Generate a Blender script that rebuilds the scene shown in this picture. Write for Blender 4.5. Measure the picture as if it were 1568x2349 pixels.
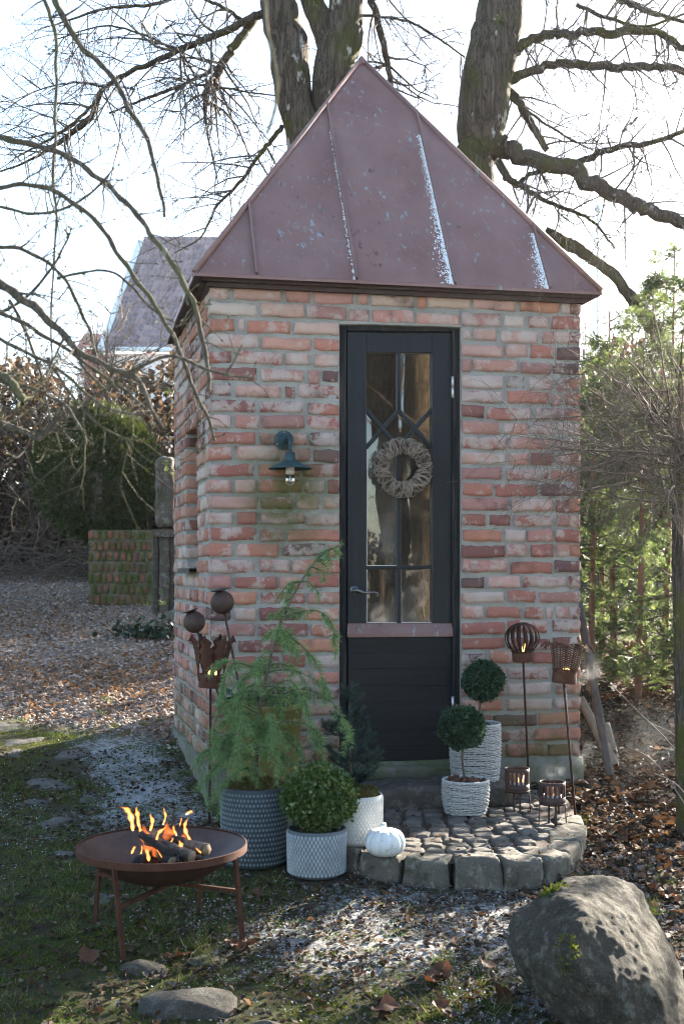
import bpy, bmesh, math, random
import numpy as np
from mathutils import Vector, Matrix, noise, Euler

for _o in list(bpy.data.objects):
    bpy.data.objects.remove(_o, do_unlink=True)
SC = bpy.context.scene
COL = SC.collection
rad = math.radians

# ------------------------------------------------------------------ camera
F, CX, HY, EYE = 2750.0, 784.0, 1310.0, 1.153     # focal length / centre / horizon in units of a 1568 x 2349 frame
cam_d = bpy.data.cameras.new('camera')
cam = bpy.data.objects.new('camera', cam_d)
COL.objects.link(cam)
cam.location = (0, 0, EYE)
cam.rotation_euler = (rad(90), 0, 0)
cam_d.sensor_fit = 'VERTICAL'
cam_d.sensor_height = 36.0
cam_d.sensor_width = 24.0
cam_d.lens = 36.0 * F / 2349.0
cam_d.shift_y = (HY - 1174.5) / 2349.0
cam_d.clip_start = 0.05
cam_d.clip_end = 600
cam_d.dof.use_dof = True
cam_d.dof.focus_distance = 5.6
cam_d.dof.aperture_fstop = 5.6
SC.camera = cam

# ------------------------------------------------------------------ sky, sun, exposure
SUN_AZ, SUN_EL = 38.0, 21.0      # degrees clockwise from the view direction, and above the horizon
wd = bpy.data.worlds.new('World')
SC.world = wd
wd.use_nodes = True
_n = wd.node_tree
_bg = _n.nodes['Background']
_sky = _n.nodes.new('ShaderNodeTexSky')
_sky.sky_type = 'NISHITA'
_sky.sun_disc = False
_sky.sun_elevation = rad(SUN_EL)
_sky.sun_rotation = rad(SUN_AZ)
_sky.air_density = 1.0
_sky.dust_density = 1.0
_sky.ozone_density = 1.0
_n.links.new(_sky.outputs[0], _bg.inputs[0])
_bg.inputs[1].default_value = 0.07
sun_d = bpy.data.lights.new('sun', 'SUN')
sun_d.energy = 5.0
sun_d.angle = rad(0.53)
sun_d.color = (1.0, 0.9, 0.76)
sun = bpy.data.objects.new('sun', sun_d)
COL.objects.link(sun)
_sd = Vector((math.sin(rad(SUN_AZ)) * math.cos(rad(SUN_EL)), math.cos(rad(SUN_AZ)) * math.cos(rad(SUN_EL)), math.sin(rad(SUN_EL))))
sun.rotation_euler = _sd.to_track_quat('Z', 'Y').to_euler()
sun.location = _sd * 40
vs = SC.view_settings
vs.view_transform = 'Standard'
vs.look = 'None'
vs.exposure = 3.05
vs.gamma = 1.0
vs.use_curve_mapping = False
SC.render.engine = 'CYCLES'
cy = SC.cycles
cy.filter_width = 1.05
cy.use_denoising = True
cy.denoiser = 'OPENIMAGEDENOISE'
cy.max_bounces = 7
cy.diffuse_bounces = 3
cy.glossy_bounces = 3
cy.transmission_bounces = 5
cy.transparent_max_bounces = 10
cy.sample_clamp_indirect = 6
cy.caustics_reflective = False
cy.caustics_refractive = False

# ------------------------------------------------------------------ helpers
def P(x, y, D):
    """the point at depth D seen at (x, y) of the measured frame"""
    return Vector(((x - CX) * D / F, D, EYE + (HY - y) * D / F))

_gy = [-12, 1.5, 3.0, 3.9, 5.9, 7.45, 10.0, 13.5, 18.0, 30.0, 60.0, 140.0]
_gz = [-.45, -.21, -.147, -.107, 0.0, .15, .40, .76, 1.41, 2.5, 3.6, 4.5]
def gz(x, y, fine=True):
    """height of the ground"""
    z = float(np.interp(y, _gy, _gz))
    if fine:
        z += .018 * noise.noise((x * 1.3, y * 1.3, 3.1)) + .007 * noise.noise((x * 5, y * 5, 8.2))
    return z
def G(x, y):
    """the ground point seen at (x, y)"""
    k = (y - HY) / F
    D = 4.5
    for _ in range(40):
        D = max(1.0, D * .5 + .5 * (EYE - gz((x - CX) * D / F, D)) / k)
    return Vector(((x - CX) * D / F, D, gz((x - CX) * D / F, D)))

def tag(o, label=None, cat=None, group=None, kind=None):
    if label: o['label'] = label
    if cat: o['category'] = cat
    if group: o['group'] = group
    if kind: o['kind'] = kind
    return o
def parent(o, p):
    o.parent = p
    if p.type == 'EMPTY':
        o.matrix_parent_inverse = Matrix.Translation(-p.location)
def empty(name, loc, label, cat, group=None):
    o = bpy.data.objects.new(name, None)
    COL.objects.link(o)
    o.location = loc
    o.empty_display_size = .1
    return tag(o, label, cat, group)
def link(name, me, p=None):
    o = bpy.data.objects.new(name, me)
    COL.objects.link(o)
    if p is not None: parent(o, p)
    return o
def frame_of(d):
    d = Vector(d).normalized()
    u = d.cross(Vector((0, 0, 1)))
    if u.length < 1e-3: u = d.cross(Vector((0, 1, 0)))
    u.normalize()
    return d, u, d.cross(u).normalized()
def catmull(pts, n):
    """smooth curve through points (any dimension), n steps per span"""
    a = [np.array(p, float) for p in pts]
    a = [2 * a[0] - a[1]] + a + [2 * a[-1] - a[-2]]
    out = []
    for i in range(1, len(a) - 2):
        for k in range(n):
            t = k / n
            out.append(.5 * (2 * a[i] + (a[i + 1] - a[i - 1]) * t + (2 * a[i - 1] - 5 * a[i] + 4 * a[i + 1] - a[i + 2]) * t * t
                             + (3 * a[i] - a[i - 1] - 3 * a[i + 1] + a[i + 2]) * t ** 3))
    out.append(a[-2])
    return out

class MB:
    def __init__(self): self.v, self.f = [], []
    def add(self, vs_, fs):
        b = len(self.v)
        self.v += [tuple(q) for q in vs_]
        self.f += [tuple(i + b for i in q) for q in fs]
        return self
    def box(self, c, dims, m=None):
        hx, hy, hz = dims[0] / 2, dims[1] / 2, dims[2] / 2
        q = [Vector((x, y, z)) for x in (-hx, hx) for y in (-hy, hy) for z in (-hz, hz)]
        if m is not None: q = [m @ p for p in q]
        c = Vector(c)
        return self.add([p + c for p in q], [(0, 1, 3, 2), (4, 6, 7, 5), (0, 4, 5, 1), (2, 3, 7, 6), (0, 2, 6, 4), (1, 5, 7, 3)])
    def tube(self, pts, r, n=6, caps=True, flat=1.0):
        k = len(pts)
        rs = [r] * k if isinstance(r, (int, float)) else list(r)
        P_ = [Vector(p) for p in pts]
        d0, u, w = frame_of(P_[1] - P_[0])
        V = []
        for i, p in enumerate(P_):
            d = (P_[min(i + 1, k - 1)] - P_[max(i - 1, 0)])
            if d.length < 1e-9: d = d0
            d.normalize()
            u = (u - d * u.dot(d))
            if u.length < 1e-6: _, u, _ = frame_of(d)
            u.normalize()
            w = d.cross(u)
            for j in range(n):
                a = 2 * math.pi * j / n
                V.append(p + (u * math.cos(a) + w * math.sin(a) * flat) * rs[i])
        fs = [(i * n + j, i * n + (j + 1) % n, (i + 1) * n + (j + 1) % n, (i + 1) * n + j) for i in range(k - 1) for j in range(n)]
        if caps:
            fs.append(tuple(range(n - 1, -1, -1)))
            fs.append(tuple((k - 1) * n + j for j in range(n)))
        return self.add(V, fs)
    def bar(self, a, b, w, h=None):
        """square bar"""
        a, b = Vector(a), Vector(b)
        d, u, q = frame_of(b - a)
        h = h or w
        V = [p + u * su * w / 2 + q * sq * h / 2 for p in (a, b) for su, sq in ((-1, -1), (1, -1), (1, 1), (-1, 1))]
        return self.add(V, [(0, 1, 5, 4), (1, 2, 6, 5), (2, 3, 7, 6), (3, 0, 4, 7), (3, 2, 1, 0), (4, 5, 6, 7)])
    def lathe(self, prof, n=32, c=(0, 0, 0), m=None, cap0=True, cap1=True, fn=None):
        c = Vector(c)
        V = []
        for i, (r, z) in enumerate(prof):
            for j in range(n):
                a = 2 * math.pi * j / n
                rr = r * (fn(a, i) if fn else 1)
                p = Vector((rr * math.cos(a), rr * math.sin(a), z))
                V.append((m @ p if m is not None else p) + c)
        k = len(prof)
        fs = [(i * n + j, i * n + (j + 1) % n, (i + 1) * n + (j + 1) % n, (i + 1) * n + j) for i in range(k - 1) for j in range(n)]
        if cap0: fs.append(tuple(range(n - 1, -1, -1)))
        if cap1: fs.append(tuple((k - 1) * n + j for j in range(n)))
        return self.add(V, fs)
    def prism(self, poly, off):
        """polygon of 3-D points extruded by off"""
        n = len(poly)
        off = Vector(off)
        V = [Vector(p) for p in poly] + [Vector(p) + off for p in poly]
        return self.add(V, [tuple(range(n - 1, -1, -1)), tuple(range(n, 2 * n))] + [(i, (i + 1) % n, n + (i + 1) % n, n + i) for i in range(n)])
    def mesh(self, name, mat, smooth=True):
        me = bpy.data.meshes.new(name)
        me.from_pydata(self.v, [], self.f)
        if smooth: me.polygons.foreach_set('use_smooth', [True] * len(me.polygons))
        me.materials.append(mat)
        me.update()
        return me
    def build(self, name, mat, p=None, smooth=True, bevel=0, auto=None):
        o = link(name, self.mesh(name, mat, smooth), p)
        if auto is not None:
            bm = bmesh.new(); bm.from_mesh(o.data)
            bmesh.ops.recalc_face_normals(bm, faces=bm.faces)
            for e in bm.edges:
                if len(e.link_faces) == 2 and e.calc_face_angle(0) > rad(auto): e.smooth = False
            bm.to_mesh(o.data); bm.free()
        if bevel:
            md = o.modifiers.new('bevel', 'BEVEL'); md.width = bevel; md.segments = 2; md.limit_method = 'ANGLE'
        return o

def np_mesh(name, V, Fc, mat, smooth=False):
    """V (n,3), Fc (m,k) arrays"""
    me = bpy.data.meshes.new(name)
    V = np.asarray(V, np.float32); Fc = np.asarray(Fc, np.int32)
    k = Fc.shape[1]
    me.vertices.add(len(V)); me.vertices.foreach_set('co', V.ravel())
    me.loops.add(Fc.size); me.loops.foreach_set('vertex_index', Fc.ravel())
    me.polygons.add(len(Fc))
    me.polygons.foreach_set('loop_start', np.arange(0, Fc.size, k, dtype=np.int32))
    if smooth: me.polygons.foreach_set('use_smooth', np.ones(len(Fc), bool))
    me.materials.append(mat)
    me.update(calc_edges=True)
    return me
def rot_frames(ax, rs):
    """random orthonormal frames (n,3,3): rows u, v, w where v = ax (n,3)"""
    v = ax / np.maximum(np.linalg.norm(ax, axis=1, keepdims=True), 1e-9)
    r = rs.normal(size=v.shape)
    u = np.cross(v, r); u /= np.maximum(np.linalg.norm(u, axis=1, keepdims=True), 1e-9)
    return np.stack([u, v, np.cross(u, v)], 1)
def instance(shape_v, shape_f, pos, frames, scale):
    """many small copies of one shape baked into one vertex array"""
    sv = np.asarray(shape_v, float); sf = np.asarray(shape_f, int)
    sc = np.asarray(scale, float)
    if sc.ndim == 1: sc = sc[:, None]
    V = np.einsum('kj,njc->nkc', sv, frames) * sc[:, None, :] if sc.shape[1] == 1 else np.einsum('nkj,njc->nkc', sv[None] * sc[:, None, :], frames)
    V = V + np.asarray(pos)[:, None, :]
    n, k = V.shape[0], V.shape[1]
    Fc = sf[None] + (np.arange(n) * k)[:, None, None]
    return V.reshape(-1, 3), Fc.reshape(-1, sf.shape[1])
def join_np(parts):
    Vs, Fs, b = [], [], 0
    for V, Fc in parts:
        Vs.append(V); Fs.append(Fc + b); b += len(V)
    return np.concatenate(Vs), np.concatenate(Fs)

def rock_box(half, n=(6, 3, 3), r=.006, rough=.003, freq=25., seed=0.0, low=0.0):
    """rounded, uneven block"""
    hx, hy, hz = half
    nx, ny, nz = n
    idx, V, Fc = {}, [], []
    def vid(i, j, k):
        key = (i, j, k)
        if key not in idx:
            p = Vector(((2 * i / nx - 1) * hx, (2 * j / ny - 1) * hy, (2 * k / nz - 1) * hz))
            q = Vector((max(-hx + r, min(hx - r, p.x)), max(-hy + r, min(hy - r, p.y)), max(-hz + r, min(hz - r, p.z))))
            d = p - q
            if d.length > 1e-9: q = q + d.normalized() * r
            w = noise.noise_vector(q * freq + Vector((seed, seed * 1.7, seed * .3)))
            q = q + w * rough
            if low: q = q + noise.noise_vector(q * (freq * .22) + Vector((seed * 2.1, seed, 5))) * low
            idx[key] = len(V); V.append(q)
        return idx[key]
    for i in range(nx):
        for j in range(ny):
            Fc.append((vid(i, j, 0), vid(i, j + 1, 0), vid(i + 1, j + 1, 0), vid(i + 1, j, 0)))
            Fc.append((vid(i, j, nz), vid(i + 1, j, nz), vid(i + 1, j + 1, nz), vid(i, j + 1, nz)))
        for k in range(nz):
            Fc.append((vid(i, 0, k), vid(i + 1, 0, k), vid(i + 1, 0, k + 1), vid(i, 0, k + 1)))
            Fc.append((vid(i, ny, k), vid(i, ny, k + 1), vid(i + 1, ny, k + 1), vid(i + 1, ny, k)))
    for j in range(ny):
        for k in range(nz):
            Fc.append((vid(0, j, k), vid(0, j, k + 1), vid(0, j + 1, k + 1), vid(0, j + 1, k)))
            Fc.append((vid(nx, j, k), vid(nx, j + 1, k), vid(nx, j + 1, k + 1), vid(nx, j, k + 1)))
    return V, Fc
def blob(c, half, seed, rough=.12, sub=3, freq=1.6, flat_bottom=None, cuts=0):
    """boulder: displaced icosphere with a few planed faces"""
    bm = bmesh.new()
    bmesh.ops.create_icosphere(bm, subdivisions=sub, radius=1)
    rnd = random.Random(seed)
    pl = []
    for _ in range(cuts):
        d = Vector((rnd.gauss(0, 1), rnd.gauss(0, 1), abs(rnd.gauss(0, .8)))).normalized()
        pl.append((d, rnd.uniform(.66, .86)))
    for v in bm.verts:
        p = v.co.copy()
        for d, h in pl:
            e = p.dot(d) - h
            if e > 0: p -= d * e * .9
        p *= 1 + rough * noise.noise(p * freq + Vector((seed, 0, 0))) + rough * .35 * noise.noise(p * freq * 3.1 + Vector((seed, 4, 0))) + rough * .12 * noise.noise(p * freq * 9 + Vector((seed, 4, 0)))
        v.co = Vector((p.x * half[0], p.y * half[1], p.z * half[2])) + Vector(c)
    V = [v.co.copy() for v in bm.verts]
    Fc = [tuple(v.index for v in f.verts) for f in bm.faces]
    bm.free()
    return V, Fc

# ------------------------------------------------------------------ material helpers
class NT:
    def __init__(self, name):
        self.m = bpy.data.materials.new(name)
        self.m.use_nodes = True
        self.t = self.m.node_tree
        self.b = self.t.nodes['Principled BSDF']
        self.out = self.t.nodes['Material Output']
        self.tc = self.t.nodes.new('ShaderNodeTexCoord')
        self.geo = self.t.nodes.new('ShaderNodeNewGeometry')
    def n(self, typ, ins=None, **props):
        nd = self.t.nodes.new('ShaderNode' + typ)
        for k, v in props.items(): setattr(nd, k, v)
        for k, v in (ins or {}).items(): self.set(nd.inputs[k], v)
        return nd
    def set(self, sock, v):
        if isinstance(v, bpy.types.NodeSocket): self.t.links.new(v, sock)
        elif isinstance(v, (tuple, list)) and sock.type == 'RGBA' and len(v) == 3: sock.default_value = (*v, 1)
        else: sock.default_value = v
    def obj(self): return self.tc.outputs['Object']
    def pos(self): return self.geo.outputs['Position']
    def map(self, vec, scale=(1, 1, 1), loc=(0, 0, 0), rot=(0, 0, 0)):
        return self.n('Mapping', {'Vector': vec, 'Scale': scale, 'Location': loc, 'Rotation': rot}).outputs[0]
    def noise(self, vec, scale, detail=4, rough=.6, dist=0, out=0):
        return self.n('TexNoise', {'Vector': vec, 'Scale': scale, 'Detail': detail, 'Roughness': rough, 'Distortion': dist}).outputs[out]
    def vor(self, vec, scale, feature='F1', out='Distance', rnd=1):
        return self.n('TexVoronoi', {'Vector': vec, 'Scale': scale, 'Randomness': rnd}, feature=feature).outputs[out]
    def ramp(self, fac, stops, interp='LINEAR'):
        r = self.n('ValToRGB', {'Fac': fac})
        r.color_ramp.interpolation = interp
        el = r.color_ramp.elements
        while len(el) < len(stops): el.new(.5)
        for e, (p, c) in zip(el, stops):
            e.position = p
            e.color = (c, c, c, 1) if isinstance(c, (int, float)) else (*c, 1)
        return r.outputs[0]
    def mix(self, fac, a, b, mode='MIX'):
        nd = self.n('Mix', data_type='RGBA', blend_type=mode)
        self.set(nd.inputs[0], fac); self.set(nd.inputs[6], a); self.set(nd.inputs[7], b)
        return nd.outputs[2]
    def math(self, op, a, b=0.0, c=0.0, clamp=False):
        nd = self.n('Math', operation=op, use_clamp=clamp)
        self.set(nd.inputs[0], a); self.set(nd.inputs[1], b); self.set(nd.inputs[2], c)
        return nd.outputs[0]
    def maprange(self, v, a, b, c=0., d=1.):
        return self.n('MapRange', {'Value': v, 'From Min': a, 'From Max': b, 'To Min': c, 'To Max': d}).outputs[0]
    def bump(self, h, strength=.5, dist=.01, normal=None):
        ins = {'Height': h, 'Strength': strength, 'Distance': dist}
        if normal is not None: ins['Normal'] = normal
        return self.n('Bump', ins).outputs[0]
    def fin(self, col, rough=.8, normal=None, metal=0.0, spec=None):
        self.set(self.b.inputs['Base Color'], col)
        self.set(self.b.inputs['Roughness'], rough)
        self.set(self.b.inputs['Metallic'], metal)
        if spec is not None: self.set(self.b.inputs['Specular IOR Level'], spec)
        if normal is not None: self.set(self.b.inputs['Normal'], normal)
        return self.m
    def sep(self, v, i): return self.n('SeparateXYZ', {0: v}).outputs[i]
    def rnd(self): return self.geo.outputs['Random Per Island']
    def oi(self, k): return self.n('ObjectInfo').outputs[k]
    def attr(self, name): return self.n('Attribute', attribute_name=name).outputs['Fac']
M = {}

# ------------------------------------------------------------------ materials
def simple(name, c1, c2, scale=20, rough=.8, bump=.3, bdist=.004, metal=0., detail=6, spec=None, c3=None, s3=60):
    t = NT(name)
    f = t.noise(t.pos(), scale, detail)
    col = t.mix(t.ramp(f, [(.35, 0), (.65, 1)]), c1, c2)
    if c3: col = t.mix(t.ramp(t.noise(t.pos(), s3, 5), [(.56, 0), (.64, 1)]), col, c3)
    nm = t.bump(t.noise(t.pos(), scale * 4, 5), bump, bdist) if bump else None
    M[name] = t.fin(col, rough, nm, metal, spec)
    return M[name]

def mk_brick(name, island):
    t = NT(name)
    if island:
        base = t.ramp(t.rnd(), [(0, (.36, .15, .09)), (.2, (.40, .21, .15)), (.4, (.2, .08, .06)), (.55, (.42, .19, .12)), (.7, (.13, .07, .065)), (.8, (.46, .33, .25)), (1, (.42, .25, .2))], 'CONSTANT')
        vec = t.pos()
    else:
        base = t.oi('Color')
        vec = t.n('VectorMath', {0: t.pos(), 1: t.n('Combine' + 'XYZ', {0: t.math('MULTIPLY', t.oi('Random'), 40.)}).outputs[0]}, operation='ADD').outputs[0]
    hue = t.noise(vec, 9, 3)
    col = t.mix(t.ramp(hue, [(.3, 0), (.7, .6)]), base, t.mix(.5, base, (.20, .075, .055)))
    col = t.mix(t.ramp(t.noise(vec, 26, 5, .7), [(.5, 0), (.75, .5)]), col, t.mix(.5, base, (.46, .24, .14)))
    # lime and mortar smear, in ragged patches
    sm = t.math('ADD', t.noise(vec, 11, 6, .72), t.math('MULTIPLY', t.math('SUBTRACT', t.noise(t.pos(), 1.3, 2), .5), .35))
    sm = t.math('ADD', sm, t.math('MULTIPLY', t.math('SUBTRACT', t.rnd() if island else t.oi('Random'), .55), .22))
    smf = t.ramp(sm, [(.49, 0), (.545, .55), (.7, .85)])
    col = t.mix(smf, col, (.45, .375, .335))
    # soot / dark burnt patches
    col = t.mix(t.ramp(t.noise(vec, 4.5, 5, .65), [(.57, 0), (.70, .75)]), col, (.065, .045, .043))
    col = t.mix(t.ramp(t.noise(vec, 160, 3), [(.62, 0), (.72, .6)]), col, (.10, .07, .06))
    col = t.n('HueSaturation', {'Saturation': .92, 'Value': .93, 'Color': col}).outputs[0]
    # algae: near the ground and in the run-off below the lamp
    zz = t.sep(t.pos(), 2)
    al = t.math('MULTIPLY', t.maprange(zz, .62, .2), t.ramp(t.noise(t.pos(), 7, 5), [(.33, 0), (.6, .85)]))
    dl = t.n('VectorMath', {0: t.map(t.pos(), (1, 1, .8), (0, 0, 0)), 1: (-.27, 5.97, 1.225)}, operation='DISTANCE').outputs['Value']
    la = t.math('MULTIPLY', t.maprange(dl, .30, .08), t.ramp(t.noise(t.pos(), 10, 5), [(.3, .15), (.52, .95)]))
    col = t.mix(t.math('MAXIMUM', al, la), col, (.085, .085, .03))
    b1 = t.noise(vec, 75, 6, .75); b2 = t.noise(vec, 220, 3)
    hgt = t.math('ADD', t.math('ADD', b1, t.math('MULTIPLY', b2, .35)), t.math('MULTIPLY', smf, .35))
    M[name] = t.fin(col, .92, t.bump(hgt, .6, .006), spec=.2)
mk_brick('brick', False); mk_brick('brick_far', True)
t = NT('brick_mossy')
c = t.mix(t.ramp(t.noise(t.pos(), 12, 5), [(.35, 0), (.65, .6)]), t.oi('Color'), (.07, .04, .03))
c = t.mix(t.ramp(t.noise(t.pos(), 5, 5, .7), [(.44, 0), (.58, .85)]), c, (.055, .065, .02))
M['brick_mossy'] = t.fin(c, .95, t.bump(t.noise(t.pos(), 60, 5), .6, .006), spec=.15)
t = NT('mortar_mossy')
c = t.mix(t.ramp(t.noise(t.pos(), 6, 5, .7), [(.38, 0), (.6, 1)]), (.12, .115, .10), (.05, .06, .02))
M['mortar_mossy'] = t.fin(c, .95, t.bump(t.noise(t.pos(), 50, 5), .6, .006), spec=.15)

t = NT('mortar')
c = t.mix(t.ramp(t.noise(t.pos(), 6, 5), [(.3, 0), (.7, 1)]), (.26, .255, .235), (.39, .38, .345))
c = t.mix(t.ramp(t.noise(t.pos(), 90, 4), [(.55, 0), (.7, .5)]), c, (.20, .19, .175))
zz = t.sep(t.pos(), 2)
al = t.math('MULTIPLY', t.maprange(zz, .75, .15), t.ramp(t.noise(t.pos(), 6, 5), [(.35, 0), (.65, .85)]))
dl = t.n('VectorMath', {0: t.map(t.pos(), (1, 1, .8)), 1: (-.27, 5.97, 1.225)}, operation='DISTANCE').outputs['Value']
la = t.math('MULTIPLY', t.maprange(dl, .38, .06), t.ramp(t.noise(t.pos(), 8, 5), [(.3, .1), (.52, .9)]))
c = t.mix(t.math('MAXIMUM', al, la), c, (.115, .125, .055))
h = t.math('ADD', t.noise(t.pos(), 40, 6, .75), t.math('MULTIPLY', t.noise(t.pos(), 260, 3), .5))
M['mortar'] = t.fin(c, .95, t.bump(h, .9, .014), spec=.15)

t = NT('plinth')
c = t.mix(t.ramp(t.noise(t.pos(), 5, 6), [(.35, 0), (.65, 1)]), (.12, .115, .10), (.19, .18, .155))
c = t.mix(t.ramp(t.noise(t.pos(), 4, 6, .7), [(.44, 0), (.6, .85)]), c, (.07, .08, .034))
c = t.mix(t.ramp(t.noise(t.pos(), 14, 6, .7), [(.6, 0), (.7, .7)]), c, (.12, .105, .09))
M['plinth'] = t.fin(c, .95, t.bump(t.noise(t.pos(), 50, 6, .7), .5, .006), spec=.15)

def mk_copper(name, dark):
    t = NT(name)
    v = t.obj()
    c = t.mix(t.ramp(t.noise(v, 3.5, 6, .65), [(.3, 0), (.7, 1)]), (.130, .060, .050), (.205, .115, .102))
    c = t.mix(t.ramp(t.noise(v, 14, 5), [(.5, 0), (.75, .5)]), c, (.115, .06, .055))
    c = t.mix(t.ramp(t.noise(v, 420, 2), [(.5, 0), (.75, .35)]), c, (.30, .23, .23))
    st = t.noise(t.map(v, (34, 34, 2.2)), 1.0, 5, .62)
    blot = t.noise(v, 3.2, 4, .6)
    big = t.ramp(t.noise(t.map(v, (3, 3, 1.1)), 1.0, 4, .6), [(.35, 0), (.65, .55)])
    c = t.mix(big, c, (.23, .148, .14))
    ver = t.math('MULTIPLY', t.ramp(st, [(.58, 0), (.68, 1)]), t.ramp(blot, [(.48, 0), (.60, .8)]))
    sp = t.math('MULTIPLY', t.ramp(t.noise(v, 17, 3, .7), [(.70, 0), (.73, .6)]), t.ramp(t.noise(v, 95, 2), [(.4, 0), (.55, 1)]))
    drip = t.math('MULTIPLY', t.ramp(t.noise(t.map(v, (24, 24, 1.6), (3, 1, 7)), 1.0, 4), [(.62, 0), (.70, .55)]), t.ramp(t.noise(v, 2.3, 3), [(.45, 0), (.6, 1)]))
    c = t.mix(t.math('MULTIPLY', drip, 1.5, clamp=True), c, (.07, .032, .03))
    c = t.mix(t.math('MAXIMUM', ver, sp), c, (.20, .31, .335))
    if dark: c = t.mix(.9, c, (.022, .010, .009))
    nm = t.bump(t.math('ADD', t.noise(v, 2.5, 3), t.math('MULTIPLY', t.noise(v, 300, 2), .02)), .25, .02)
    M[name] = t.fin(c, t.maprange(t.noise(v, 9, 4), .3, .7, .45, .62), nm, .2, .4)
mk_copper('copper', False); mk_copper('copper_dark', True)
M['frost'] = simple('frost', (.82, .86, .92), (.7, .76, .84), 60, .6, .4)

t = NT('black_paint')
v = t.pos()
gr = t.noise(t.map(v, (60, 60, 3)), 1.0, 5)
c = t.mix(t.ramp(gr, [(.35, 0), (.7, 1)]), (.006, .009, .012), (.013, .018, .023))
c = t.mix(t.ramp(t.noise(t.map(v, (45, 45, 9)), 1.0, 6, .75), [(.68, 0), (.72, .6)]), c, (.11, .105, .10))
M['black_paint'] = t.fin(c, t.maprange(gr, .3, .7, .4, .55), t.bump(gr, .25, .003), spec=.22)
t = NT('black_boards')
gr = t.noise(t.map(t.pos(), (3, 3, 70)), 1.0, 5)
c = t.mix(t.ramp(gr, [(.35, 0), (.7, 1)]), (.005, .007, .009), (.011, .014, .018))
c = t.mix(t.ramp(t.noise(t.map(t.pos(), (12, 12, 40)), 1.0, 6, .75), [(.7, 0), (.73, .5)]), c, (.12, .115, .11))
M['black_boards'] = t.fin(c, .5, t.bump(gr, .3, .003), spec=.2)
t = NT('frame_paint')
gr = t.noise(t.map(t.pos(), (70, 70, 3)), 1.0, 6, .7)
c = t.mix(t.ramp(gr, [(.5, 0), (.72, .8)]), (.008, .010, .012), (.075, .062, .055))
M['frame_paint'] = t.fin(c, .75, t.bump(gr, .7, .006), spec=.2)

def mk_glass(name, dust):
    t = NT(name)
    tr = t.n('BsdfTransparent', {'Color': (.93, .96, .95)}).outputs[0]
    wav = t.bump(t.noise(t.map(t.pos(), (1, 1, .6)), 6, 2), .004, .01)
    gl = t.n('BsdfGlossy', {'Color': (1, 1, 1), 'Roughness': .004, 'Normal': wav}).outputs[0]
    fr = t.n('Fresnel', {'IOR': 1.52}).outputs[0]
    fr = t.math('MULTIPLY', fr, 2.6, clamp=True)
    s = t.n('MixShader', {0: fr, 1: tr, 2: gl}).outputs[0]
    if dust:
        d = t.math('MULTIPLY', t.ramp(t.noise(t.pos(), 5, 6, .7), [(.38, .02), (.7, dust)]), t.ramp(t.noise(t.pos(), 240, 3), [(.35, .55), (.6, 1)]))
        df = t.n('BsdfDiffuse', {'Color': (.62, .6, .55)}).outputs[0]
        tl = t.n('BsdfTranslucent', {'Color': (.62, .6, .55)}).outputs[0]
        dd = t.n('MixShader', {0: .5, 1: df, 2: tl}).outputs[0]
        s = t.n('MixShader', {0: d, 1: s, 2: dd}).outputs[0]
    t.set(t.out.inputs[0], s)
    M[name] = t.m
mk_glass('glass', .04); mk_glass('glass_dusty', .42); mk_glass('bulb_glass', 0)

def mk_rust(name, a, b, c3, rough=.75, metal=.2, sc=18):
    t = NT(name)
    c = t.mix(t.ramp(t.noise(t.pos(), sc, 6, .7), [(.35, 0), (.65, 1)]), a, b)
    c = t.mix(t.ramp(t.noise(t.pos(), sc * 6, 4), [(.58, 0), (.7, .7)]), c, c3)
    M[name] = t.fin(c, rough, t.bump(t.noise(t.pos(), 260, 4), .4, .002), metal, .2)
mk_rust('rust', (.050, .021, .014), (.080, .034, .020), (.030, .015, .012), .88, 0.)
mk_rust('rust_dark', (.032, .016, .013), (.05, .025, .018), (.07, .032, .019), .85, 0.)
mk_rust('iron_brown', (.048, .030, .026), (.068, .044, .038), (.035, .022, .018), .6)
mk_rust('bowl_inside', (.060, .038, .032), (.095, .062, .052), (.042, .028, .023), .45, .35, 9)
mk_rust('verdigris', (.018, .032, .037), (.05, .095, .10), (.02, .022, .022), .65, .3, 28)
mk_rust('pewter', (.10, .10, .10), (.2, .2, .2), (.05, .05, .05), .35, .9, 30)
simple('steel', (.62, .64, .66), (.5, .52, .54), 40, .35, 0, metal=.9)
simple('ceramic', (.5, .48, .44), (.42, .4, .37), 30, .4, 0)
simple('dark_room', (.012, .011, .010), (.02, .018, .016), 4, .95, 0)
simple('tin', (.55, .55, .56), (.4, .4, .42), 60, .4, 0, metal=.8)
simple('candle_shell', (.35, .16, .09), (.28, .12, .07), 60, .6, 0)

def mk_emit(name, stops, strength, alpha=None, axis=2):
    t = NT(name)
    z = t.sep(t.tc.outputs['Generated'], axis)
    c = t.ramp(t.math('ADD', z, t.math('MULTIPLY', t.math('SUBTRACT', t.noise(t.pos(), 45, 3), .5), .35)), stops)
    e = t.n('Emission', {'Color': c, 'Strength': strength}).outputs[0]
    if alpha:
        tr = t.n('BsdfTransparent').outputs[0]
        a = t.ramp(t.math('ADD', t.math('MULTIPLY', t.noise(t.map(t.pos(), (1, 1, .45)), 70, 3), .8), t.math('MULTIPLY', z, .22)), [(.34, alpha[0]), (.72, alpha[1])])
        e = t.n('MixShader', {0: a, 1: e, 2: tr}).outputs[0]
    t.set(t.out.inputs[0], e)
    M[name] = t.m
mk_emit('flame_old', [(0, (1, .52, .12)), (.35, (1, .36, .05)), (.8, (1, .20, .02)), (1, (.8, .10, .01))], .34, (.10, .8))
mk_emit('flame_small', [(0, (1, .50, .10)), (.6, (1, .68, .22)), (1, (1, .45, .08))], .6)
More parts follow.
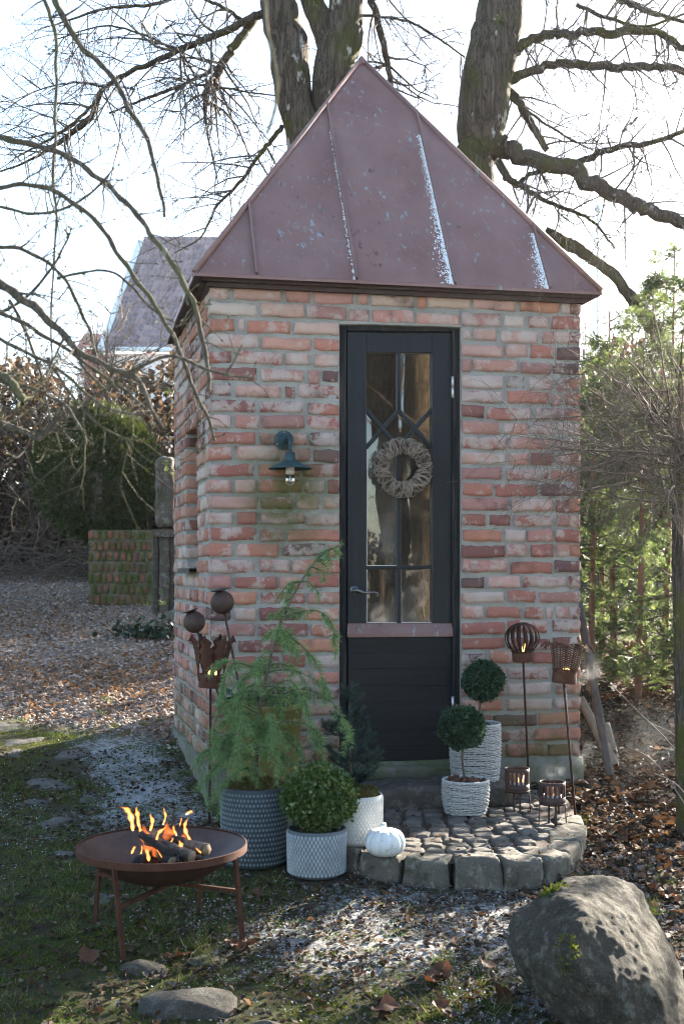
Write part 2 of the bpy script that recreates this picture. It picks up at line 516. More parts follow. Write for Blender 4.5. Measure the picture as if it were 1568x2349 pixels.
mk_emit('ember', [(0, (1, .12, .01)), (1, (1, .2, .02))], .16)

def mk_fire(name, col, strength):
    t = NT(name)
    t.t.nodes.remove(t.b)
    t.set(t.out.inputs['Volume'], t.n('Emission', {'Color': col, 'Strength': strength}).outputs[0])
    M[name] = t.m
mk_fire('flame', (1, .27, .035), 17.)
mk_fire('flame_core', (1, .55, .14), 46.)
mk_fire('flame_soft', (1, .20, .02), 3.2)
def mk_bark(name, a, b, crack, lichen, moss, sc=1.0, moss_amt=.5, lich_amt=.5, bd=.03):
    t = NT(name)
    v = t.map(t.pos(), (sc, sc, sc * .28))
    n1 = t.noise(v, 14, 6, .7)
    ridg = t.math('ABSOLUTE', t.math('SUBTRACT', t.noise(t.map(t.pos(), (sc, sc, sc * .13)), 26, 5, .62, .6), .5))
    c = t.mix(t.ramp(n1, [(.3, 0), (.7, 1)]), a, b)
    c = t.mix(t.ramp(ridg, [(.0, 1), (.07, 0)]), c, crack)
    c = t.mix(t.ramp(t.noise(t.pos(), 3.0, 5, .65), [(.5, 0), (.62, moss_amt)]), c, moss)
    c = t.mix(t.ramp(t.noise(t.map(t.pos(), (1, 1, .6)), 7.5 * sc, 5, .6), [(.62, 0), (.66, lich_amt)]), c, lichen)
    h = t.math('ADD', t.math('MULTIPLY', t.ramp(ridg, [(0, 0), (.16, 1)]), .7), n1)
    M[name] = t.fin(c, .95, t.bump(h, .9, bd), spec=.15)
mk_bark('bark_oak', (.085, .07, .055), (.14, .118, .095), (.035, .028, .022), (.40, .40, .37), (.07, .075, .02), 1.0, .8, .9)
mk_bark('bark_limb', (.075, .062, .05), (.12, .10, .08), (.04, .032, .025), (.34, .34, .31), (.085, .085, .02), 2.4, .8, .6, .012)
mk_bark('bark_warm', (.22, .155, .095), (.34, .25, .16), (.045, .03, .02), (.36, .33, .27), (.16, .13, .05), 1.0, .4, .3, .05)
mk_bark('bark_apple', (.085, .075, .058), (.14, .125, .10), (.05, .042, .032), (.25, .26, .21), (.10, .11, .05), 5.0, .6, .6, .004)
simple('twig_brown', (.075, .055, .04), (.12, .09, .07), 30, .9, .3, .002)
simple('twig_grey', (.085, .07, .056), (.135, .112, .09), 24, .8, .3, .002)
simple('twig_dark', (.055, .045, .035), (.09, .075, .06), 24, .9, .3, .002)
simple('stem_red', (.15, .075, .045), (.22, .12, .075), 24, .9, .4, .006)

def mk_leaf(name, stops, trans=.4, rough=.5, tcol=None, spec=.4, spots=None):
    t = NT(name)
    c = t.ramp(t.rnd(), stops)
    c = t.mix(t.math('MULTIPLY', t.noise(t.pos(), 3.0, 3), .35), c, stops[0][1])
    if spots: c = t.mix(t.ramp(t.noise(t.pos(), 90, 4), [(.5, 0), (.62, spots[0])]), c, spots[1])
    t.fin(c, rough, None, 0, spec)
    if trans:
        tl = t.n('BsdfTranslucent', {'Color': t.mix(1.0, c, tcol or (1.6, 1.5, 1.0), 'MULTIPLY')}).outputs[0]
        t.set(t.out.inputs[0], t.n('MixShader', {0: trans, 1: t.b.outputs[0], 2: tl}).outputs[0])
    M[name] = t.m
mk_leaf('thuja', [(0, (.038, .060, .034)), (.5, (.062, .09, .045)), (.85, (.092, .12, .055)), (1, (.14, .145, .065))], .55, .45, (1.6, 1.55, .95))
mk_leaf('globe_leaf', [(0, (.018, .032, .011)), (.6, (.034, .056, .016)), (1, (.08, .078, .018))], .3, .6, (1.6, 1.4, .6))
mk_leaf('gravel_leaf', [(0, (.10, .066, .044)), (.5, (.19, .125, .08)), (.85, (.29, .195, .13)), (1, (.42, .33, .25))], .25, .75, (1.3, 1.0, .7), .2)
mk_leaf('beech_dry', [(0, (.042, .030, .022)), (.5, (.07, .05, .035)), (.85, (.105, .075, .052)), (1, (.17, .13, .095))], .38, .6, (1.3, 1.1, .8))
mk_leaf('cedar_needle', [(0, (.07, .15, .075)), (.45, (.14, .26, .11)), (.8, (.22, .34, .13)), (1, (.38, .46, .18))], .35, .5, (1.3, 1.3, .8), .25)
mk_leaf('spruce_needle', [(0, (.018, .038, .038)), (.6, (.028, .055, .05)), (1, (.042, .07, .055))], .15, .6, spec=.15)
mk_leaf('box_leaf', [(0, (.034, .066, .016)), (.5, (.06, .11, .026)), (.85, (.10, .16, .045)), (.97, (.2, .25, .09)), (1, (.3, .26, .12))], .25, .3, (1.5, 1.5, .7), .6)
mk_leaf('topiary_leaf', [(0, (.014, .038, .022)), (.6, (.024, .058, .03)), (1, (.045, .085, .042))], .2, .4, (1.4, 1.5, .8))
mk_leaf('ivy_leaf', [(0, (.015, .03, .018)), (.7, (.03, .05, .03)), (1, (.12, .14, .12))], .15, .35)
mk_leaf('litter', [(0, (.030, .020, .014)), (.4, (.055, .035, .022)), (.7, (.09, .057, .035)), (.92, (.14, .095, .06)), (1, (.24, .19, .15))], .25, .75, (1.3, 1.0, .7), .2)
mk_leaf('litter_frost', [(0, (.05, .036, .026)), (.5, (.09, .064, .045)), (1, (.16, .12, .09))], .2, .8, (1.3, 1.0, .7), .2, (.6, (.36, .38, .41)))
mk_leaf('maple_dry', [(0, (.075, .033, .019)), (.6, (.115, .055, .03)), (1, (.18, .10, .06))], .25, .6, (1.3, 1.0, .7), .3)
mk_leaf('grass', [(0, (.035, .06, .013)), (.5, (.07, .105, .022)), (.8, (.11, .145, .04)), (.93, (.24, .21, .10)), (1, (.34, .3, .2))], .35, .6, (1.5, 1.5, .7), .25)
mk_leaf('moss', [(0, (.045, .06, .010)), (.5, (.09, .105, .016)), (1, (.17, .18, .035))], .3, .8, (1.4, 1.4, .6), .15)
mk_leaf('pot_moss', [(0, (.05, .055, .015)), (.5, (.10, .10, .03)), (1, (.17, .13, .06))], .25, .8, (1.4, 1.3, .7), .15)
mk_leaf('frost_flake', [(0, (.34, .37, .41)), (1, (.6, .64, .69))], .3, .6, (1, 1, 1), .3)
mk_leaf('pebble', [(0, (.12, .093, .075)), (.4, (.21, .165, .135)), (.75, (.30, .245, .205)), (1, (.42, .37, .33))], 0, .85)
mk_leaf('bark_chip', [(0, (.06, .028, .02)), (.6, (.10, .048, .034)), (1, (.15, .08, .055))], 0, .9, spec=.15)

def mk_stone(name, a, b, lich, moss, la=.5, ma=.4, sc=1.0, bd=.01, island=False):
    t = NT(name)
    v = t.pos()
    c = t.mix(t.ramp(t.noise(v, 9 * sc, 6, .7), [(.3, 0), (.7, 1)]), a, b)
    if island: c = t.mix(.5, c, t.ramp(t.oi('Random'), [(0, (.07, .064, .057)), (.4, (.11, .10, .088)), (.75, (.14, .112, .097)), (1, (.17, .16, .145))]))
    c = t.mix(t.ramp(t.noise(v, 170 * sc, 3), [(.52, 0), (.7, .6)]), c, (.06, .055, .05))
    c = t.mix(t.ramp(t.noise(v, 120 * sc, 3, .5), [(.6, 0), (.72, .3)]), c, (.28, .27, .25))
    c = t.mix(t.ramp(t.noise(v, 16 * sc, 6, .75), [(.52, 0), (.60, la)]), c, lich)
    c = t.mix(t.ramp(t.noise(v, 6 * sc, 6, .75), [(.55, 0), (.63, ma)]), c, moss)
    h = t.math('ADD', t.noise(v, 26 * sc, 7, .7), t.math('MULTIPLY', t.noise(v, 200 * sc, 3), .3))
    M[name] = t.fin(c, .92, t.bump(h, .75, bd), spec=.2)
mk_stone('sett', (.075, .067, .058), (.125, .112, .098), (.17, .165, .14), (.045, .05, .022), .45, .5, 1.4, .010, True)
mk_stone('edge_stone', (.082, .074, .060), (.135, .122, .10), (.21, .21, .17), (.035, .04, .02), .75, .75, 1.2, .014)
mk_stone('step_stone', (.055, .048, .042), (.10, .088, .076), (.2, .19, .16), (.05, .045, .03), .4, .5, 1.0, .012)
mk_stone('boulder', (.026, .023, .018), (.056, .050, .038), (.125, .12, .098), (.020, .021, .011), .7, .9, 1.7, .02)
mk_stone('field_stone', (.036, .032, .027), (.068, .06, .05), (.14, .14, .115), (.045, .052, .016), .45, .95, 1.3, .014)
mk_stone('flagstone', (.07, .064, .056), (.11, .10, .088), (.16, .16, .145), (.035, .04, .016), .35, .6, 1.0, .008)
mk_stone('old_post', (.06, .05, .042), (.11, .093, .078), (.24, .23, .2), (.05, .055, .025), .5, .5, .8, .02)
simple('soil', (.045, .03, .022), (.08, .055, .04), 40, .95, .8, .01)
simple('pot_dark', (.026, .038, .047), (.040, .055, .066), 30, .75, .4, .002)
simple('pot_dark_relief', (.12, .155, .17), (.17, .205, .22), 30, .75, .3, .002)
simple('pot_grey', (.075, .09, .10), (.10, .115, .125), 30, .7, .4, .002)
simple('pot_grey_relief', (.27, .31, .33), (.37, .41, .43), 26, .7, .3, .002)
simple('pot_white', (.40, .40, .38), (.46, .455, .43), 26, .65, .3, .002)
simple('pot_white_relief', (.50, .50, .475), (.56, .555, .53), 26, .65, .3, .002)
simple('pumpkin_white', (.56, .57, .55), (.68, .685, .66), 14, .65, .5, .003, c3=(.42, .43, .42), s3=22)
simple('wicker', (.35, .35, .34), (.50, .50, .485), 70, .8, .3, .002, c3=(.18, .165, .15), s3=130)
t = NT('algae_pot')
c = t.mix(t.ramp(t.noise(t.map(t.pos(), (1, 1, .5)), 8, 6, .7), [(.3, 0), (.7, 1)]), (.085, .085, .026), (.15, .13, .045))
c = t.mix(t.ramp(t.noise(t.pos(), 12, 5, .7), [(.58, 0), (.68, .7)]), c, (.25, .13, .06))
M['algae_pot'] = t.fin(c, .9, t.bump(t.noise(t.pos(), 60, 5), .5, .004), spec=.2)
t = NT('log_bark')
c = t.mix(t.ramp(t.noise(t.pos(), 40, 6, .7), [(.35, 0), (.65, 1)]), (.055, .042, .034), (.15, .12, .095))
c = t.mix(t.ramp(t.noise(t.pos(), 11, 4), [(.45, 0), (.58, .9)]), c, (.018, .016, .016))
M['log_bark'] = t.fin(c, .95, t.bump(t.noise(t.pos(), 90, 5), .9, .004), spec=.15)
simple('wreath_twig', (.13, .10, .078), (.25, .20, .16), 50, .8, .3, .002)
simple('log_end', (.13, .085, .05), (.24, .165, .10), 60, .8, .2)
simple('char', (.014, .012, .012), (.035, .03, .028), 60, .95, .8, .004)
simple('board_dark', (.035, .027, .022), (.06, .047, .038), 30, .8, .4, .003)
simple('board_pale', (.14, .11, .08), (.20, .165, .125), 30, .85, .4, .003)
simple('white_render', (.72, .73, .74), (.78, .78, .78), 3, .9, .1)
simple('white_wood', (.68, .73, .76), (.74, .78, .8), 8, .7, 0)
simple('red_wood', (.16, .035, .03), (.2, .05, .04), 8, .8, 0)
t = NT('roof_tile')
c = t.ramp(t.oi('Random'), [(0, (.13, .10, .12)), (.5, (.20, .155, .18)), (1, (.28, .22, .245))])
M['roof_tile'] = t.fin(c, .3, t.bump(t.noise(t.pos(), 12, 4), .2, .01), spec=.6)
t = NT('roof_tile_mass')
c = t.ramp(t.rnd(), [(0, (.13, .10, .12)), (.5, (.20, .155, .18)), (1, (.28, .22, .245))])
M['roof_tile_mass'] = t.fin(c, .42, spec=.6)
simple('roof_red', (.18, .07, .055), (.24, .10, .075), 6, .7, 0)

t = NT('ground')
v = t.pos()
soil = t.mix(t.ramp(t.noise(v, 12, 6, .7), [(.3, 0), (.7, 1)]), (.030, .024, .019), (.062, .05, .038))
soil = t.mix(t.ramp(t.noise(v, 60, 5, .7), [(.52, 0), (.68, .7)]), soil, (.095, .074, .054))
mossc = t.mix(t.ramp(t.noise(v, 22, 5), [(.3, 0), (.7, 1)]), (.026, .034, .009), (.068, .076, .017))
mf = t.math('MULTIPLY', t.attr('moss'), t.ramp(t.noise(v, 6.5, 6, .7), [(.36, 0), (.54, 1)]))
c = t.mix(mf, soil, mossc)
pv = t.vor(v, 55, 'F1', 'Color')
gravc = t.mix(t.sep(pv, 0), (.10, .08, .065), (.25, .205, .17))
c = t.mix(t.attr('gravel'), c, gravc)
fr = t.math('ADD', t.attr('frost'), t.math('MULTIPLY', t.math('SUBTRACT', t.noise(v, 38, 7, .8), .5), 1.5))
fr = t.math('ADD', fr, t.math('MULTIPLY', t.math('SUBTRACT', t.noise(v, 4, 4), .5), .9))
frf = t.ramp(fr, [(.44, 0), (.70, .8)])
c = t.mix(frf, c, (.48, .49, .50))
h = t.math('ADD', t.math('ADD', t.noise(v, 34, 7, .75), t.math('MULTIPLY', t.noise(v, 180, 3), .35)), t.math('MULTIPLY', frf, .3))
M['ground'] = t.fin(c, .95, t.bump(h, 1.0, .02), spec=.15)

# ------------------------------------------------------------------ ground
def sstep(a, b, x):
    t_ = min(1, max(0, (x - a) / (b - a)))
    return t_ * t_ * (3 - 2 * t_)
def gravel_w(x, y):
    e = y - (7.15 + .55 * max(0, -x - .9)) + .35 * noise.noise((x * 1.4, y * 1.4, 0))
    return sstep(-.25, .25, e) * sstep(.3, -.3, x + .2)
def frost_w(x, y):
    w = 0.
    # strip beside the left wall
    d = abs((x + .98) + (y - 6.0) * .28)
    w = max(w, .72 * sstep(.55, .08, d) * sstep(4.6, 5.4, y) * sstep(8.2, 7.0, y))
    # pale patch in front of the pots and the paving
    w = max(w, .58 * sstep(1.3, .3, math.hypot((x - .35) / 1.1, (y - 4.15) / .75)))
    w = max(w, .36 * sstep(1.5, .4, math.hypot((x + 1.6), (y - 5.6) / .8)))
    w = max(w, .46 * sstep(-.1, .5, x) * sstep(4.6, 3.8, y))
    w = max(w, .85 * sstep(2.9, 1.6, y))          # unseen pale frost added behind the viewer to bounce sun onto the facade
    w = max(w, .40 * sstep(1.3, 1.7, x) * sstep(7, 5, y))
    return w
def moss_w(x, y):
    w = .95 * sstep(.2, -.5, x) * sstep(8.6, 7.0, y)
    w = max(w, .95 * sstep(4.2, 3.6, y))
    return max(w, .25) * (1 - gravel_w(x, y)) * sstep(2.2, 1.2, x)
xs = np.unique(np.round(np.concatenate([np.linspace(-70, -9, 22), np.linspace(-9, -3, 31), np.linspace(-3, 2.6, 141), np.linspace(2.6, 9, 33), np.linspace(9, 70, 22)]), 4))
ys = np.unique(np.round(np.concatenate([np.linspace(-12, 2.4, 20), np.linspace(2.4, 7.6, 131), np.linspace(7.6, 20, 63), np.linspace(20, 140, 40)]), 4))
V = [(x, y, gz(x, y)) for y in ys for x in xs]
nx = len(xs)
Fc = np.array([(j * nx + i, j * nx + i + 1, (j + 1) * nx + i + 1, (j + 1) * nx + i) for j in range(len(ys) - 1) for i in range(nx - 1)])
ground = link('ground', np_mesh('ground', V, Fc, M['ground'], True))
tag(ground, kind='structure')
for nm, fn in (('gravel', gravel_w), ('frost', frost_w), ('moss', moss_w)):
    a = ground.data.attributes.new(nm, 'FLOAT', 'POINT')
    a.data.foreach_set('value', np.array([fn(v[0], v[1]) for v in V], np.float32))

# ------------------------------------------------------------------ brick garden shed
A2, B2, C2 = Vector((-.647, 5.91)), Vector((1.243, 6.274)), Vector((-1.040, 7.45))
D2 = B2 + C2 - A2
e1 = (B2 - A2).normalized(); W1 = (B2 - A2).length
e2 = (C2 - A2).normalized(); W2 = (C2 - A2).length
nF = Vector((e1.y, -e1.x, 0)); nL = Vector((-e2.y, e2.x, 0))
E1 = Vector((*e1, 0)); E2 = Vector((*e2, 0)); A3 = Vector((*A2, 0))
Z0, Z1, COURSE = .183, 2.567, .07947
def WP(x, y, out=0.0):
    """point on the front wall plane (moved out by out) seen at (x, y)"""
    d = Vector(((x - CX) / F, 1, (HY - y) / F))
    p0 = A3 + nF * out
    k = (p0.x * nF.x + p0.y * nF.y) / (d.x * nF.x + d.y * nF.y)
    return Vector((d.x * k, k, EYE + d.z * k))
def SZ(p):
    q = Vector((p.x, p.y, 0)) - A3
    return q.dot(E1), p.z
sd0, zd1 = SZ(WP(779, 747)); sd1, _ = SZ(WP(1057, 747)); zd1 = 2.405; zd0 = .165
shed = empty('brick_shed', (*A2, 0), 'narrow red brick garden shed with pyramid copper roof and black glazed door', 'shed')

def wall_grid(org, ex, nrm, W, z0, z1, holes, step=.022, off=-.006, amp=.0048, th=.18):
    mb = MB()
    cs = sorted(set([0, W] + [h[0] for h in holes] + [h[1] for h in holes]))
    cz = sorted(set([z0, z1] + [h[2] for h in holes] + [h[3] for h in holes]))
    def sub(c):
        out = []
        for a, b in zip(c, c[1:]):
            n = max(1, round((b - a) / step))
            out += [a + (b - a) * i / n for i in range(n)]
        return out + [c[-1]]
    S, Z = sub(cs), sub(cz)
    idx = {}
    def vid(i, j):
        if (i, j) not in idx:
            p = org + ex * S[i] + Vector((0, 0, Z[j])) + nrm * (off + amp * noise.noise((S[i] * 26, Z[j] * 26, org.x * 9)) + amp * noise.noise((S[i] * 70, Z[j] * 70, 3)))
            idx[(i, j)] = len(mb.v); mb.v.append(tuple(p))
        return idx[(i, j)]
    for i in range(len(S) - 1):
        for j in range(len(Z) - 1):
            sm, zm = (S[i] + S[i + 1]) / 2, (Z[j] + Z[j + 1]) / 2
            if any(h[0] < sm < h[1] and h[2] < zm < h[3] for h in holes): continue
            mb.f.append((vid(i, j), vid(i + 1, j), vid(i + 1, j + 1), vid(i, j + 1)))
    # reveals of the holes and the inner skin
    up = Vector((0, 0, 1))
    def q(s, z, d): return org + ex * s + up * z + nrm * (off - d)
    for (a, b, c, d) in holes:
        for (s0, za, s1, zb) in ((a, c, a, d), (a, d, b, d), (b, d, b, c), (b, c, a, c)):
            mb.add([q(s0, za, -.002), q(s1, zb, -.002), q(s1, zb, th), q(s0, za, th)], [(0, 1, 2, 3)])
    ins = MB()
    cs = [.06] + cs[1:-1] + [W - .06]
    for i in range(len(cs) - 1):
        for j in range(len(cz) - 1):
            sm, zm = (cs[i] + cs[i + 1]) / 2, (cz[j] + cz[j + 1]) / 2
            if any(h[0] < sm < h[1] and h[2] < zm < h[3] for h in holes): continue
            ins.add([q(cs[i], cz[j], th), q(cs[i + 1], cz[j], th), q(cs[i + 1], cz[j + 1], th), q(cs[i], cz[j + 1], th)], [(0, 3, 2, 1)])
    return mb, ins
door_hole = (sd0, sd1, Z0 - .02, zd1)
niche = (.50, 1.0, 1.15, 1.945)
rwin = (.38, .98, 1.25, 1.95)
mb, ins1 = wall_grid(A3, E1, nF, W1, Z0, Z1, [door_hole])
wall_front = mb.build('wall', M['mortar'], shed)
mb, ins2 = wall_grid(A3, E2, nL, W2, Z0, Z1, [niche])
wall_left = mb.build('wall', M['mortar'], shed)
B3, C3 = Vector((*B2, 0)), Vector((*C2, 0))
mb, ins3 = wall_grid(B3, E2, -nL, W2, Z0, Z1, [rwin], .1)
wall_right = mb.build('wall', M['mortar'], shed)
mb, ins4 = wall_grid(C3, E1, -nF, W1, Z0, Z1, [], .1)
wall_back = mb.build('wall', M['mortar'], shed)
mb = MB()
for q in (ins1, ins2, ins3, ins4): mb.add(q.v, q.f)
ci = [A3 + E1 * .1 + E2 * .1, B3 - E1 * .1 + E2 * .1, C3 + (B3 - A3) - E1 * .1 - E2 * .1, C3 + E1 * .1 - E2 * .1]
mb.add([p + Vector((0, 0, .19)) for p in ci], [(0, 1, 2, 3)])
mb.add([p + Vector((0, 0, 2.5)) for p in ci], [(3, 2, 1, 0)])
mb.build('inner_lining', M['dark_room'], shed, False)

PAL = [((.40, .155, .105), 4), ((.42, .205, .16), 5), ((.47, .285, .235), 4), ((.30, .105, .08), 5), ((.20, .078, .068), 3.4),
       ((.115, .066, .066), 1.8), ((.48, .35, .27), 1.4), ((.43, .185, .11), 2.4), ((.35, .175, .15), 4.5)]
brnd = random.Random(11)
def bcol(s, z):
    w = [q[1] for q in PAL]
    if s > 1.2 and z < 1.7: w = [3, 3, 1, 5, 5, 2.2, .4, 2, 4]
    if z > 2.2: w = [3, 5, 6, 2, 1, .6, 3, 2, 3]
    c = brnd.choices([q[0] for q in PAL], w)[0]
    k = brnd.uniform(.86, 1.14)
    return (c[0] * k, c[1] * k * brnd.uniform(.94, 1.06), c[2] * k, 1)
NB = [0]
rest = MB()
def brick_mesh(L, dep, H, seed):
    V, Fc = rock_box((L / 2, dep / 2, H / 2), (max(3, round(L / .024)), max(2, round(dep / .03)), 3), .003, .006, 42., seed, .0075)
    mb_ = MB(); mb_.add(V, Fc)
    return mb_
def put_brick(par, org, ex, iny, s, z, L, H, dep, out, col, single=True):
    """brick whose outer face lies out in front of the wall plane; iny points into the wall"""
    mb_ = brick_mesh(L, dep, H, brnd.uniform(0, 900))
    c = org + ex * (s + L / 2) + iny * (dep / 2 - out) + Vector((0, 0, z + H / 2))
    m = Matrix((ex, iny, Vector((0, 0, 1)))).transposed().to_4x4()
    a = rad(brnd.gauss(0, .55))
    m = m @ Matrix.Rotation(a, 4, 'Y') @ Matrix.Rotation(rad(brnd.gauss(0, .8)), 4, 'X')
    m.translation = c
    if single and NB[0] < 300:
        NB[0] += 1
        o = link('brick', mb_.mesh('brick', M['brick']), par)
        o.matrix_local = m
        if par.type == 'EMPTY': o.matrix_world = m
        o.color = col
        return o
    rest.add([m @ Vector(v) for v in mb_.v], mb_.f)
def fill(length, firsts=None):
    """brick lengths and gaps that fill a length: list of (start, L)"""
    out, s = [], 0.
    if firsts: out.append((0., firsts)); s = firsts + brnd.uniform(.012, .022)
    while s < length - .03:
        L = brnd.choices([brnd.uniform(.205, .245), brnd.uniform(.10, .125), brnd.uniform(.15, .19), brnd.uniform(.035, .06)], [7, 3, 1.4, .5])[0]
        left = length - s
        if left < L + .07: L = left if left < .26 else left * .5 - .008
        out.append((s, L))
        s += L + brnd.uniform(.012, .024)
    return out
left_jobs = []
for k in range(30):
    z = Z0 + k * COURSE + brnd.uniform(.008, .012)
    H = COURSE - brnd.uniform(.015, .021)
    stretcher = k % 2 == 0
    cl, cd = (.228, .108) if stretcher else (.108, .228)
    cl += brnd.uniform(-.012, .012)
    # corner brick, one block seen from both sides
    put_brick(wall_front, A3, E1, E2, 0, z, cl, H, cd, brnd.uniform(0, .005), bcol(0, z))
    left_jobs.append((k, z, H, cd + .016))
    segs = [(cl + .017, sd0 - .004), (sd1 + .006, W1)] if z < zd1 - .03 else [(cl + .017, W1)]
    for (a, b) in segs:
        for (s, L) in fill(b - a):
            dz = brnd.uniform(-.004, .004)
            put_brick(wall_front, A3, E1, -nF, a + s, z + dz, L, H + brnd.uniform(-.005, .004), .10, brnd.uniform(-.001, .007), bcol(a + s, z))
for (k, z, H, s0) in left_jobs:
    segs = [(s0, W2)]
    zm = z + H / 2
    if niche[2] < zm < niche[3]: segs = [(s0, niche[0]), (niche[1] - .007, W2)]
    for (a, b) in segs:
        for (s, L) in fill(b - a):
            put_brick(wall_left, A3, E2, -nL, a + s, z, L, H, .10 if a < .9 else .17, brnd.uniform(-.002, .006), bcol(a + s, z))
left_rest = rest; rest = MB()
for (k, z, H, s0) in left_jobs:
    zm = z + H / 2
    for (a, b) in ([(0, W2)] if not rwin[2] < zm < rwin[3] else [(0, rwin[0]), (rwin[1], W2)]):
        for (s, L) in fill(b - a): put_brick(wall_right, B3, E2, nL, a + s, z, L, H, .06, .003, (1, 1, 1, 1), False)
right_rest = rest; rest = MB()
for (k, z, H, s0) in left_jobs:
    for (s, L) in fill(W1): put_brick(wall_back, C3, E1, nF, s, z, L, H, .06, .003, (1, 1, 1, 1), False)
back_rest = rest
for mb_, w_ in ((left_rest, wall_left), (right_rest, wall_right), (back_rest, wall_back)):
    if mb_.f: tag(mb_.build('brick_courses', M['brick_far'], w_), kind='stuff')

# plinth
mb = MB()
def ring(z, o):
    return [A3 + nF * o + nL * o + Vector((0, 0, z)), B3 + nF * o - nL * o + Vector((0, 0, z)), Vector((*D2, 0)) - nF * o - nL * o + Vector((0, 0, z)), C3 - nF * o + nL * o + Vector((0, 0, z))]
def rough_ring(z0, z1, o, n=26, nzz=6, amp=.008):
    m_ = MB()
    cr0, cr1 = ring(z0, o + .012), ring(z1, o)
    pts = []
    for j in range(nzz + 1):
        row = []
        for s in range(4):
            for i in range(n):
                a = (cr0[s] * (1 - i / n) + cr0[(s + 1) % 4] * (i / n)); b = (cr1[s] * (1 - i / n) + cr1[(s + 1) % 4] * (i / n))
                p = a.lerp(b, j / nzz)
                row.append(p + noise.noise_vector(p * 9) * amp + noise.noise_vector(p * 40) * amp * .3)
        pts.append(row)
    n4 = 4 * n
    V_ = [p for r in pts for p in r]
    F_ = [(j * n4 + i, j * n4 + (i + 1) % n4, (j + 1) * n4 + (i + 1) % n4, (j + 1) * n4 + i) for j in range(nzz) for i in range(n4)]
    F_.append(tuple(nzz * n4 + i for i in range(n4)))
    return m_.add(V_, F_)
rough_ring(-.12, Z0 - .001, .012).build('plinth', M['plinth'], shed)

# niche window in the left wall: sill plate, dark board at its back
def LP(s, z, out): return A3 + E2 * s + nL * out + Vector((0, 0, z))
mb = MB()
mb.prism([LP(.49, 1.165, .045), LP(1.01, 1.165, .045), LP(1.01, 1.178, -.12), LP(.49, 1.178, -.12)], (0, 0, .004))
mb.prism([LP(.49, 1.140, .045), LP(1.01, 1.140, .045), LP(1.01, 1.164, .045), LP(.49, 1.164, .045)], nL * .003)
mb.build('window_sill', M['pewter'], shed, False)
mb = MB().prism([LP(.5, 1.15, -.125), LP(1.0, 1.15, -.125), LP(1.0, 1.945, -.125), LP(.5, 1.945, -.125)], -nL * .01)
infill = mb.build('niche_infill', M['mortar'], shed, False)
rest = MB()
for (k, z, H, s0) in left_jobs:
    if niche[2] < z and z + H < niche[3] + .01:
        for (s, L) in fill(niche[1] - niche[0]): put_brick(infill, A3, E2, -nL, niche[0] + s, z, L, H, .03, -.118, bcol(s, z), False)
tag(rest.build('brick_courses', M['brick_far'], infill), kind='stuff')

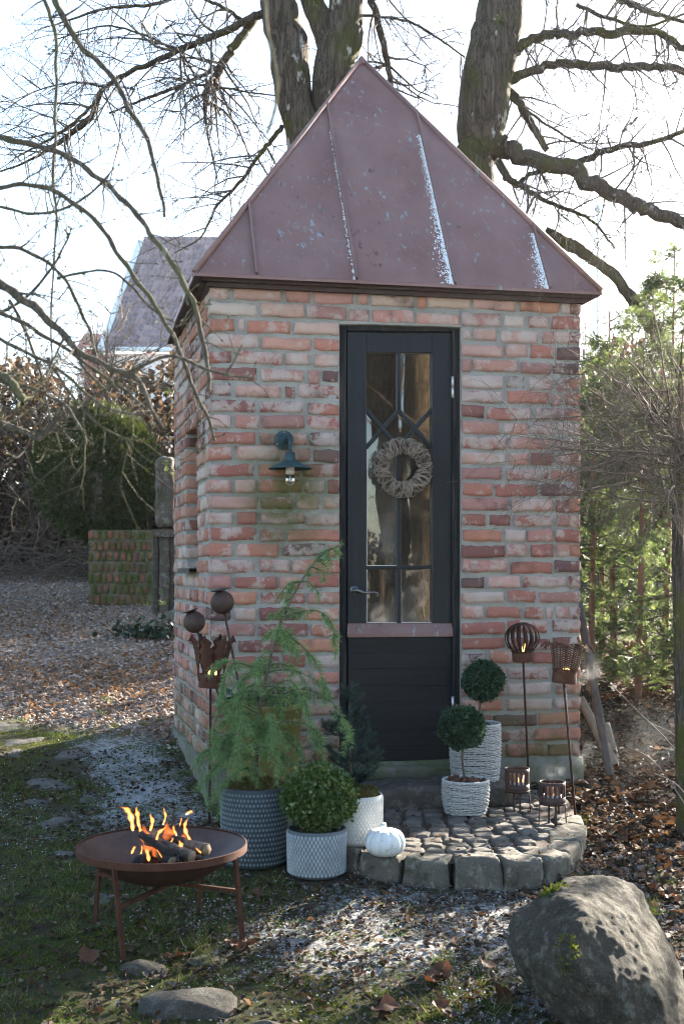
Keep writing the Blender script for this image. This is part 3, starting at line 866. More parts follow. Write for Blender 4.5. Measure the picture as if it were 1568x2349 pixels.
# ------------------------------------------------------------------ roof
ez = 2.597
EC = [Vector((-.711, 5.80, ez)), Vector((1.339, 6.20, ez)), Vector((.956, 7.94, ez)), Vector((-1.094, 7.54, ez))]
apex = Vector((.112, 6.87, 4.075))
roof = MB()
for i in range(4):
    roof.add([EC[i] * .998 + apex * .002 - Vector((0, 0, .012)), EC[(i + 1) % 4] * .998 + apex * .002 - Vector((0, 0, .012)), apex - Vector((0, 0, .02))], [(0, 1, 2)])
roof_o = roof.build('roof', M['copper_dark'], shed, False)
frostmb = MB()
frnd = random.Random(5)
for i in range(4):
    a, b = EC[i], EC[(i + 1) % 4]
    nrm = (b - a).cross(apex - a).normalized()
    ts = [0, .1432, .3816, .6236, .8658, 1] if i == 0 else [0, .14, .38, .62, .86, 1]
    mid = (a + b) / 2
    tm = .5
    def top(t_):
        """where the fall line from eave point t_ meets the hip"""
        h = min(t_, 1 - t_) * 2
        base = a.lerp(b, t_)
        return (a.lerp(apex, h) if t_ < .5 else b.lerp(apex, h))
    for k in range(5):
        t0, t1 = ts[k], ts[k + 1]
        poly = [a.lerp(b, t0), a.lerp(b, t1)]
        if t1 < 1: poly.append(top(t1))
        if t0 < .5 < t1: poly.append(apex)
        if t0 > 0: poly.append(top(t0))
        # gently dished sheet
        mb = MB()
        n = len(poly)
        cen = sum(poly, Vector()) / n
        off = nrm * brnd.uniform(.000, .003)
        mb.add([p + off for p in poly] + [p + off - nrm * .006 for p in poly], [tuple(range(n))] + [(j, n + j, n + (j + 1) % n, (j + 1) % n) for j in range(n)])
        mb.build('roof_panel', M['copper'], roof_o, False)
        if t1 < 1:
            p0, p1 = a.lerp(b, t1), top(t1)
            mb = MB()
            q0, q1 = p0 + nrm * .011, p1 + nrm * .011
            d_ = (p1 - p0).normalized(); sd_ = d_.cross(nrm)
            V_ = [q + sd_ * w + nrm * h for q in (q0, q1) for w, h in ((-.006, -.012), (-.006, .012), (.006, .012), (.006, -.012))]
            mb.add(V_, [(0, 1, 5, 4), (1, 2, 6, 5), (2, 3, 7, 6), (0, 3, 2, 1), (4, 5, 6, 7)])
            so = mb.build('seam', M['copper'], roof_o, False)
            if i == 0 and k > 0:
                # hoar frost along the shaded left side of the seam
                L_ = (p1 - p0).length
                wd_ = [0, .006, .024, .028][k]
                for _ in range([0, 260, 1700, 800][k]):
                    f = frnd.uniform(.0, .86)
                    dd = abs(frnd.gauss(0, wd_ * (1.15 - f * .85)))
                    if frnd.random() < .5: dd *= .35
                    c_ = p0 + d_ * (f * L_) - (sd_ if sd_.x > 0 else -sd_) * (.007 + dd) + nrm * .005
                    sz = frnd.uniform(.0012, .0034) * (1.3 - f * .6)
                    u_ = (d_ * frnd.gauss(0, 1) + sd_ * frnd.gauss(0, 1)).normalized()
                    w_ = nrm.cross(u_)
                    frostmb.add([c_ + u_ * sz * 1.6, c_ + w_ * sz, c_ - u_ * sz * 1.6, c_ - w_ * sz, c_ + nrm * sz * 1.2], [(0, 1, 4), (1, 2, 4), (2, 3, 4), (3, 0, 4)])
    # hip roll
    mb = MB()
    mb.tube([a + Vector((0, 0, .006)), apex + Vector((0, 0, .012))], [.016, .013], 8)
    mb.build('hip_roll', M['copper'], roof_o)
    # drip edge, fascia
    mb = MB()
    dn = Vector((0, 0, -1)); outn = Vector((b - a)).cross(Vector((0, 0, 1))).normalized()
    mb.prism([a + outn * .004, b + outn * .004, b + outn * .004 + dn * .016, a + outn * .004 + dn * .016], -outn * .006)
    mb.build('drip_edge', M['copper'], roof_o, False)
    cc = (EC[0] + EC[2]) / 2
    def inw(p, k): return Vector((cc.x + (p.x - cc.x) * k, cc.y + (p.y - cc.y) * k, p.z))
    mb = MB()
    for (k0, z0_, z1_) in ((.965, .012, .028), (.935, .027, .048)):
        a0, b0 = inw(a, k0), inw(b, k0)
        mb.prism([a0 + dn * z0_, b0 + dn * z0_, b0 + dn * z1_, a0 + dn * z1_], -outn * .03)
        mb.add([a + dn * .012, b + dn * .012, b0 + dn * (.0125), a0 + dn * .0125], [(0, 1, 2, 3)])
    a0, b0, a1, b1 = inw(a, .965), inw(b, .965), inw(a, .80), inw(b, .80)
    mb.add([a0 + dn * .0275, b0 + dn * .0275, b1 + dn * .0275, a1 + dn * .0275], [(0, 1, 2, 3)])
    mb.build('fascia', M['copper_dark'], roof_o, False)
tag(frostmb.build('frost_crust', M['frost'], roof_o, False), kind='stuff')
MB().lathe([(.032, -.035), (.02, .0), (.004, .018)], 12, apex + Vector((0, 0, .012))).build('apex_cap', M['copper'], roof_o)
# loose copper tongues under the left eave
for (f0, f1) in ((.02, .30), (.30, .62), (.62, .97)):
    a, b = EC[0].lerp(EC[3], f0), EC[0].lerp(EC[3], f1)
    MB().prism([a + nL * .006, b + nL * .012, b + nL * .014 - Vector((0, 0, .034)), a + nL * .004 - Vector((0, 0, .022))], nL * .003).build('eave_strip', M['copper'], roof_o, False)

# ------------------------------------------------------------------ door
def plate(pix, out, th, name, mat, par, bevel=0.0):
    o = MB().prism([WP(x, y, out) for x, y in pix], -nF * th).build(name, mat, par, False)
    bm = bmesh.new(); bm.from_mesh(o.data); bmesh.ops.recalc_face_normals(bm, faces=bm.faces); bm.to_mesh(o.data); bm.free()
    if bevel:
        md = o.modifiers.new('bevel', 'BEVEL'); md.width = bevel; md.segments = 2
    return o
rect = lambda x0, y0, x1, y1: [(x0, y0), (x1, y0), (x1, y1), (x0, y1)]
fr_o = plate([(779, 744), (794, 744), (794, 1756), (779, 1757)], -.028, .10, 'door_frame', M['frame_paint'], shed, .004)
plate([(1037, 746), (1058, 746), (1058, 1752), (1037, 1752)], -.028, .10, 'jamb', M['frame_paint'], fr_o, .004)
plate([(794.5, 745), (1036.5, 746), (1036.5, 760), (794.5, 758)], -.030, .10, 'head', M['frame_paint'], fr_o, .004)
DO = -.047
door = plate([(796, 761), (840, 761.5), (840, 1430), (797, 1430)], DO, .045, 'door', M['black_paint'], shed, .003)
tag(door, 'black door with lattice glazing above and horizontal boards below')
plate([(990, 763), (1035, 763), (1035, 1430), (990, 1430)], DO, .045, 'stile', M['black_paint'], door, .003)
plate([(840.4, 762), (989.6, 763), (989.6, 809), (840.4, 808)], DO - .0015, .043, 'top_rail', M['black_paint'], door, .003)
ys_ = [1461.5, 1496, 1534, 1573, 1608, 1644, 1681, 1716, 1752]
for a, b in zip(ys_, ys_[1:]):
    plate(rect(798, a + .08, 1035, b - .08), DO + .004 + brnd.uniform(-.0004, .0004), .03, 'board', M['black_boards'], door, .0011)
plate(rect(798, 1430, 1035, 1752), DO - .02, .02, 'backing_board', M['black_boards'], door)
# glazing bars
def gbar(x0, y0, x1, y1, w, name='glazing_bar', out=DO - .004):
    d = Vector((x1 - x0, y1 - y0)).normalized() * w / 2
    nn = Vector((-d.y, d.x))
    pix = [(x0 + nn.x, y0 + nn.y), (x1 + nn.x, y1 + nn.y), (x1 - nn.x, y1 - nn.y), (x0 - nn.x, y0 - nn.y)]
    return plate(pix, out, .03, name, M['black_paint'], door, .004 if w > 4 else 0)
xc = 915
gbar(xc, 808, xc, 941, 10); gbar(xc, 1024, xc, 1431, 10.5)
gbar(839, 1302, 991, 1301, 8, out=DO - .0055)
for k, (x0, y0, x1, y1) in enumerate(((839, 938, xc, 1026), (xc, 941, 839, 1028), (xc, 941, 991, 1028), (991, 938, xc, 1026))):
    gbar(x0, y0, x1, y1, 9, out=DO - .004 - .0012 * (k + 1))
GO = DO - .022
panes = [([(838, 806), (xc, 806), (xc, 941), (877, 984), (838, 938)], 'glass'), ([(xc, 806), (992, 806), (992, 938), (953, 984), (xc, 941)], 'glass'),
         ([(838, 938), (877, 984), (838, 1028)], 'glass'), ([(992, 938), (953, 984), (992, 1028)], 'glass'), ([(xc, 941), (953, 984), (xc, 1026), (877, 984)], 'glass'),
         ([(838, 1028), (877, 984), (xc, 1026), (xc, 1302), (838, 1302)], 'glass_dusty'), ([(xc, 1026), (953, 984), (992, 1028), (992, 1302), (xc, 1302)], 'glass'),
         ([(838, 1302), (xc, 1302), (xc, 1432), (838, 1432)], 'glass_dusty'), ([(xc, 1302), (992, 1302), (992, 1432), (xc, 1432)], 'glass_dusty')]
prnd = random.Random(3)
for pix, m_ in panes:
    pts = [WP(x, y, GO) for x, y in pix]
    c_ = sum(pts, Vector()) / len(pts)
    tx, tz = prnd.uniform(-.012, .012), prnd.uniform(-.012, .012)
    pts = [p + nF * (((p - c_).dot(E1)) * tx * .5 + (p.z - c_.z) * tz * .5) for p in pts]
    MB().add(pts, [tuple(range(len(pts)))]).build('pane', M[m_], door, False)
# putty line, white where the paint has gone
for (x0, y0, x1, y1) in ((990.3, 812, 990.3, 935), (841, 1030, 841, 1298), (841, 1306, 841, 1428), (919.6, 1306, 919.6, 1428), (842, 1428, 913, 1428.5), (920, 1428, 990, 1428), (842, 1297, 912, 1297.5)):
    gbar(x0, y0, x1, y1, 1.3, 'putty_line', DO - .008).data.materials[0] = M['ceramic']
# copper water bar
V_ = [WP(797, 1430, DO + .002), WP(1036, 1430, DO + .002), WP(1038, 1452, DO + .035), WP(796, 1454, DO + .035), WP(796, 1462, DO + .033), WP(1038, 1460, DO + .033), WP(1036, 1461, DO), WP(797, 1461, DO)]
MB().add(V_, [(0, 1, 2, 3), (3, 2, 5, 4), (4, 5, 6, 7), (0, 3, 4, 7), (1, 6, 5, 2)]).build('water_bar', M['copper'], door, False)
# handle
hc = WP(811.5, 1354, DO)
mF = Matrix((E1, Vector((0, 0, 1)), nF)).transposed()
mb = MB().lathe([(.024, 0), (.024, .004), (.018, .008), (.011, .010), (.010, .03), (.012, .034), (.0, .036)], 20, hc, mF)
pts = catmull([hc + nF * .030, hc + nF * .042 + E1 * .012, hc + nF * .046 + E1 * .045 + Vector((0, 0, -.012)), hc + nF * .046 + E1 * .085 + Vector((0, 0, -.010)), hc + nF * .044 + E1 * .108 + Vector((0, 0, -.014)), hc + nF * .042 + E1 * .114 + Vector((0, 0, -.024)), hc + nF * .042 + E1 * .106 + Vector((0, 0, -.026))], 4)
mb.tube(pts, [.009 - .004 * min(1, i / 14) for i in range(len(pts))], 8)
mb.build('handle', M['pewter'], door)
kc = WP(811, 1386, DO + .001)
MB().lathe([(.008, 0), (.008, .001), (.0, .001)], 14, kc, mF).build('keyhole', M['char'], door)
for y0, y1 in ((863.5, 887), (888.5, 912), (1598, 1628)):
    MB().tube([WP(1037.5, y1, -.022), WP(1037.5, y0, -.022)], .0075, 10).build('hinge', M['steel'], door)
# lintel plaster band and threshold
mb, _ = wall_grid(A3, E1, nF, W1, Z0, Z1, [], 10)
pts = [(778, 735), (870, 737), (960, 741), (1060, 745), (1060, 751), (1000, 748), (930, 747), (860, 744), (778, 744)]
plate(pts, .000, .05, 'lintel_mortar', M['mortar'], shed, .004)
V_, F_ = rock_box((.42, .09, .035), (14, 4, 3), .012, .006, 22, 7)
mT = Matrix((E1, -nF, Vector((0, 0, 1)))).transposed()
tc_ = WP(925, 1773, -.02); tc_.z = .135
MB().add([mT @ v + tc_ for v in V_], F_).build('threshold', M['plinth'], shed)

# ------------------------------------------------------------------ cobbled step, doorstep
PZ = .03
outline = [Vector(p) for p in ((-.36, 5.55), (-.30, 5.15), (-.13, 4.92), (.028, 4.80), (.13, 4.71), (.30, 4.645), (.496, 4.60), (.675, 4.60), (.858, 4.71), (.985, 4.93), (1.06, 5.23), (1.11, 5.60), (1.13, 5.95))]
paving = MB()
base_pts = outline + [Vector((1.10, 6.20)), Vector((-.36, 5.96))]
paving.add([(p.x * .97 + .02, p.y + .03, PZ - .011) for p in base_pts], [tuple(range(len(base_pts)))])
paving_o = paving.build('paving', M['soil'], None, False)
tag(paving_o, kind='structure')
srnd = random.Random(21)
def stone_at(name, c, half, rz, mat, par, seed, r=.02, rough=.006, low=.012, n=(5, 5, 3), taper=0.0, tilt=3, skew=None):
    V_, F_ = rock_box(half, n, r, rough, 30, seed, low)
    m = Matrix.Rotation(rz, 4, 'Z') @ Matrix.Rotation(rad(srnd.gauss(0, tilt)), 4, 'X') @ Matrix.Rotation(rad(srnd.gauss(0, tilt)), 4, 'Y')
    m.translation = c
    V2 = []
    for v in V_:
        k = 1 + taper * (v.z / half[2])
        V2.append(Vector((v.x * k, v.y * k, v.z)))
    o = link(name, MB().add(V2, F_).mesh(name, mat), par)
    o.matrix_local = m
    return o
# edge stones along the rim
rim = catmull([tuple(p) for p in outline], 12)
acc = [0.]
for a, b in zip(rim, rim[1:]): acc.append(acc[-1] + float(np.linalg.norm(b - a)))
def rim_at(s):
    i = min(max(1, int(np.searchsorted(acc, s))), len(rim) - 1)
    f = (s - acc[i - 1]) / max(1e-6, acc[i] - acc[i - 1])
    p = rim[i - 1] * (1 - f) + rim[i] * f
    d = rim[i] - rim[i - 1]
    return Vector(p), math.atan2(d[1], d[0])
s = .02
lens = [.19, .2, .17, .17, .18, .2, .205, .20, .19, .18, .18, .2, .19, .2]
for L in lens:
    if s + L > acc[-1]: break
    p, a = rim_at(s + L / 2)
    inn = Vector((-math.sin(a), math.cos(a)))
    wdt = srnd.uniform(.065, .085)
    c = p + inn * wdt
    hh = .075
    stone_at('edge_stone', (c.x, c.y, PZ - hh + .012 + srnd.uniform(-.012, .012)), (L / 2 - .010, wdt, hh), a + srnd.gauss(0, .05), M['edge_stone'], paving_o, srnd.uniform(0, 99), .016, .007, .014, (9, 7, 6), -.05, 2.5)
    s += L
# setts in bowed rows following the rim
def inside(x, y, marg):
    p = Vector((x, y)); n = len(base_pts); c = False
    for i in range(n):
        a, b = base_pts[i], base_pts[(i + 1) % n]
        if (a.y > y) != (b.y > y) and x < (b.x - a.x) * (y - a.y) / (b.y - a.y) + a.x: c = not c
    if not c: return False
    return min((p - Vector(q)).length for q in rim) > marg
row = 0
cen = Vector((.42, 6.2))
rr = .28
while rr < 1.55:
    n = max(4, int(math.pi * rr / .096))
    for i in range(n):
        a = math.pi + math.pi * (i + .5 * (row % 2) + srnd.uniform(-.12, .12)) / n
        x, y = cen.x + rr * 1.0 * math.cos(a), cen.y + rr * 1.02 * math.sin(a)
        if not inside(x, y, .155): continue
        if y > 5.72 - .0 and -.1 < x < .82: continue
        hl = .5 * math.pi * rr / n
        stone_at('sett', (x, y, PZ - .035 + srnd.uniform(-.004, .005)), (hl * srnd.uniform(.84, .97) - .002, srnd.uniform(.036, .043), .036), a + math.pi / 2 + srnd.gauss(0, .12), M['sett'], paving_o, srnd.uniform(0, 99), .010, .004, .006, (6, 5, 3), -.05, 1.2)
    rr += .088
    row += 1
V_, F_ = rock_box((.45, .2, .06), (18, 9, 5), .03, .008, 20, 3.3, .03)
dst = Vector((.37, 5.89, .052))
step = MB().add([mT @ v + dst for v in V_], F_).build('doorstep', M['step_stone'])
tag(step, 'dark rough stone doorstep below the black door', 'doorstep')

# ------------------------------------------------------------------ wall lamp
lp = empty('wall_lamp', WP(651, 1010), 'small weathered green copper lamp with cone shade and clear bulb on brick wall', 'lamp')
bc = WP(651, 1010, .004)
MB().lathe([(.048, 0), (.048, .006), (.045, .009), (.028, .010), (.027, .018), (.02, .026), (.012, .03), (.009, .034), (0, .036)], 28, bc, mF).build('backplate', M['verdigris'], lp)
for a in (90, 210, 330):
    MB().lathe([(.003, 0), (.003, .002), (0, .003)], 8, bc + nF * .0085 + E1 * .040 * math.cos(rad(a)) + Vector((0, 0, .040 * math.sin(rad(a)))), mF).build('screw', M['steel'], lp)
sx = WP(665, 1075, .10)
arm = catmull([bc + nF * .03 + E1 * .004, bc + nF * .065 + E1 * .014 + Vector((0, 0, .005)), Vector((sx.x, sx.y, bc.z - .022)), Vector((sx.x, sx.y, bc.z - .062))], 6)
MB().tube(arm, .0078, 10).build('arm', M['verdigris'], lp)
zt = bc.z - .058
MB().lathe([(.011, .004), (.011, -.010), (.024, -.0105), (.026, -.048), (.034, -.054), (.107, -.090), (.1075, -.093), (.100, -.0915), (.03, -.058), (.022, -.05), (.022, -.03)], 36, Vector((sx.x, sx.y, zt)), cap1=True).build('shade', M['verdigris'], lp)
MB().lathe([(.021, -.058), (.022, -.100), (.0225, -.104), (.0225, -.117), (.0, -.117)], 20, Vector((sx.x, sx.y, zt))).build('socket', M['ceramic'], lp)
MB().lathe([(.014, -.117), (.017, -.124), (.024, -.138), (.0255, -.150), (.022, -.164), (.012, -.173), (.0, -.175)], 20, Vector((sx.x, sx.y, zt)), cap0=False, cap1=False).build('bulb', M['bulb_glass'], lp)
MB().tube([Vector((sx.x, sx.y, zt - .12)), Vector((sx.x, sx.y, zt - .155))], .002, 6).build('filament', M['steel'], lp)

# ------------------------------------------------------------------ twig wreath on the door
wc = WP(924, 1073, DO + .045)
wr = empty('twig_wreath', wc, 'round wreath of grey twigs hanging on the black glazed door', 'wreath')
wrn = random.Random(8)
mb = MB()
Rm, rm = .112, .041
for k in range(165):
    a0 = wrn.uniform(0, 2 * math.pi); da = wrn.gauss(0, .34); r_ = rm * wrn.uniform(.8, 1.1)
    ph = wrn.uniform(0, 6.28); span = wrn.uniform(3.2, 6.2)
    pts = []
    for i in range(9):
        f = i / 8
        th = ph + span * f; a = a0 + da * (f - .5) * 2
        rr_ = Rm + r_ * math.cos(th) * wrn.uniform(.94, 1.06)
        pts.append(wc + E1 * rr_ * math.cos(a) + Vector((0, 0, rr_ * math.sin(a))) + nF * (r_ * .75 * math.sin(th)))
    mb.tube(pts, wrn.uniform(.0017, .0030), 5)
mb.build('wrapped_twigs', M['wreath_twig'], wr)
mb = MB()
for k in range(26):
    a0 = wrn.uniform(0, 6.28); pts = []
    ro, zo = wrn.uniform(-.02, .02), wrn.uniform(-.018, .018)
    for i in range(14):
        a = a0 + i / 13 * 4.2
        pts.append(wc + E1 * (Rm + ro) * math.cos(a) + Vector((0, 0, (Rm + ro) * math.sin(a))) + nF * zo)
    mb.tube(pts, .003, 4)
mb.build('core_ring', M['twig_brown'], wr)
mb = MB()
for k in range(30):
    a = wrn.uniform(0, 6.28); rr_ = Rm + rm * wrn.choice((-1, 1)) * .95
    p = wc + E1 * rr_ * math.cos(a) + Vector((0, 0, rr_ * math.sin(a))) + nF * wrn.uniform(-.02, .03)
    q = p + Vector((wrn.gauss(0, .012), wrn.gauss(0, .008), wrn.gauss(0, .012)))
    mb.tube([p, (p + q) / 2 + Vector((0, 0, wrn.gauss(0, .004))), q], [.0012, .001, .0006], 4)
mb.build('loose_ends', M['wreath_twig'], wr)

# ------------------------------------------------------------------ pots
def cells(c, r0, r1, z0, z1, nrow, ncol, shape, proud=.0025, gapw=.84, stagger=True, skip_back=False):
    """raised cells of an embossed pot; shape: 'oval' or 'diamond'"""
    mb_ = MB()
    hz = (z1 - z0) / nrow
    for i in range(nrow):
        zc = z0 + (i + .5) * hz
        for j in range(ncol):
            a = 2 * math.pi * (j + (.5 * (i % 2) if stagger else 0)) / ncol
            r = r0 + (r1 - r0) * (i + .5) / nrow
            wv = math.pi * r / ncol * gapw
            hv = hz * (.62 if shape == 'oval' else .40)
            pts = []
            angs = (90, 35, -35, -90, -145, 145) if shape == 'oval' else (90, 0, -90, 180)
            for q in angs:
                du, dz = wv * math.cos(rad(q)) * (1.12 if shape == 'oval' else 1), hv * math.sin(rad(q))
                aa = a + du / r
                rr_ = r + (r1 - r0) * (dz / (z1 - z0))
                pts.append((aa, zc + dz, rr_))
            n = len(pts)
            V0 = [Vector(c) + Vector((q[2] * math.cos(q[0]), q[2] * math.sin(q[0]), q[1])) for q in pts]
            ctr = sum(V0, Vector()) / n
            nr = Vector((math.cos(a), math.sin(a), 0))
            V1 = [ctr + (p - ctr) * .74 + nr * proud for p in V0]
            mb_.add(V0 + V1 + [ctr + nr * proud * .72], [(k, (k + 1) % n, n + (k + 1) % n, n + k) for k in range(n)] + [(n + k, n + (k + 1) % n, 2 * n) for k in range(n)])
    return mb_
def pot(name, label, c, rt, rb, h, body, relief, nrow, ncol, shape, wall=.012, band=.02, group='patterned plant pots by the door', foot=.0):
    e = empty(name, c, label, 'plant pot', group)
    prof = [(rb * .80, .0), (rb * .93, .004), (rb * 1.0, .016), (rb + (rt - rb) * .5, h * .5), (rt, h - .004), (rt - .003, h), (rt - wall + .003, h), (rt - wall, h - .004), (rt - wall - .004, h * .72), (0.001, h * .72)]
    MB().lathe(prof, 64, c, cap1=False).build('body', M[body], e)
    tag(cells(c, rb + .0005, rt + .0005, band * 1.2, h - band, nrow, ncol, shape).build('embossed_pattern', M[relief], e, False), kind='stuff')
    return e
def ground_put(x, y, D, z=None):
    X = (x - CX) * D / F
    return Vector((X, D, gz(X, D) if z is None else z))
pd = ground_put(584, 0, 4.97); pd.z -= .004
pot('patterned_pot', 'large dark slate pot with diamond pattern holding the cedar', pd, .142, .136, .325, 'pot_dark', 'pot_dark_relief', 15, 58, 'diamond', band=.012)
pg = ground_put(726, 0, 4.80); pg.z -= .004
pot('patterned_pot', 'squat grey pot with pale scale pattern under the clipped box ball', pg, .119, .115, .188, 'pot_grey', 'pot_grey_relief', 11, 46, 'oval', band=.013)
pw = Vector(((818 - CX) * 4.93 / F, 4.93, PZ + .008))
pot('patterned_pot', 'white honeycomb pot of the small spruce, behind the white pumpkin', pw, .107, .104, .20, 'pot_white', 'pot_white_relief', 13, 44, 'oval', band=.014)
pt_ = ground_put(601, 0, 5.60)
e = empty('tall_planter', pt_, 'tall tapering planter stained green with algae, behind the cedar', 'plant pot')
MB().lathe([(.13, -.02), (.148, .0), (.17, .3), (.186, .52), (.198, .525), (.203, .55), (.195, .556), (.18, .556), (.175, .50), (.001, .49)], 48, pt_, fn=lambda a, i: 1 + .012 * math.sin(3 * a + 1)).build('body', M['algae_pot'], e)

# scatter a pad of moss / soil in each pot
def pad(name, label, cat, c, r, z, mat_, dome, n, seed, parent_=None):
    rs = np.random.RandomState(seed)
    a = rs.uniform(0, 2 * np.pi, n); q = r * np.sqrt(rs.uniform(0, 1, n))
    x, y = q * np.cos(a), q * np.sin(a)
    bumpy = np.array([noise.noise((xx * 22, yy * 22, seed)) for xx, yy in zip(x, y)])
    zz_ = z + dome * (1 - (q / r) ** 2) + .018 * bumpy
    pos = np.stack([c.x + x, c.y + y, c.z + zz_], 1)
    ax = rs.normal(size=(n, 3)) * .8 + np.array([0, 0, .7])
    V_, F_ = instance([(-.15, 0, 0), (.15, 0, 0), (.09, 1, .1), (-.09, 1, .1)], [(0, 1, 2, 3)], pos, rot_frames(ax, rs), rs.uniform(.006, .015, n))
    mb_ = MB().lathe([(r, z - .01), (r * .9, z + dome * .25), (r * .6, z + dome * .65), (.001, z + dome)], 24, c, cap1=False)
    o = mb_.build(name, M['soil'])
    tag(o, label, cat)
    b = link('moss_tufts', np_mesh('moss_tufts', V_, F_, M[mat_]), o)
    tag(b, kind='stuff')
    return o
pad('moss_cushion', 'brown and green moss cushion filling the large dark pot', 'moss', pd, .127, .315, 'pot_moss', .03, 5200, 1)
pad('moss_cushion', 'green moss cushion filling the white honeycomb pot', 'moss', pw, .094, .195, 'pot_moss', .03, 3600, 2)
pad('potting_soil', 'dark soil under the box ball in the grey pot', 'soil', pg, .105, .165, 'pot_moss', .004, 300, 3)
pad('potting_soil', 'dark soil on top of the tall green stained planter', 'soil', pt_, .17, .52, 'pot_moss', .01, 300, 4)

# ------------------------------------------------------------------ needle plants
def needles(paths, mat_, rs, per_m, ln, wd_, spread, droop=0., up=0.):
    """needles set all round along twig paths (lists of np points)"""
    pos, ax = [], []
    for pts in paths:
        pts = np.asarray(pts)
        seg = np.diff(pts, axis=0); L_ = np.linalg.norm(seg, axis=1)
        for i in range(len(seg)):
            k = rs.poisson(per_m * L_[i])
            if k == 0: continue
            f = rs.uniform(0, 1, (k, 1))
            pos.append(pts[i] + seg[i] * f)
            d = seg[i] / max(L_[i], 1e-6)
            r = rs.normal(size=(k, 3)); r -= (r @ d)[:, None] * d
            r /= np.maximum(np.linalg.norm(r, axis=1, keepdims=True), 1e-6)
            q = d * (1 - spread) + r * spread
            q[:, 2] += up - droop
            ax.append(q)
    pos = np.concatenate(pos); ax = np.concatenate(ax)
    n = len(pos)
    return instance([(-.5, 0, 0), (.5, 0, 0), (.32, .7, 0), (0, 1, 0), (-.32, .7, 0)], [(0, 1, 2, 3, 4)], pos, rot_frames(ax, rs), np.stack([np.full(n, wd_), rs.uniform(.7, 1.15, n) * ln, np.ones(n)], 1))
def bent(p, d, L, n, bend, wob, rnd):
    """curved twig path: bends downwards by bend"""
    pts = [Vector(p)]; d = Vector(d).normalized()
    for i in range(n):
        d = (d + Vector((rnd.gauss(0, wob), rnd.gauss(0, wob), rnd.gauss(0, wob) - bend / n))).normalized()
        pts.append(pts[-1] + d * (L / n))
    return pts
crn = random.Random(14)
stem = [Vector(q) for q in catmull([tuple(P(584, 1800, 4.97)), tuple(P(590, 1690, 4.97)), tuple(P(598, 1610, 4.96)), tuple(P(612, 1545, 4.97)), tuple(P(627, 1480, 4.99)), tuple(P(650, 1415, 5.0)), tuple(P(690, 1335, 5.02)), tuple(P(735, 1275, 5.04)), tuple(P(785, 1248, 5.05))], 4)]
ced = empty('cedar_tree', pd, 'young weeping cedar with soft green needles in the large dark pot', 'tree')
mb = MB(); mb.tube(stem, [.011 - .0088 * i / (len(stem) - 1) for i in range(len(stem))], 7)
paths = [[np.array(q) for q in stem[26:]]]
ntw = len(stem)
for i in range(66):
    f = crn.uniform(.05, .97) ** 1.15
    k = int(f * (ntw - 1)); p = stem[k]
    a = crn.uniform(0, 6.28)
    L = (.25 * (1 - f) ** .7 + .05) * crn.uniform(.55, 1.15)
    d = Vector((math.cos(a), math.sin(a) * .8, .55 - .35 * f))
    if f > .45: L *= .75
    pts = bent(p, d, L, 8, 1.35 + crn.uniform(-.4, .6), .12, crn)
    mb.tube(pts, [.0032 - .0024 * j / 8 for j in range(9)], 5)
    paths.append([np.array(q) for q in pts])
    for j in range(int(2 + L * 16)):
        m_ = crn.randint(2, 8); p2 = pts[m_]
        d2 = (pts[min(8, m_ + 1)] - pts[m_ - 1]).normalized() + Vector((crn.gauss(0, .7), crn.gauss(0, .7), crn.gauss(-.2, .4)))
        pp = bent(p2, d2, L * crn.uniform(.22, .5), 5, 1.0, .12, crn)
        mb.tube(pp, [.0016, .0014, .0012, .001, .0009, .0007], 4)
        paths.append([np.array(q) for q in pp])
# the long side shoots that reach over the wall and the door
for (pp) in ([(640, 1450, 4.99), (690, 1480, 4.93), (730, 1530, 4.88), (745, 1600, 4.86)], [(600, 1620, 4.96), (690, 1580, 4.9), (770, 1620, 4.85), (805, 1700, 4.8)], [(600, 1640, 4.96), (520, 1610, 4.85), (490, 1680, 4.8), (505, 1740, 4.78)],
             [(650, 1415, 5.0), (720, 1400, 4.95), (760, 1430, 4.9), (772, 1500, 4.88)], [(595, 1660, 4.96), (700, 1660, 4.82), (740, 1720, 4.78), (742, 1800, 4.76)], [(612, 1545, 4.97), (540, 1520, 4.9), (515, 1560, 4.86), (505, 1620, 4.84)],
             [(590, 1690, 4.97), (560, 1650, 4.75), (545, 1710, 4.70), (548, 1790, 4.70)], [(592, 1680, 4.97), (620, 1640, 4.74), (640, 1700, 4.69), (632, 1800, 4.68)], [(600, 1600, 4.96), (660, 1560, 4.84), (700, 1610, 4.78), (715, 1680, 4.77)]):
    pts = [Vector(q) for q in catmull([tuple(P(*q)) for q in pp], 6)]
    mb.tube(pts, [.0034 - .0026 * j / (len(pts) - 1) for j in range(len(pts))], 5)
    paths.append([np.array(q) for q in pts])
    for j in range(9):
        k = crn.randint(4, len(pts) - 2)
        q = bent(pts[k], (pts[k + 1] - pts[k]).normalized() + Vector((crn.gauss(0, .6), crn.gauss(0, .6), crn.gauss(-.2, .3))), crn.uniform(.04, .10), 4, .9, .1, crn)
        mb.tube(q, [.0016, .0014, .0011, .0009, .0007], 4)
        paths.append([np.array(u) for u in q])
mb.build('stem', M['twig_brown'], ced)
rs = np.random.RandomState(4)
V_, F_ = needles(paths, None, rs, 1150, .024, .0015, .62)
tag(link('needles', np_mesh('needles', V_, F_, M['cedar_needle']), ced), kind='stuff')

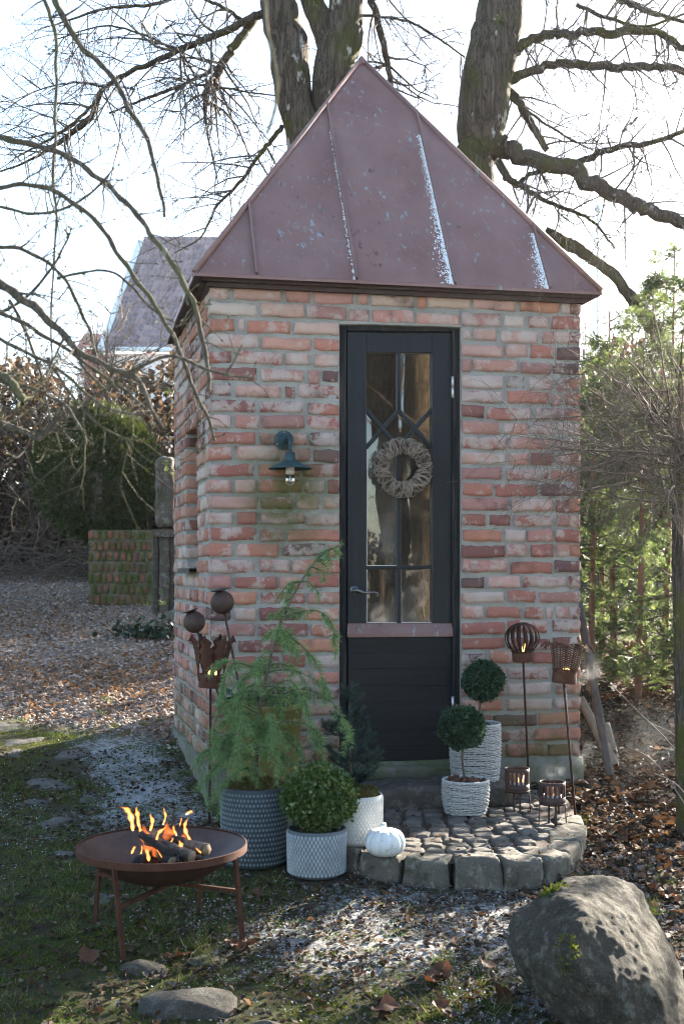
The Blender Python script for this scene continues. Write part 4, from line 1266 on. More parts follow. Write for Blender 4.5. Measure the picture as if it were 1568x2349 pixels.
spr = empty('spruce_sapling', pw, 'small sparse blue green spruce in the white honeycomb pot', 'tree')
stem = [Vector(q) for q in catmull([tuple(P(804, 1822, 4.95)), tuple(P(803, 1740, 4.95)), tuple(P(801, 1650, 4.95)), tuple(P(808, 1563, 4.95))], 7)]
mb = MB(); mb.tube(stem, [.0065 - .0045 * i / (len(stem) - 1) for i in range(len(stem))], 6)
paths = [[np.array(q) for q in stem[10:]]]
for i in range(62):
    f = crn.uniform(.08, .97); k = int(f * (len(stem) - 1))
    a = crn.uniform(0, 6.28)
    L = (.165 * (1 - f) ** .8 + .028) * crn.uniform(.6, 1.15)
    pts = bent(stem[k], (math.cos(a), math.sin(a) * .9, .42), L, 6, -.25, .06, crn)
    mb.tube(pts, [.0022 - .0014 * j / 6 for j in range(7)], 5)
    paths.append([np.array(q) for q in pts[1:]])
    for j in range(int(1 + L * 22)):
        m_ = crn.randint(1, 5)
        q = bent(pts[m_], (pts[m_ + 1] - pts[m_]).normalized() + Vector((crn.gauss(0, .7), crn.gauss(0, .7), crn.gauss(.1, .3))), L * crn.uniform(.2, .45), 3, -.2, .06, crn)
        mb.tube(q, [.0012, .001, .0009, .0007], 4)
        paths.append([np.array(u) for u in q])
mb.build('stem', M['twig_brown'], spr)
V_, F_ = needles(paths, None, rs, 2600, .0138, .0015, .7)
tag(link('needles', np_mesh('needles', V_, F_, M['spruce_needle']), spr), kind='stuff')

# ------------------------------------------------------------------ clipped balls
LEAF_OVAL = ([(0, 0, 0), (-.34, .3, .06), (-.36, .62, .07), (0, 1, 0), (.36, .62, .07), (.34, .3, .06)], [(0, 5, 4, 3), (0, 3, 2, 1)])
def ball_plant(name, label, base, c, half, mat_, n, leaf, seed, stem_r, group=None, noise_amp=.10, cat='shrub'):
    e = empty(name, base, label, cat, group)
    rs_ = np.random.RandomState(seed)
    d = rs_.normal(size=(n, 3)); d /= np.linalg.norm(d, axis=1, keepdims=True)
    nz_ = np.array([noise.noise(Vector(q) * 2.6 + Vector((seed, 0, 0))) + .6 * noise.noise(Vector(q) * 7 + Vector((seed, 0, 0))) for q in d])
    rr_ = (1 + noise_amp * nz_) * (1 + np.where(rs_.uniform(size=n) < .03, rs_.uniform(0, .12, n), -np.abs(rs_.normal(0, .11, n))))
    pos = np.array(c) + d * rr_[:, None] * np.array(half)
    ax = d * .8 + rs_.normal(size=(n, 3)) * .75 + np.array([0, 0, .25])
    V_, F_ = instance(*LEAF_OVAL, pos, rot_frames(ax, rs_), rs_.uniform(.65, 1.2, n) * leaf)
    tag(link('foliage', np_mesh('foliage', V_, F_, M[mat_]), e), kind='stuff')
    mb_ = MB(); rr2 = random.Random(seed)
    b = Vector(base); cc_ = Vector(c)
    top_ = Vector((cc_.x, cc_.y, cc_.z - half[2] * .4))
    mid = b.lerp(top_, .5) + Vector((rr2.gauss(0, .004), 0, 0))
    mb_.tube([b, mid, top_], [stem_r, stem_r * .85, stem_r * .8], 7)
    for i in range(70):
        dd = Vector((rr2.gauss(0, 1), rr2.gauss(0, 1), rr2.gauss(.2, 1))).normalized()
        tip = cc_ + Vector((dd.x * half[0], dd.y * half[1], dd.z * half[2])) * .9
        mb_.tube([top_, top_.lerp(tip, .5) + Vector((0, 0, .01)), tip], [stem_r * .35, stem_r * .22, .0008], 4)
    mb_.build('stem', M['twig_brown'], e)
    return e
ball_plant('box_ball', 'clipped box ball with glossy small leaves in the squat grey pot', pg + Vector((0, 0, .16)), P(731, 1829, 4.80), (.142, .142, .126), 'box_leaf', 9500, .0165, 5, .009, noise_amp=.12)

# ------------------------------------------------------------------ wicker baskets with standard topiary balls
def basket(label, c, rt, rb, h, rows, seed):
    e = empty('wicker_basket', c, label, 'basket', 'whitewashed wicker baskets')
    rn = random.Random(seed)
    prof = lambda f: rb + (rt - rb) * (f ** .6) + .006 * math.sin(math.pi * f)
    ns = 26
    mb_ = MB()
    for i in range(ns):
        a = 2 * math.pi * i / ns
        mb_.tube([Vector(c) + Vector((prof(f) * math.cos(a), prof(f) * math.sin(a), .004 + (h - .008) * f)) for f in (0, .25, .5, .75, 1)], .0028, 5)
    mb_.build('stakes', M['wicker'], e)
    for k in range(rows):
        mb_ = MB()
        f = (k + .5) / rows
        pts = []
        jit = rn.uniform(-.001, .001)
        for i in range(ns * 4):
            a = 2 * math.pi * i / (ns * 4)
            wv = math.cos(a * ns / 2 + math.pi * k)
            r = prof(f) + .0046 * wv
            pts.append(Vector(c) + Vector((r * math.cos(a), r * math.sin(a), h * f + jit + .0016 * math.sin(a * 3 + k * 1.7) + .001 * wv)))
        pts.append(pts[0])
        mb_.tube(pts, h / rows * .50 * rn.uniform(.86, 1.1), 5, caps=False)
        mb_.build('weaver', M['wicker'], e)
    mb_ = MB()
    for q in range(3):
        pts = []
        for i in range(105):
            a = 2 * math.pi * i / 104
            ph = a * 17 + q * 2.09
            r = rt + .004 * math.cos(ph)
            pts.append(Vector(c) + Vector((r * math.cos(a), r * math.sin(a), h + .004 * math.sin(ph))))
        mb_.tube(pts, .0042, 5, caps=False)
    mb_.build('braided_rim', M['wicker'], e)
    MB().lathe([(rb - .004, .008), (prof(.9) - .006, h * .86), (.001, h * .88)], 26, c, cap1=False).build('liner', M['soil'], e)
    # bark chips
    rs_ = np.random.RandomState(seed)
    n = 70
    a = rs_.uniform(0, 6.28, n); q = (rt - .016) * np.sqrt(rs_.uniform(0, 1, n))
    pos = np.stack([c[0] + q * np.cos(a), c[1] + q * np.sin(a), c[2] + h * .90 + rs_.uniform(0, .016, n)], 1)
    V_, F_ = rock_box((1, .6, .32), (3, 2, 2), .2, .12, 2.0, seed)
    V_, F_ = instance([tuple(v) for v in V_], F_, pos, rot_frames(rs_.normal(size=(n, 3)) * .8 + np.array([0, .0, .1]), rs_), rs_.uniform(.010, .021, n))
    tag(link('bark_mulch', np_mesh('bark_mulch', V_, F_, M['bark_chip']), e), kind='stuff')
    return e
bl = Vector(((1089 - CX) * 5.93 / F, 5.93, .112))
basket('tall whitewashed wicker basket with bark mulch, standing on the doorstep', bl, .120, .108, .286, 34, 1)
bs = Vector(((1067 - CX) * 5.56 / F, 5.56, PZ + .003))
basket('low whitewashed wicker basket on the cobbles, in front of the taller basket', bs, .104, .088, .150, 19, 2)
ball_plant('topiary_standard', 'taller dark green ball topiary on a thin trunk, in the tall basket', bl + Vector((.01, 0, .24)), P(1107, 1562, 5.93), (.100, .100, .097), 'topiary_leaf', 7500, .0125, 9, .006, 'ball topiaries in wicker baskets', .11, 'topiary')
ball_plant('topiary_standard', 'lower ball topiary with fuller leaves, in the low wicker basket', bs + Vector((0, 0, .12)), P(1059, 1669, 5.56), (.102, .102, .092), 'topiary_leaf', 6500, .0150, 17, .006, 'ball topiaries in wicker baskets', .15, 'topiary')

# ------------------------------------------------------------------ white pumpkin
pc = Vector(((882.5 - CX) * 4.72 / F, 4.72, PZ - .002))
pu = empty('pumpkin', pc, 'white ribbed pumpkin on the edge stones beside the white pot', 'pumpkin')
prof = []
for i in range(25):
    th = -math.pi / 2 + math.pi * i / 24
    prof.append((max(.001, .081 * math.cos(th) ** .8), .058 + .058 * math.sin(th)))
def rib(a, i):
    f = abs(math.sin(a * 5))
    return 1 - .10 * (1 - f) ** 2.2 * (1 if 2 < i < 23 else .6)
V0 = MB().lathe(prof, 90, (0, 0, 0), fn=rib)
vv = []
for (x, y, z) in V0.v:
    r = math.hypot(x, y)
    dip = .022 * math.exp(-(r / .028) ** 2) if z > .06 else -.010 * math.exp(-(r / .03) ** 2)
    vv.append((x + pc.x, y + pc.y, z - dip + pc.z))
MB().add(vv, V0.f).build('body', M['pumpkin_white'], pu)
mb = MB()
pts = [pc + Vector((0, 0, .088)), pc + Vector((-.001, 0, .106)), pc + Vector((-.004, -.002, .124)), pc + Vector((-.007, -.004, .131))]
mb.tube(pts, [.014, .009, .010, .0105], 9)
mb.build('stalk', M['pumpkin_white'], pu)

# ------------------------------------------------------------------ rusty garden torches
def flame_mesh(pts, rads, n=7, flat=.55):
    mb_ = MB(); mb_.tube(pts, rads, n, True, flat); return mb_
def solid(o, th):
    md = o.modifiers.new('solidify', 'SOLIDIFY'); md.thickness = th; md.offset = 0
    return o
def up_frame(axis):
    z = Vector(axis).normalized()
    x = Vector((1, 0, 0)); x = (x - z * x.dot(z)).normalized()
    return Matrix((x, z.cross(x), z)).transposed()
def cup(e, c, m, r, h, mat_):
    MB().lathe([(.004, 0), (r * .98, 0), (r, .003), (r, h), (r - .0025, h), (r - .003, .006), (.004, .006)], 30, c, m, cap0=True, cap1=True).build('cup', M[mat_], e)
    # candle tin and flame inside
    MB().lathe([(.001, .006), (r * .72, .006), (r * .72, h * .8), (r * .66, h * .8), (r * .64, h * .68), (.001, h * .68)], 20, c, m, cap0=False, cap1=False).build('candle', M['tin'], e)
def flames_in(e, c, m, specs, mat_='flame_small'):
    for (x, y, z, h, w, lean) in specs:
        pts = [c + m @ Vector((x + lean * f * f * h, y, z + h * f)) for f in (0, .15, .35, .6, .8, 1)]
        flame_mesh(pts, [w * .5, w * .95, w, w * .7, w * .38, .0006], 8, .8).build('flame', M[mat_], e)
def stake(e, a, b, r, mat_): MB().tube([a, a.lerp(b, .5), b], r, 8).build('stake', M[mat_], e)

# crown of leaves, at the left corner of the shed
ft = G(480, 1893); ft.z -= .02
cb = P(483, 1577, ft.y)
e = empty('leaf_torch', ft, 'rusty torch with a crown of curled leaves at the left corner of the shed', 'torch')
m = up_frame((cb - ft).normalized() + Vector((.03, 0, 0)))
cup(e, cb, m, .056, .062, 'rust')
stake(e, ft, cb + m @ Vector((0, 0, .004)), .0056, 'rust_dark')
for i in range(6):
    a0 = 2 * math.pi * i / 6 + .22
    mb = MB(); nseg = 26
    row = []
    for j in range(nseg + 1):
        v = j / nseg
        z = .030 + .20 * v - (.25 * max(0, v - .92))
        r = .0565 + .002 * v + .036 * v ** 1.5 + .10 * max(0, v - .86)
        lob = .42 + .58 * (1 - ((v * 5.2) % 1.0))
        w = (.010 if v < .2 else .006 + .037 * math.sin(min(1, (v - .2) / .8) * math.pi) ** .7 * lob) * (1 if v < .97 else .5)
        w = max(w * (1 - .75 * max(0, v - .72) / .28), .002)
        for sgn in (-1, -.35, 0, .35, 1):
            aa = a0 + sgn * w / r
            rr_ = r - .010 * abs(sgn) ** 1.5 * v + (.003 if sgn == 0 else 0)
            zz_ = z + .034 * abs(sgn) * lob * v
            row.append(cb + m @ Vector((rr_ * math.cos(aa), rr_ * math.sin(aa), zz_)))
    mb.add(row, [(j * 5 + k, j * 5 + k + 1, (j + 1) * 5 + k + 1, (j + 1) * 5 + k) for j in range(nseg) for k in range(4)])
    solid(mb.build('leaf', M['rust'], e), .0016)
flames_in(e, cb, m, [(-.010, -.02, .052, .030, .010, .3), (.026, -.018, .055, .038, .013, .4), (.035, .0, .055, .03, .010, .1)])

# ribbed globe torch
ft = Vector(((1213 - CX) * 6.02 / F, 6.02, .035))
cb = P(1199, 1516, 5.97)
e = empty('globe_torch', ft, 'rusty torch with a ribbed globe basket, beside the tall topiary', 'torch')
m = up_frame((cb - ft))
cup(e, cb, m, .054, .055, 'rust')
stake(e, ft, cb + m @ Vector((0, 0, .004)), .0056, 'rust_dark')
pts = catmull([ft + Vector((.0, -.01, .05)), ft + Vector((.03, -.04, .06)), ft + Vector((.055, -.06, .02)), ft + Vector((.06, -.065, -.03))], 4)
MB().tube(pts, .005, 6).build('step_hook', M['rust_dark'], e)
for i in range(16):
    a = 2 * math.pi * i / 16 + .1
    mb = MB(); row = []
    for j in range(15):
        v = j / 14
        th = -math.pi * .32 + v * math.pi * .76
        r = .086 * math.cos(th) ** .9
        z = .116 + .074 * math.sin(th)
        if j == 0: r, z = .054, .046
        wv = .0068 * (.75 + .25 * math.cos(th))
        for sgn in (-1, 1):
            aa = a + sgn * wv / max(r, .02)
            row.append(cb + m @ Vector((r * math.cos(aa), r * math.sin(aa), z)))
    mb.add(row, [(j * 2, j * 2 + 1, j * 2 + 3, j * 2 + 2) for j in range(14)])
    solid(mb.build('rib', M['rust_dark'], e), .0018)
MB().lathe([(.030, .184), (.034, .188), (.030, .190), (.022, .188), (.030, .184)], 24, cb, m, False, False).build('top_ring', M['rust_dark'], e)
flames_in(e, cb, m, [(-.008, -.03, .046, .03, .006, .1), (.008, -.03, .046, .046, .005, .0), (0, -.032, .047, .012, .014, 0)])

# fern leaf torch
ft = G(1321, 1893); ft.z -= .02
cb = P(1292, 1567, ft.y)
e = empty('fern_torch', ft, 'rusty torch with cut out fern leaves at the right corner of the shed', 'torch')
m = up_frame((cb - ft) + Vector((.12, 0, 0)))
cup(e, cb, m, .056, .066, 'rust')
stake(e, ft, cb + m @ Vector((0, 0, .004)), .0056, 'rust_dark')
pts = catmull([ft + Vector((0, 0, .14)), ft + Vector((-.03, -.01, .15)), ft + Vector((-.075, -.015, .145)), ft + Vector((-.085, -.015, .11)), ft + Vector((-.08, -.015, .04))], 4)
MB().tube(pts, .005, 6).build('step_hook', M['rust_dark'], e)
for i in range(7):
    a0 = 2 * math.pi * i / 7
    def S(v, w):
        z = .05 + .165 * v - .38 * max(0, v - .84)
        r = .0565 + .034 * v ** 1.3 + .13 * max(0, v - .74)
        aa = a0 + w / r
        return cb + m @ Vector((r * math.cos(aa), r * math.sin(aa), z))
    mb = MB()
    for j in range(16):
        v = j / 16
        mb.add([S(v, -.003), S(v, .003), S(v + 1 / 16, .003), S(v + 1 / 16, -.003)], [(0, 1, 2, 3)])
        wl = .004 + .026 * math.sin(min(1., .25 + v * .8) * math.pi * .92) ** .8
        for sgn in (-1, 1):
            mb.add([S(v, sgn * .003), S(v + .035, sgn * .003), S(min(1.1, v + .10), sgn * wl), S(min(1.1, v + .075), sgn * wl)], [(0, 1, 2, 3)])
    solid(mb.build('fern_leaf', M['rust'], e), .0016)
flames_in(e, cb, m, [(-.012, -.045, .062, .022, .007, .2), (.0, -.048, .060, .02, .008, .1), (.008, -.046, .058, .016, .006, 0)])

# poppy seed heads on stems, stuck in the tall planter
def poppy(label, c, r, foot, seed):
    e_ = empty('poppy_stake', foot, label, 'garden stake', 'poppy head garden stakes')
    ax = (c - foot).normalized()
    m_ = up_frame(ax)
    MB().lathe([(max(.0005, r * math.cos(t_)), r * math.sin(t_)) for t_ in [(-.5 + i / 20) * math.pi for i in range(21)]], 36, c, m_, False, False).build('seed_head', M['iron_brown'], e_)
    MB().lathe([(.001, r * .95), (r * .32, r * .95), (r * .68, r * 1.10), (r * .70, r * 1.14), (r * .3, r * 1.02), (.001, r * 1.02)], 40, c, m_, False, False, fn=lambda a, i: 1 + (.13 * abs(math.sin(a * 4)) if i in (2, 3) else 0)).build('crown', M['iron_brown'], e_)
    MB().tube([foot, foot.lerp(c, .5), c - ax * r * .97], .0058, 8).build('stem', M['iron_brown'], e_)
poppy('larger rusty poppy head stake, its ball above the leaf torch', P(509.6, 1382, 5.50), .0545, P(562, 1640, 5.55), 1)
poppy('smaller rusty poppy head stake leaning left, half behind the leaf torch', P(445.5, 1427, 5.58), .051, P(517, 1640, 5.60), 2)

# ivy and grasses on the tall planter
rs = np.random.RandomState(31)
iv = empty('ivy_plant', pt_ + Vector((0, 0, .52)), 'dark ivy leaves on top of the tall green stained planter', 'plant')
n = 190
a = rs.uniform(0, 6.28, n); q = .20 * np.sqrt(rs.uniform(.0, 1, n))
pos = np.stack([pt_.x + q * np.cos(a), pt_.y - .02 + q * np.sin(a), pt_.z + .56 + rs.uniform(-.02, .075, n) * (1.1 - q / .26)], 1)
IVY = ([(0, 0, 0), (-.45, .1, .05), (-.55, .45, .06), (-.25, .5, .02), (0, 1, 0), (.25, .5, .02), (.55, .45, .06), (.45, .1, .05)], [(0, 4, 3, 2), (0, 2, 1, 1), (0, 7, 6, 6), (0, 6, 5, 4)])
IVY = (IVY[0], [(0, 4, 3, 1), (1, 3, 2, 2), (0, 7, 5, 4), (7, 6, 5, 5)])
LEAF6 = ([(0, 0, 0), (-.42, .18, .08), (-.38, .6, .05), (0, 1, -.04), (.38, .6, .05), (.42, .18, .08)], [(0, 3, 2, 1), (0, 5, 4, 3)])
V_, F_ = instance(*LEAF6, pos, rot_frames(rs.normal(size=(n, 3)) + np.array([0, -.3, .3]), rs), rs.uniform(.022, .042, n))
tag(link('leaves', np_mesh('leaves', V_, F_, M['ivy_leaf']), iv), kind='stuff')
mb = MB(); irn = random.Random(2)
for i in range(16):
    a_ = irn.uniform(2.4, 5.4)
    pts = bent(pt_ + Vector((.14 * math.cos(a_), .14 * math.sin(a_), .54)), (math.cos(a_), math.sin(a_), .5), irn.uniform(.08, .2), 5, 1.2, .2, irn)
    mb.tube(pts, [.0018, .0016, .0014, .0012, .001, .0008], 4)
mb.build('stems', M['twig_brown'], iv)

# ------------------------------------------------------------------ slotted lanterns on the cobbles
def lantern(label, c, r, zb, zt_, rot, flame):
    e_ = empty('slotted_lantern', c, label, 'lantern', 'slotted candle lanterns on the cobbles')
    hB, hT = (zt_ - zb) * .36, (zt_ - zb) * .14
    o_ = c + Vector((0, 0, zb))
    H_ = zt_ - zb
    MB().lathe([(.003, 0), (r, 0), (r, hB), (r - .003, hB), (r - .003, .004), (.003, .004)], 40, o_).build('cup', M['iron_brown'], e_)
    MB().lathe([(r, H_ - hT), (r, H_), (r - .003, H_), (r - .003, H_ - hT), (r, H_ - hT)], 40, o_, None, False, False).build('top_band', M['iron_brown'], e_)
    MB().lathe([(r + .002, hB * .18), (r + .002, hB * .26), (r, hB * .27), (r, hB * .17), (r + .002, hB * .18)], 40, o_, None, False, False).build('bead', M['iron_brown'], e_)
    ns = 17
    for i in range(ns):
        a_ = 2 * math.pi * (i + .3) / ns + rot
        mb_ = MB(); w = math.pi / ns * .52
        V__ = []
        for z_ in (hB - .001, H_ - hT + .001):
            for (da, rr_) in ((-w, r), (0, r), (w, r), (w, r - .003), (0, r - .003), (-w, r - .003)):
                V__.append(o_ + Vector((rr_ * math.cos(a_ + da), rr_ * math.sin(a_ + da), z_)))
        mb_.add(V__, [(k, (k + 1) % 6, 6 + (k + 1) % 6, 6 + k) for k in range(6)])
        mb_.build('slat', M['iron_brown'], e_, False)
    for (dx, dy, w, sp) in ((-.010, .028, .008, 1.), (.010, -.026, .008, 1.)):
        MB().bar(o_ + Vector((dx, dy, .002)), c + Vector((dx * sp, dy * sp, -.004)), w, w).build('leg', M['iron_brown'], e_, False)
    for sx_ in (-1, 1):
        MB().tube([o_ + Vector((sx_ * r * .97, 0, .01)), c + Vector((sx_ * r * 1.06, -.004, -.004))], .0026, 6).build('side_leg', M['iron_brown'], e_)
    MB().lathe([(.001, .004), (r * .7, .004), (r * .7, hB * 1.22), (r * .62, hB * 1.22), (r * .6, hB), (.001, hB)], 24, o_, None, False, False).build('candle', M['tin'], e_)
    for (x, y, z, h, w) in flame:
        pts = [o_ + Vector((x + .003 * math.sin(f * 4), y, z + h * f)) for f in (0, .15, .35, .6, .8, 1)]
        flame_mesh(pts, [w * .5, w * .95, w, w * .7, w * .38, .0006], 8, .8).build('flame', M['flame_small'], e_)
    MB().lathe([(r * .55, hB * 1.2), (r * .57, hB * 2.1), (r * .545, hB * 2.1), (r * .53, hB * 1.2)], 24, o_, None, False, False).build('glow_shell', M['candle_shell'], e_)
    return o_
D_ = 5.60
c1 = Vector(((1185 - CX) * D_ / F, D_, PZ - .002))
lantern('slotted brown candle lantern nearer the shed wall, beside the low basket', c1, .0575, .094, .205, 0, [(-.004, -.03, .046, .040, .007), (-.026, -.02, .046, .03, .005), (.020, -.024, .046, .026, .004)])
D_ = 5.30
c2 = Vector(((1266 - CX) * D_ / F, D_, PZ - .002))
lantern('slotted brown candle lantern nearer the edge of the cobbles, by the fern torch stake', c2, .0575, .094, .195, .2, [(.0, -.03, .042, .040, .004)])

# ------------------------------------------------------------------ fire bowl
fb = Vector((-.615, 4.11, gz(-.615, 4.11)))
bowl_e = empty('fire_bowl', fb, 'round rusty steel fire bowl on four legs with a burning fire', 'fire bowl')
RZ, R_ = .219, .290
prof = []
for i in range(15):
    f = i / 14
    prof.append((R_ * .985 * f + .001, RZ - .004 - .125 * (1 - f ** 2.2)))
inner = prof
outer = [(r + .002, z - .004) for r, z in prof[::-1]]
bc_ = Vector((fb.x, fb.y, 0))
MB().lathe(inner, 72, bc_, cap0=False, cap1=False).build('bowl', M['bowl_inside'], bowl_e)
MB().lathe(outer, 72, bc_, cap0=False, cap1=False).build('bowl_underside', M['rust_dark'], bowl_e)
MB().lathe([(R_ * .978, RZ), (R_, RZ), (R_, RZ - .024), (R_ - .004, RZ - .024), (R_ - .005, RZ - .004), (R_ * .978, RZ - .003)], 96, bc_, cap0=False, cap1=False).build('rim_band', M['rust'], bowl_e, auto=40)
legs = {}
for k, (tx, ty, fx, fy) in {'FL': (292.6, 0, 284, 2205), 'FR': (551, 0, 557, 2166), 'BL': (207.5, 0, 212, 2127), 'BR': (455, 0, 454, 2092)}.items():
    sx_ = (tx - 372.4) / 194
    yy = math.sqrt(max(0, 1 - sx_ ** 2)) * (1 if k[0] == 'B' else -1)
    top_ = bc_ + Vector((sx_ * R_ * .975, yy * R_ * .975, RZ - .02))
    foot = G(fx, fy)
    # keep each leg close to upright
    foot = Vector((foot.x, top_.y + max(-.05, min(.05, foot.y - top_.y)), 0)); foot.z = gz(foot.x, foot.y) - .01
    legs[k] = (top_, foot)
    MB().bar(top_, foot, .0135).build('leg', M['rust'], bowl_e, False)
for a_, b_, dz in (('FL', 'BR', 0.), ('FR', 'BL', .0138)):
    f = .40
    p, q = legs[a_][0].lerp(legs[a_][1], f), legs[b_][0].lerp(legs[b_][1], f)
    zc = RZ - .150
    p.z = q.z = zc + dz
    MB().bar(p, q, .013).build('crossbar', M['rust'], bowl_e, False)

# firewood
lrn = random.Random(6)
def log(label, a, b, r, mat_='log_bark', end=True, n=6):
    a, b = Vector(a), Vector(b)
    e_ = empty('firewood_log', a, label, 'log', 'burning logs in the fire bowl')
    pts = [a.lerp(b, i / 8) + Vector((0, 0, 0)) for i in range(9)]
    mb_ = MB(); mb_.tube(pts, [r * (1 + .08 * noise.noise(p * 30)) for p in pts], n)
    mb_.v = [tuple(Vector(v) + noise.noise_vector(Vector(v) * 45) * r * .14) for v in mb_.v]
    mb_.build('bark', M[mat_], e_)
    d = (b - a).normalized()
    if end:
        for p, s_ in ((b, 1), (a, -1)):
            dd, u, w = frame_of(d)
            mm = Matrix((u, w, dd * s_)).transposed()
            MB().lathe([(r * .93, -.001), (r * .9, .003), (.0005, .003)], n, p, mm, False, False).build('cut_end', M['log_end'] if s_ > 0 else M['char'], e_)
def BP(x, y, D): return P(x, y, D)
log('thick split log with a pale cut end, uppermost in the fire bowl', BP(345, 1914, 4.20), BP(474, 1950, 4.02), .022)
log('grey log across the middle of the fire bowl', BP(338, 1925, 4.12), BP(440, 1966, 3.98), .021)
log('thin branch lying over the front of the burning logs', BP(322, 1913, 4.06), BP(400, 1965, 3.99), .013, end=False)
log('charred log low at the back of the fire', BP(352, 1952, 4.22), BP(455, 1962, 4.18), .020, 'char')
log('charred log low at the left of the fire', BP(318, 1975, 4.03), BP(380, 1958, 4.16), .020, 'char')
log('short split log at the front of the fire', BP(362, 1953, 4.08), BP(396, 1978, 3.97), .020, 'log_bark')
log('dark stick standing up at the back of the flames', BP(388, 1950, 4.15), BP(400, 1870, 4.22), .008, 'char', False)
log('small forked twig standing in front of the flames', BP(409, 1978, 3.97), BP(407, 1945, 4.02), .006, 'log_bark', False)
# ash bed
rs = np.random.RandomState(9)
n = 260
a = rs.uniform(0, 6.28, n); q = .15 * np.sqrt(rs.uniform(0, 1, n))
pos = np.stack([bc_.x + .02 + q * np.cos(a), bc_.y + q * np.sin(a), RZ - .122 + .125 * (q / R_) ** 2.2 + rs.uniform(0, .018, n)], 1)
V_, F_ = rock_box((1, .7, .6), (2, 2, 2), .2, .15, 2.0, 3)
V_, F_ = instance([tuple(v) for v in V_], F_, pos, rot_frames(rs.normal(size=(n, 3)), rs), rs.uniform(.006, .014, n))
tag(link('charcoal', np_mesh('charcoal', V_, F_, M['char'])), 'black charcoal bed under the burning logs', 'charcoal', kind='stuff')
# flames
fl = empty('flames', bc_ + Vector((0, 0, RZ - .1)), 'orange flames rising from the burning logs', 'fire')
def flame(pix, D, wpx, flat=.6, mat_='flame'):
    pts = catmull([tuple(P(x, y, D)) for x, y in pix], 5)
    k = len(pts)
    rads = []
    for i in range(k):
        f = i / (k - 1)
        base = math.sin(min(1, f * 1.15 + .12) * math.pi) ** .75 if f < .75 else math.sin(min(1, .75 * 1.15 + .12) * math.pi) ** .75 * (1 - (f - .75) / .25) ** .8
        rads.append(max(.0005, wpx * 1.25 * D / F * .5 * abs(base) * (1 + .25 * math.sin(i * 1.3))))
    flame_mesh([Vector(p) for p in pts], rads, 10, flat).build('flame', M[mat_], fl)
    if mat_ == 'flame':
        k2 = int(k * .72)
        flame_mesh([Vector(p) for p in pts[:k2]], [max(.0004, q * .5 * (1 - .6 * i / k2)) for i, q in enumerate(rads[:k2])], 8, flat).build('flame_core', M['flame_core'], fl)
FY = 4.08
for pix, D, w in (([(340, 1955), (335, 1925), (330, 1900), (322, 1878)], 4.13, 34), ([(385, 1950), (388, 1920), (382, 1895), (388, 1872)], 4.14, 40), ([(425, 1950), (420, 1925), (428, 1900)], 4.12, 30), ([(360, 1965), (352, 1945), (350, 1925)], 4.05, 26)):
    flame(pix, D, w, .5, 'flame_soft')
for pix, D, w in (([(305, 1905), (302, 1880), (294, 1860), (278, 1852), (258, 1855)], 4.10, 17), ([(318, 1895), (316, 1870), (313, 1855), (320, 1837)], 4.16, 13), ([(325, 1915), (320, 1895), (319, 1880)], 4.14, 11),
                  ([(345, 1905), (350, 1885), (345, 1870), (344, 1860)], 4.16, 12), ([(358, 1930), (365, 1910), (380, 1898), (384, 1885)], 4.06, 10), ([(438, 1930), (427, 1910), (424, 1893), (432, 1876), (437, 1864)], 4.08, 12),
                  ([(428, 1868), (438, 1862), (448, 1868)], 4.08, 11), ([(405, 1915), (398, 1900), (402, 1885)], 4.12, 9), ([(420, 1955), (416, 1940), (412, 1930), (414, 1922)], 4.02, 13), ([(342, 1975), (338, 1955), (332, 1940)], 4.0, 13),
                  ([(302, 1958), (308, 1945), (314, 1938)], 4.06, 10), ([(440, 1958), (438, 1946)], 4.0, 10), ([(462, 1957), (452, 1948), (448, 1940)], 4.0, 7), ([(465, 1938), (463, 1931)], 4.05, 7), ([(372, 1968), (362, 1952), (357, 1945)], 4.0, 5),
                  ([(375, 1890), (380, 1872), (376, 1855), (384, 1840)], 4.2, 8), ([(412, 1895), (416, 1880), (418, 1868)], 4.16, 6), ([(322, 1965), (326, 1945), (320, 1930)], 4.08, 7), ([(390, 1935), (396, 1925), (393, 1915)], 4.06, 7)):
    flame(pix, D, w)
MB().lathe([(.05, 0), (.06, .008), (.03, .014), (.0005, .015)], 12, bc_ + Vector((.0, -.02, RZ - .115)), None, False, False).build('embers', M['ember'], fl)

# ------------------------------------------------------------------ stones on the ground
ctrl = [(1150, 2155, 3.45), (1165, 2112, 3.48), (1228, 2058, 3.52), (1290, 2010, 3.60), (1395, 1998, 3.68), (1470, 2040, 3.68), (1525, 2140, 3.62), (1560, 2240, 3.55), (1600, 2330, 3.45),
        (1180, 2235, 3.38), (1265, 2330, 3.28), (1400, 2420, 3.15), (1560, 2430, 3.15), (1282, 2040, 3.44), (1340, 2085, 3.26), (1300, 2150, 3.16), (1440, 2095, 3.36), (1350, 2260, 3.08), (1490, 2240, 3.20), (1225, 2210, 3.24),
        (1200, 2160, 3.75), (1300, 2080, 3.85), (1420, 2060, 3.9), (1540, 2200, 3.85), (1300, 2280, 3.8), (1500, 2350, 3.7)]
bm = bmesh.new()
for q in ctrl: bm.verts.new(P(*q))
r = bmesh.ops.convex_hull(bm, input=bm.verts)
bmesh.ops.delete(bm, geom=[g for g in r['geom_interior'] if isinstance(g, bmesh.types.BMVert)], context='VERTS')
bmesh.ops.triangulate(bm, faces=bm.faces)
for it in range(5):
    bmesh.ops.subdivide_edges(bm, edges=bm.edges, cuts=1, use_grid_fill=True)
    bmesh.ops.smooth_vert(bm, verts=bm.verts, factor=[.12, .14, .16, .2, .25][it], use_axis_x=True, use_axis_y=True, use_axis_z=True)
    bmesh.ops.triangulate(bm, faces=bm.faces)
bm.normal_update()
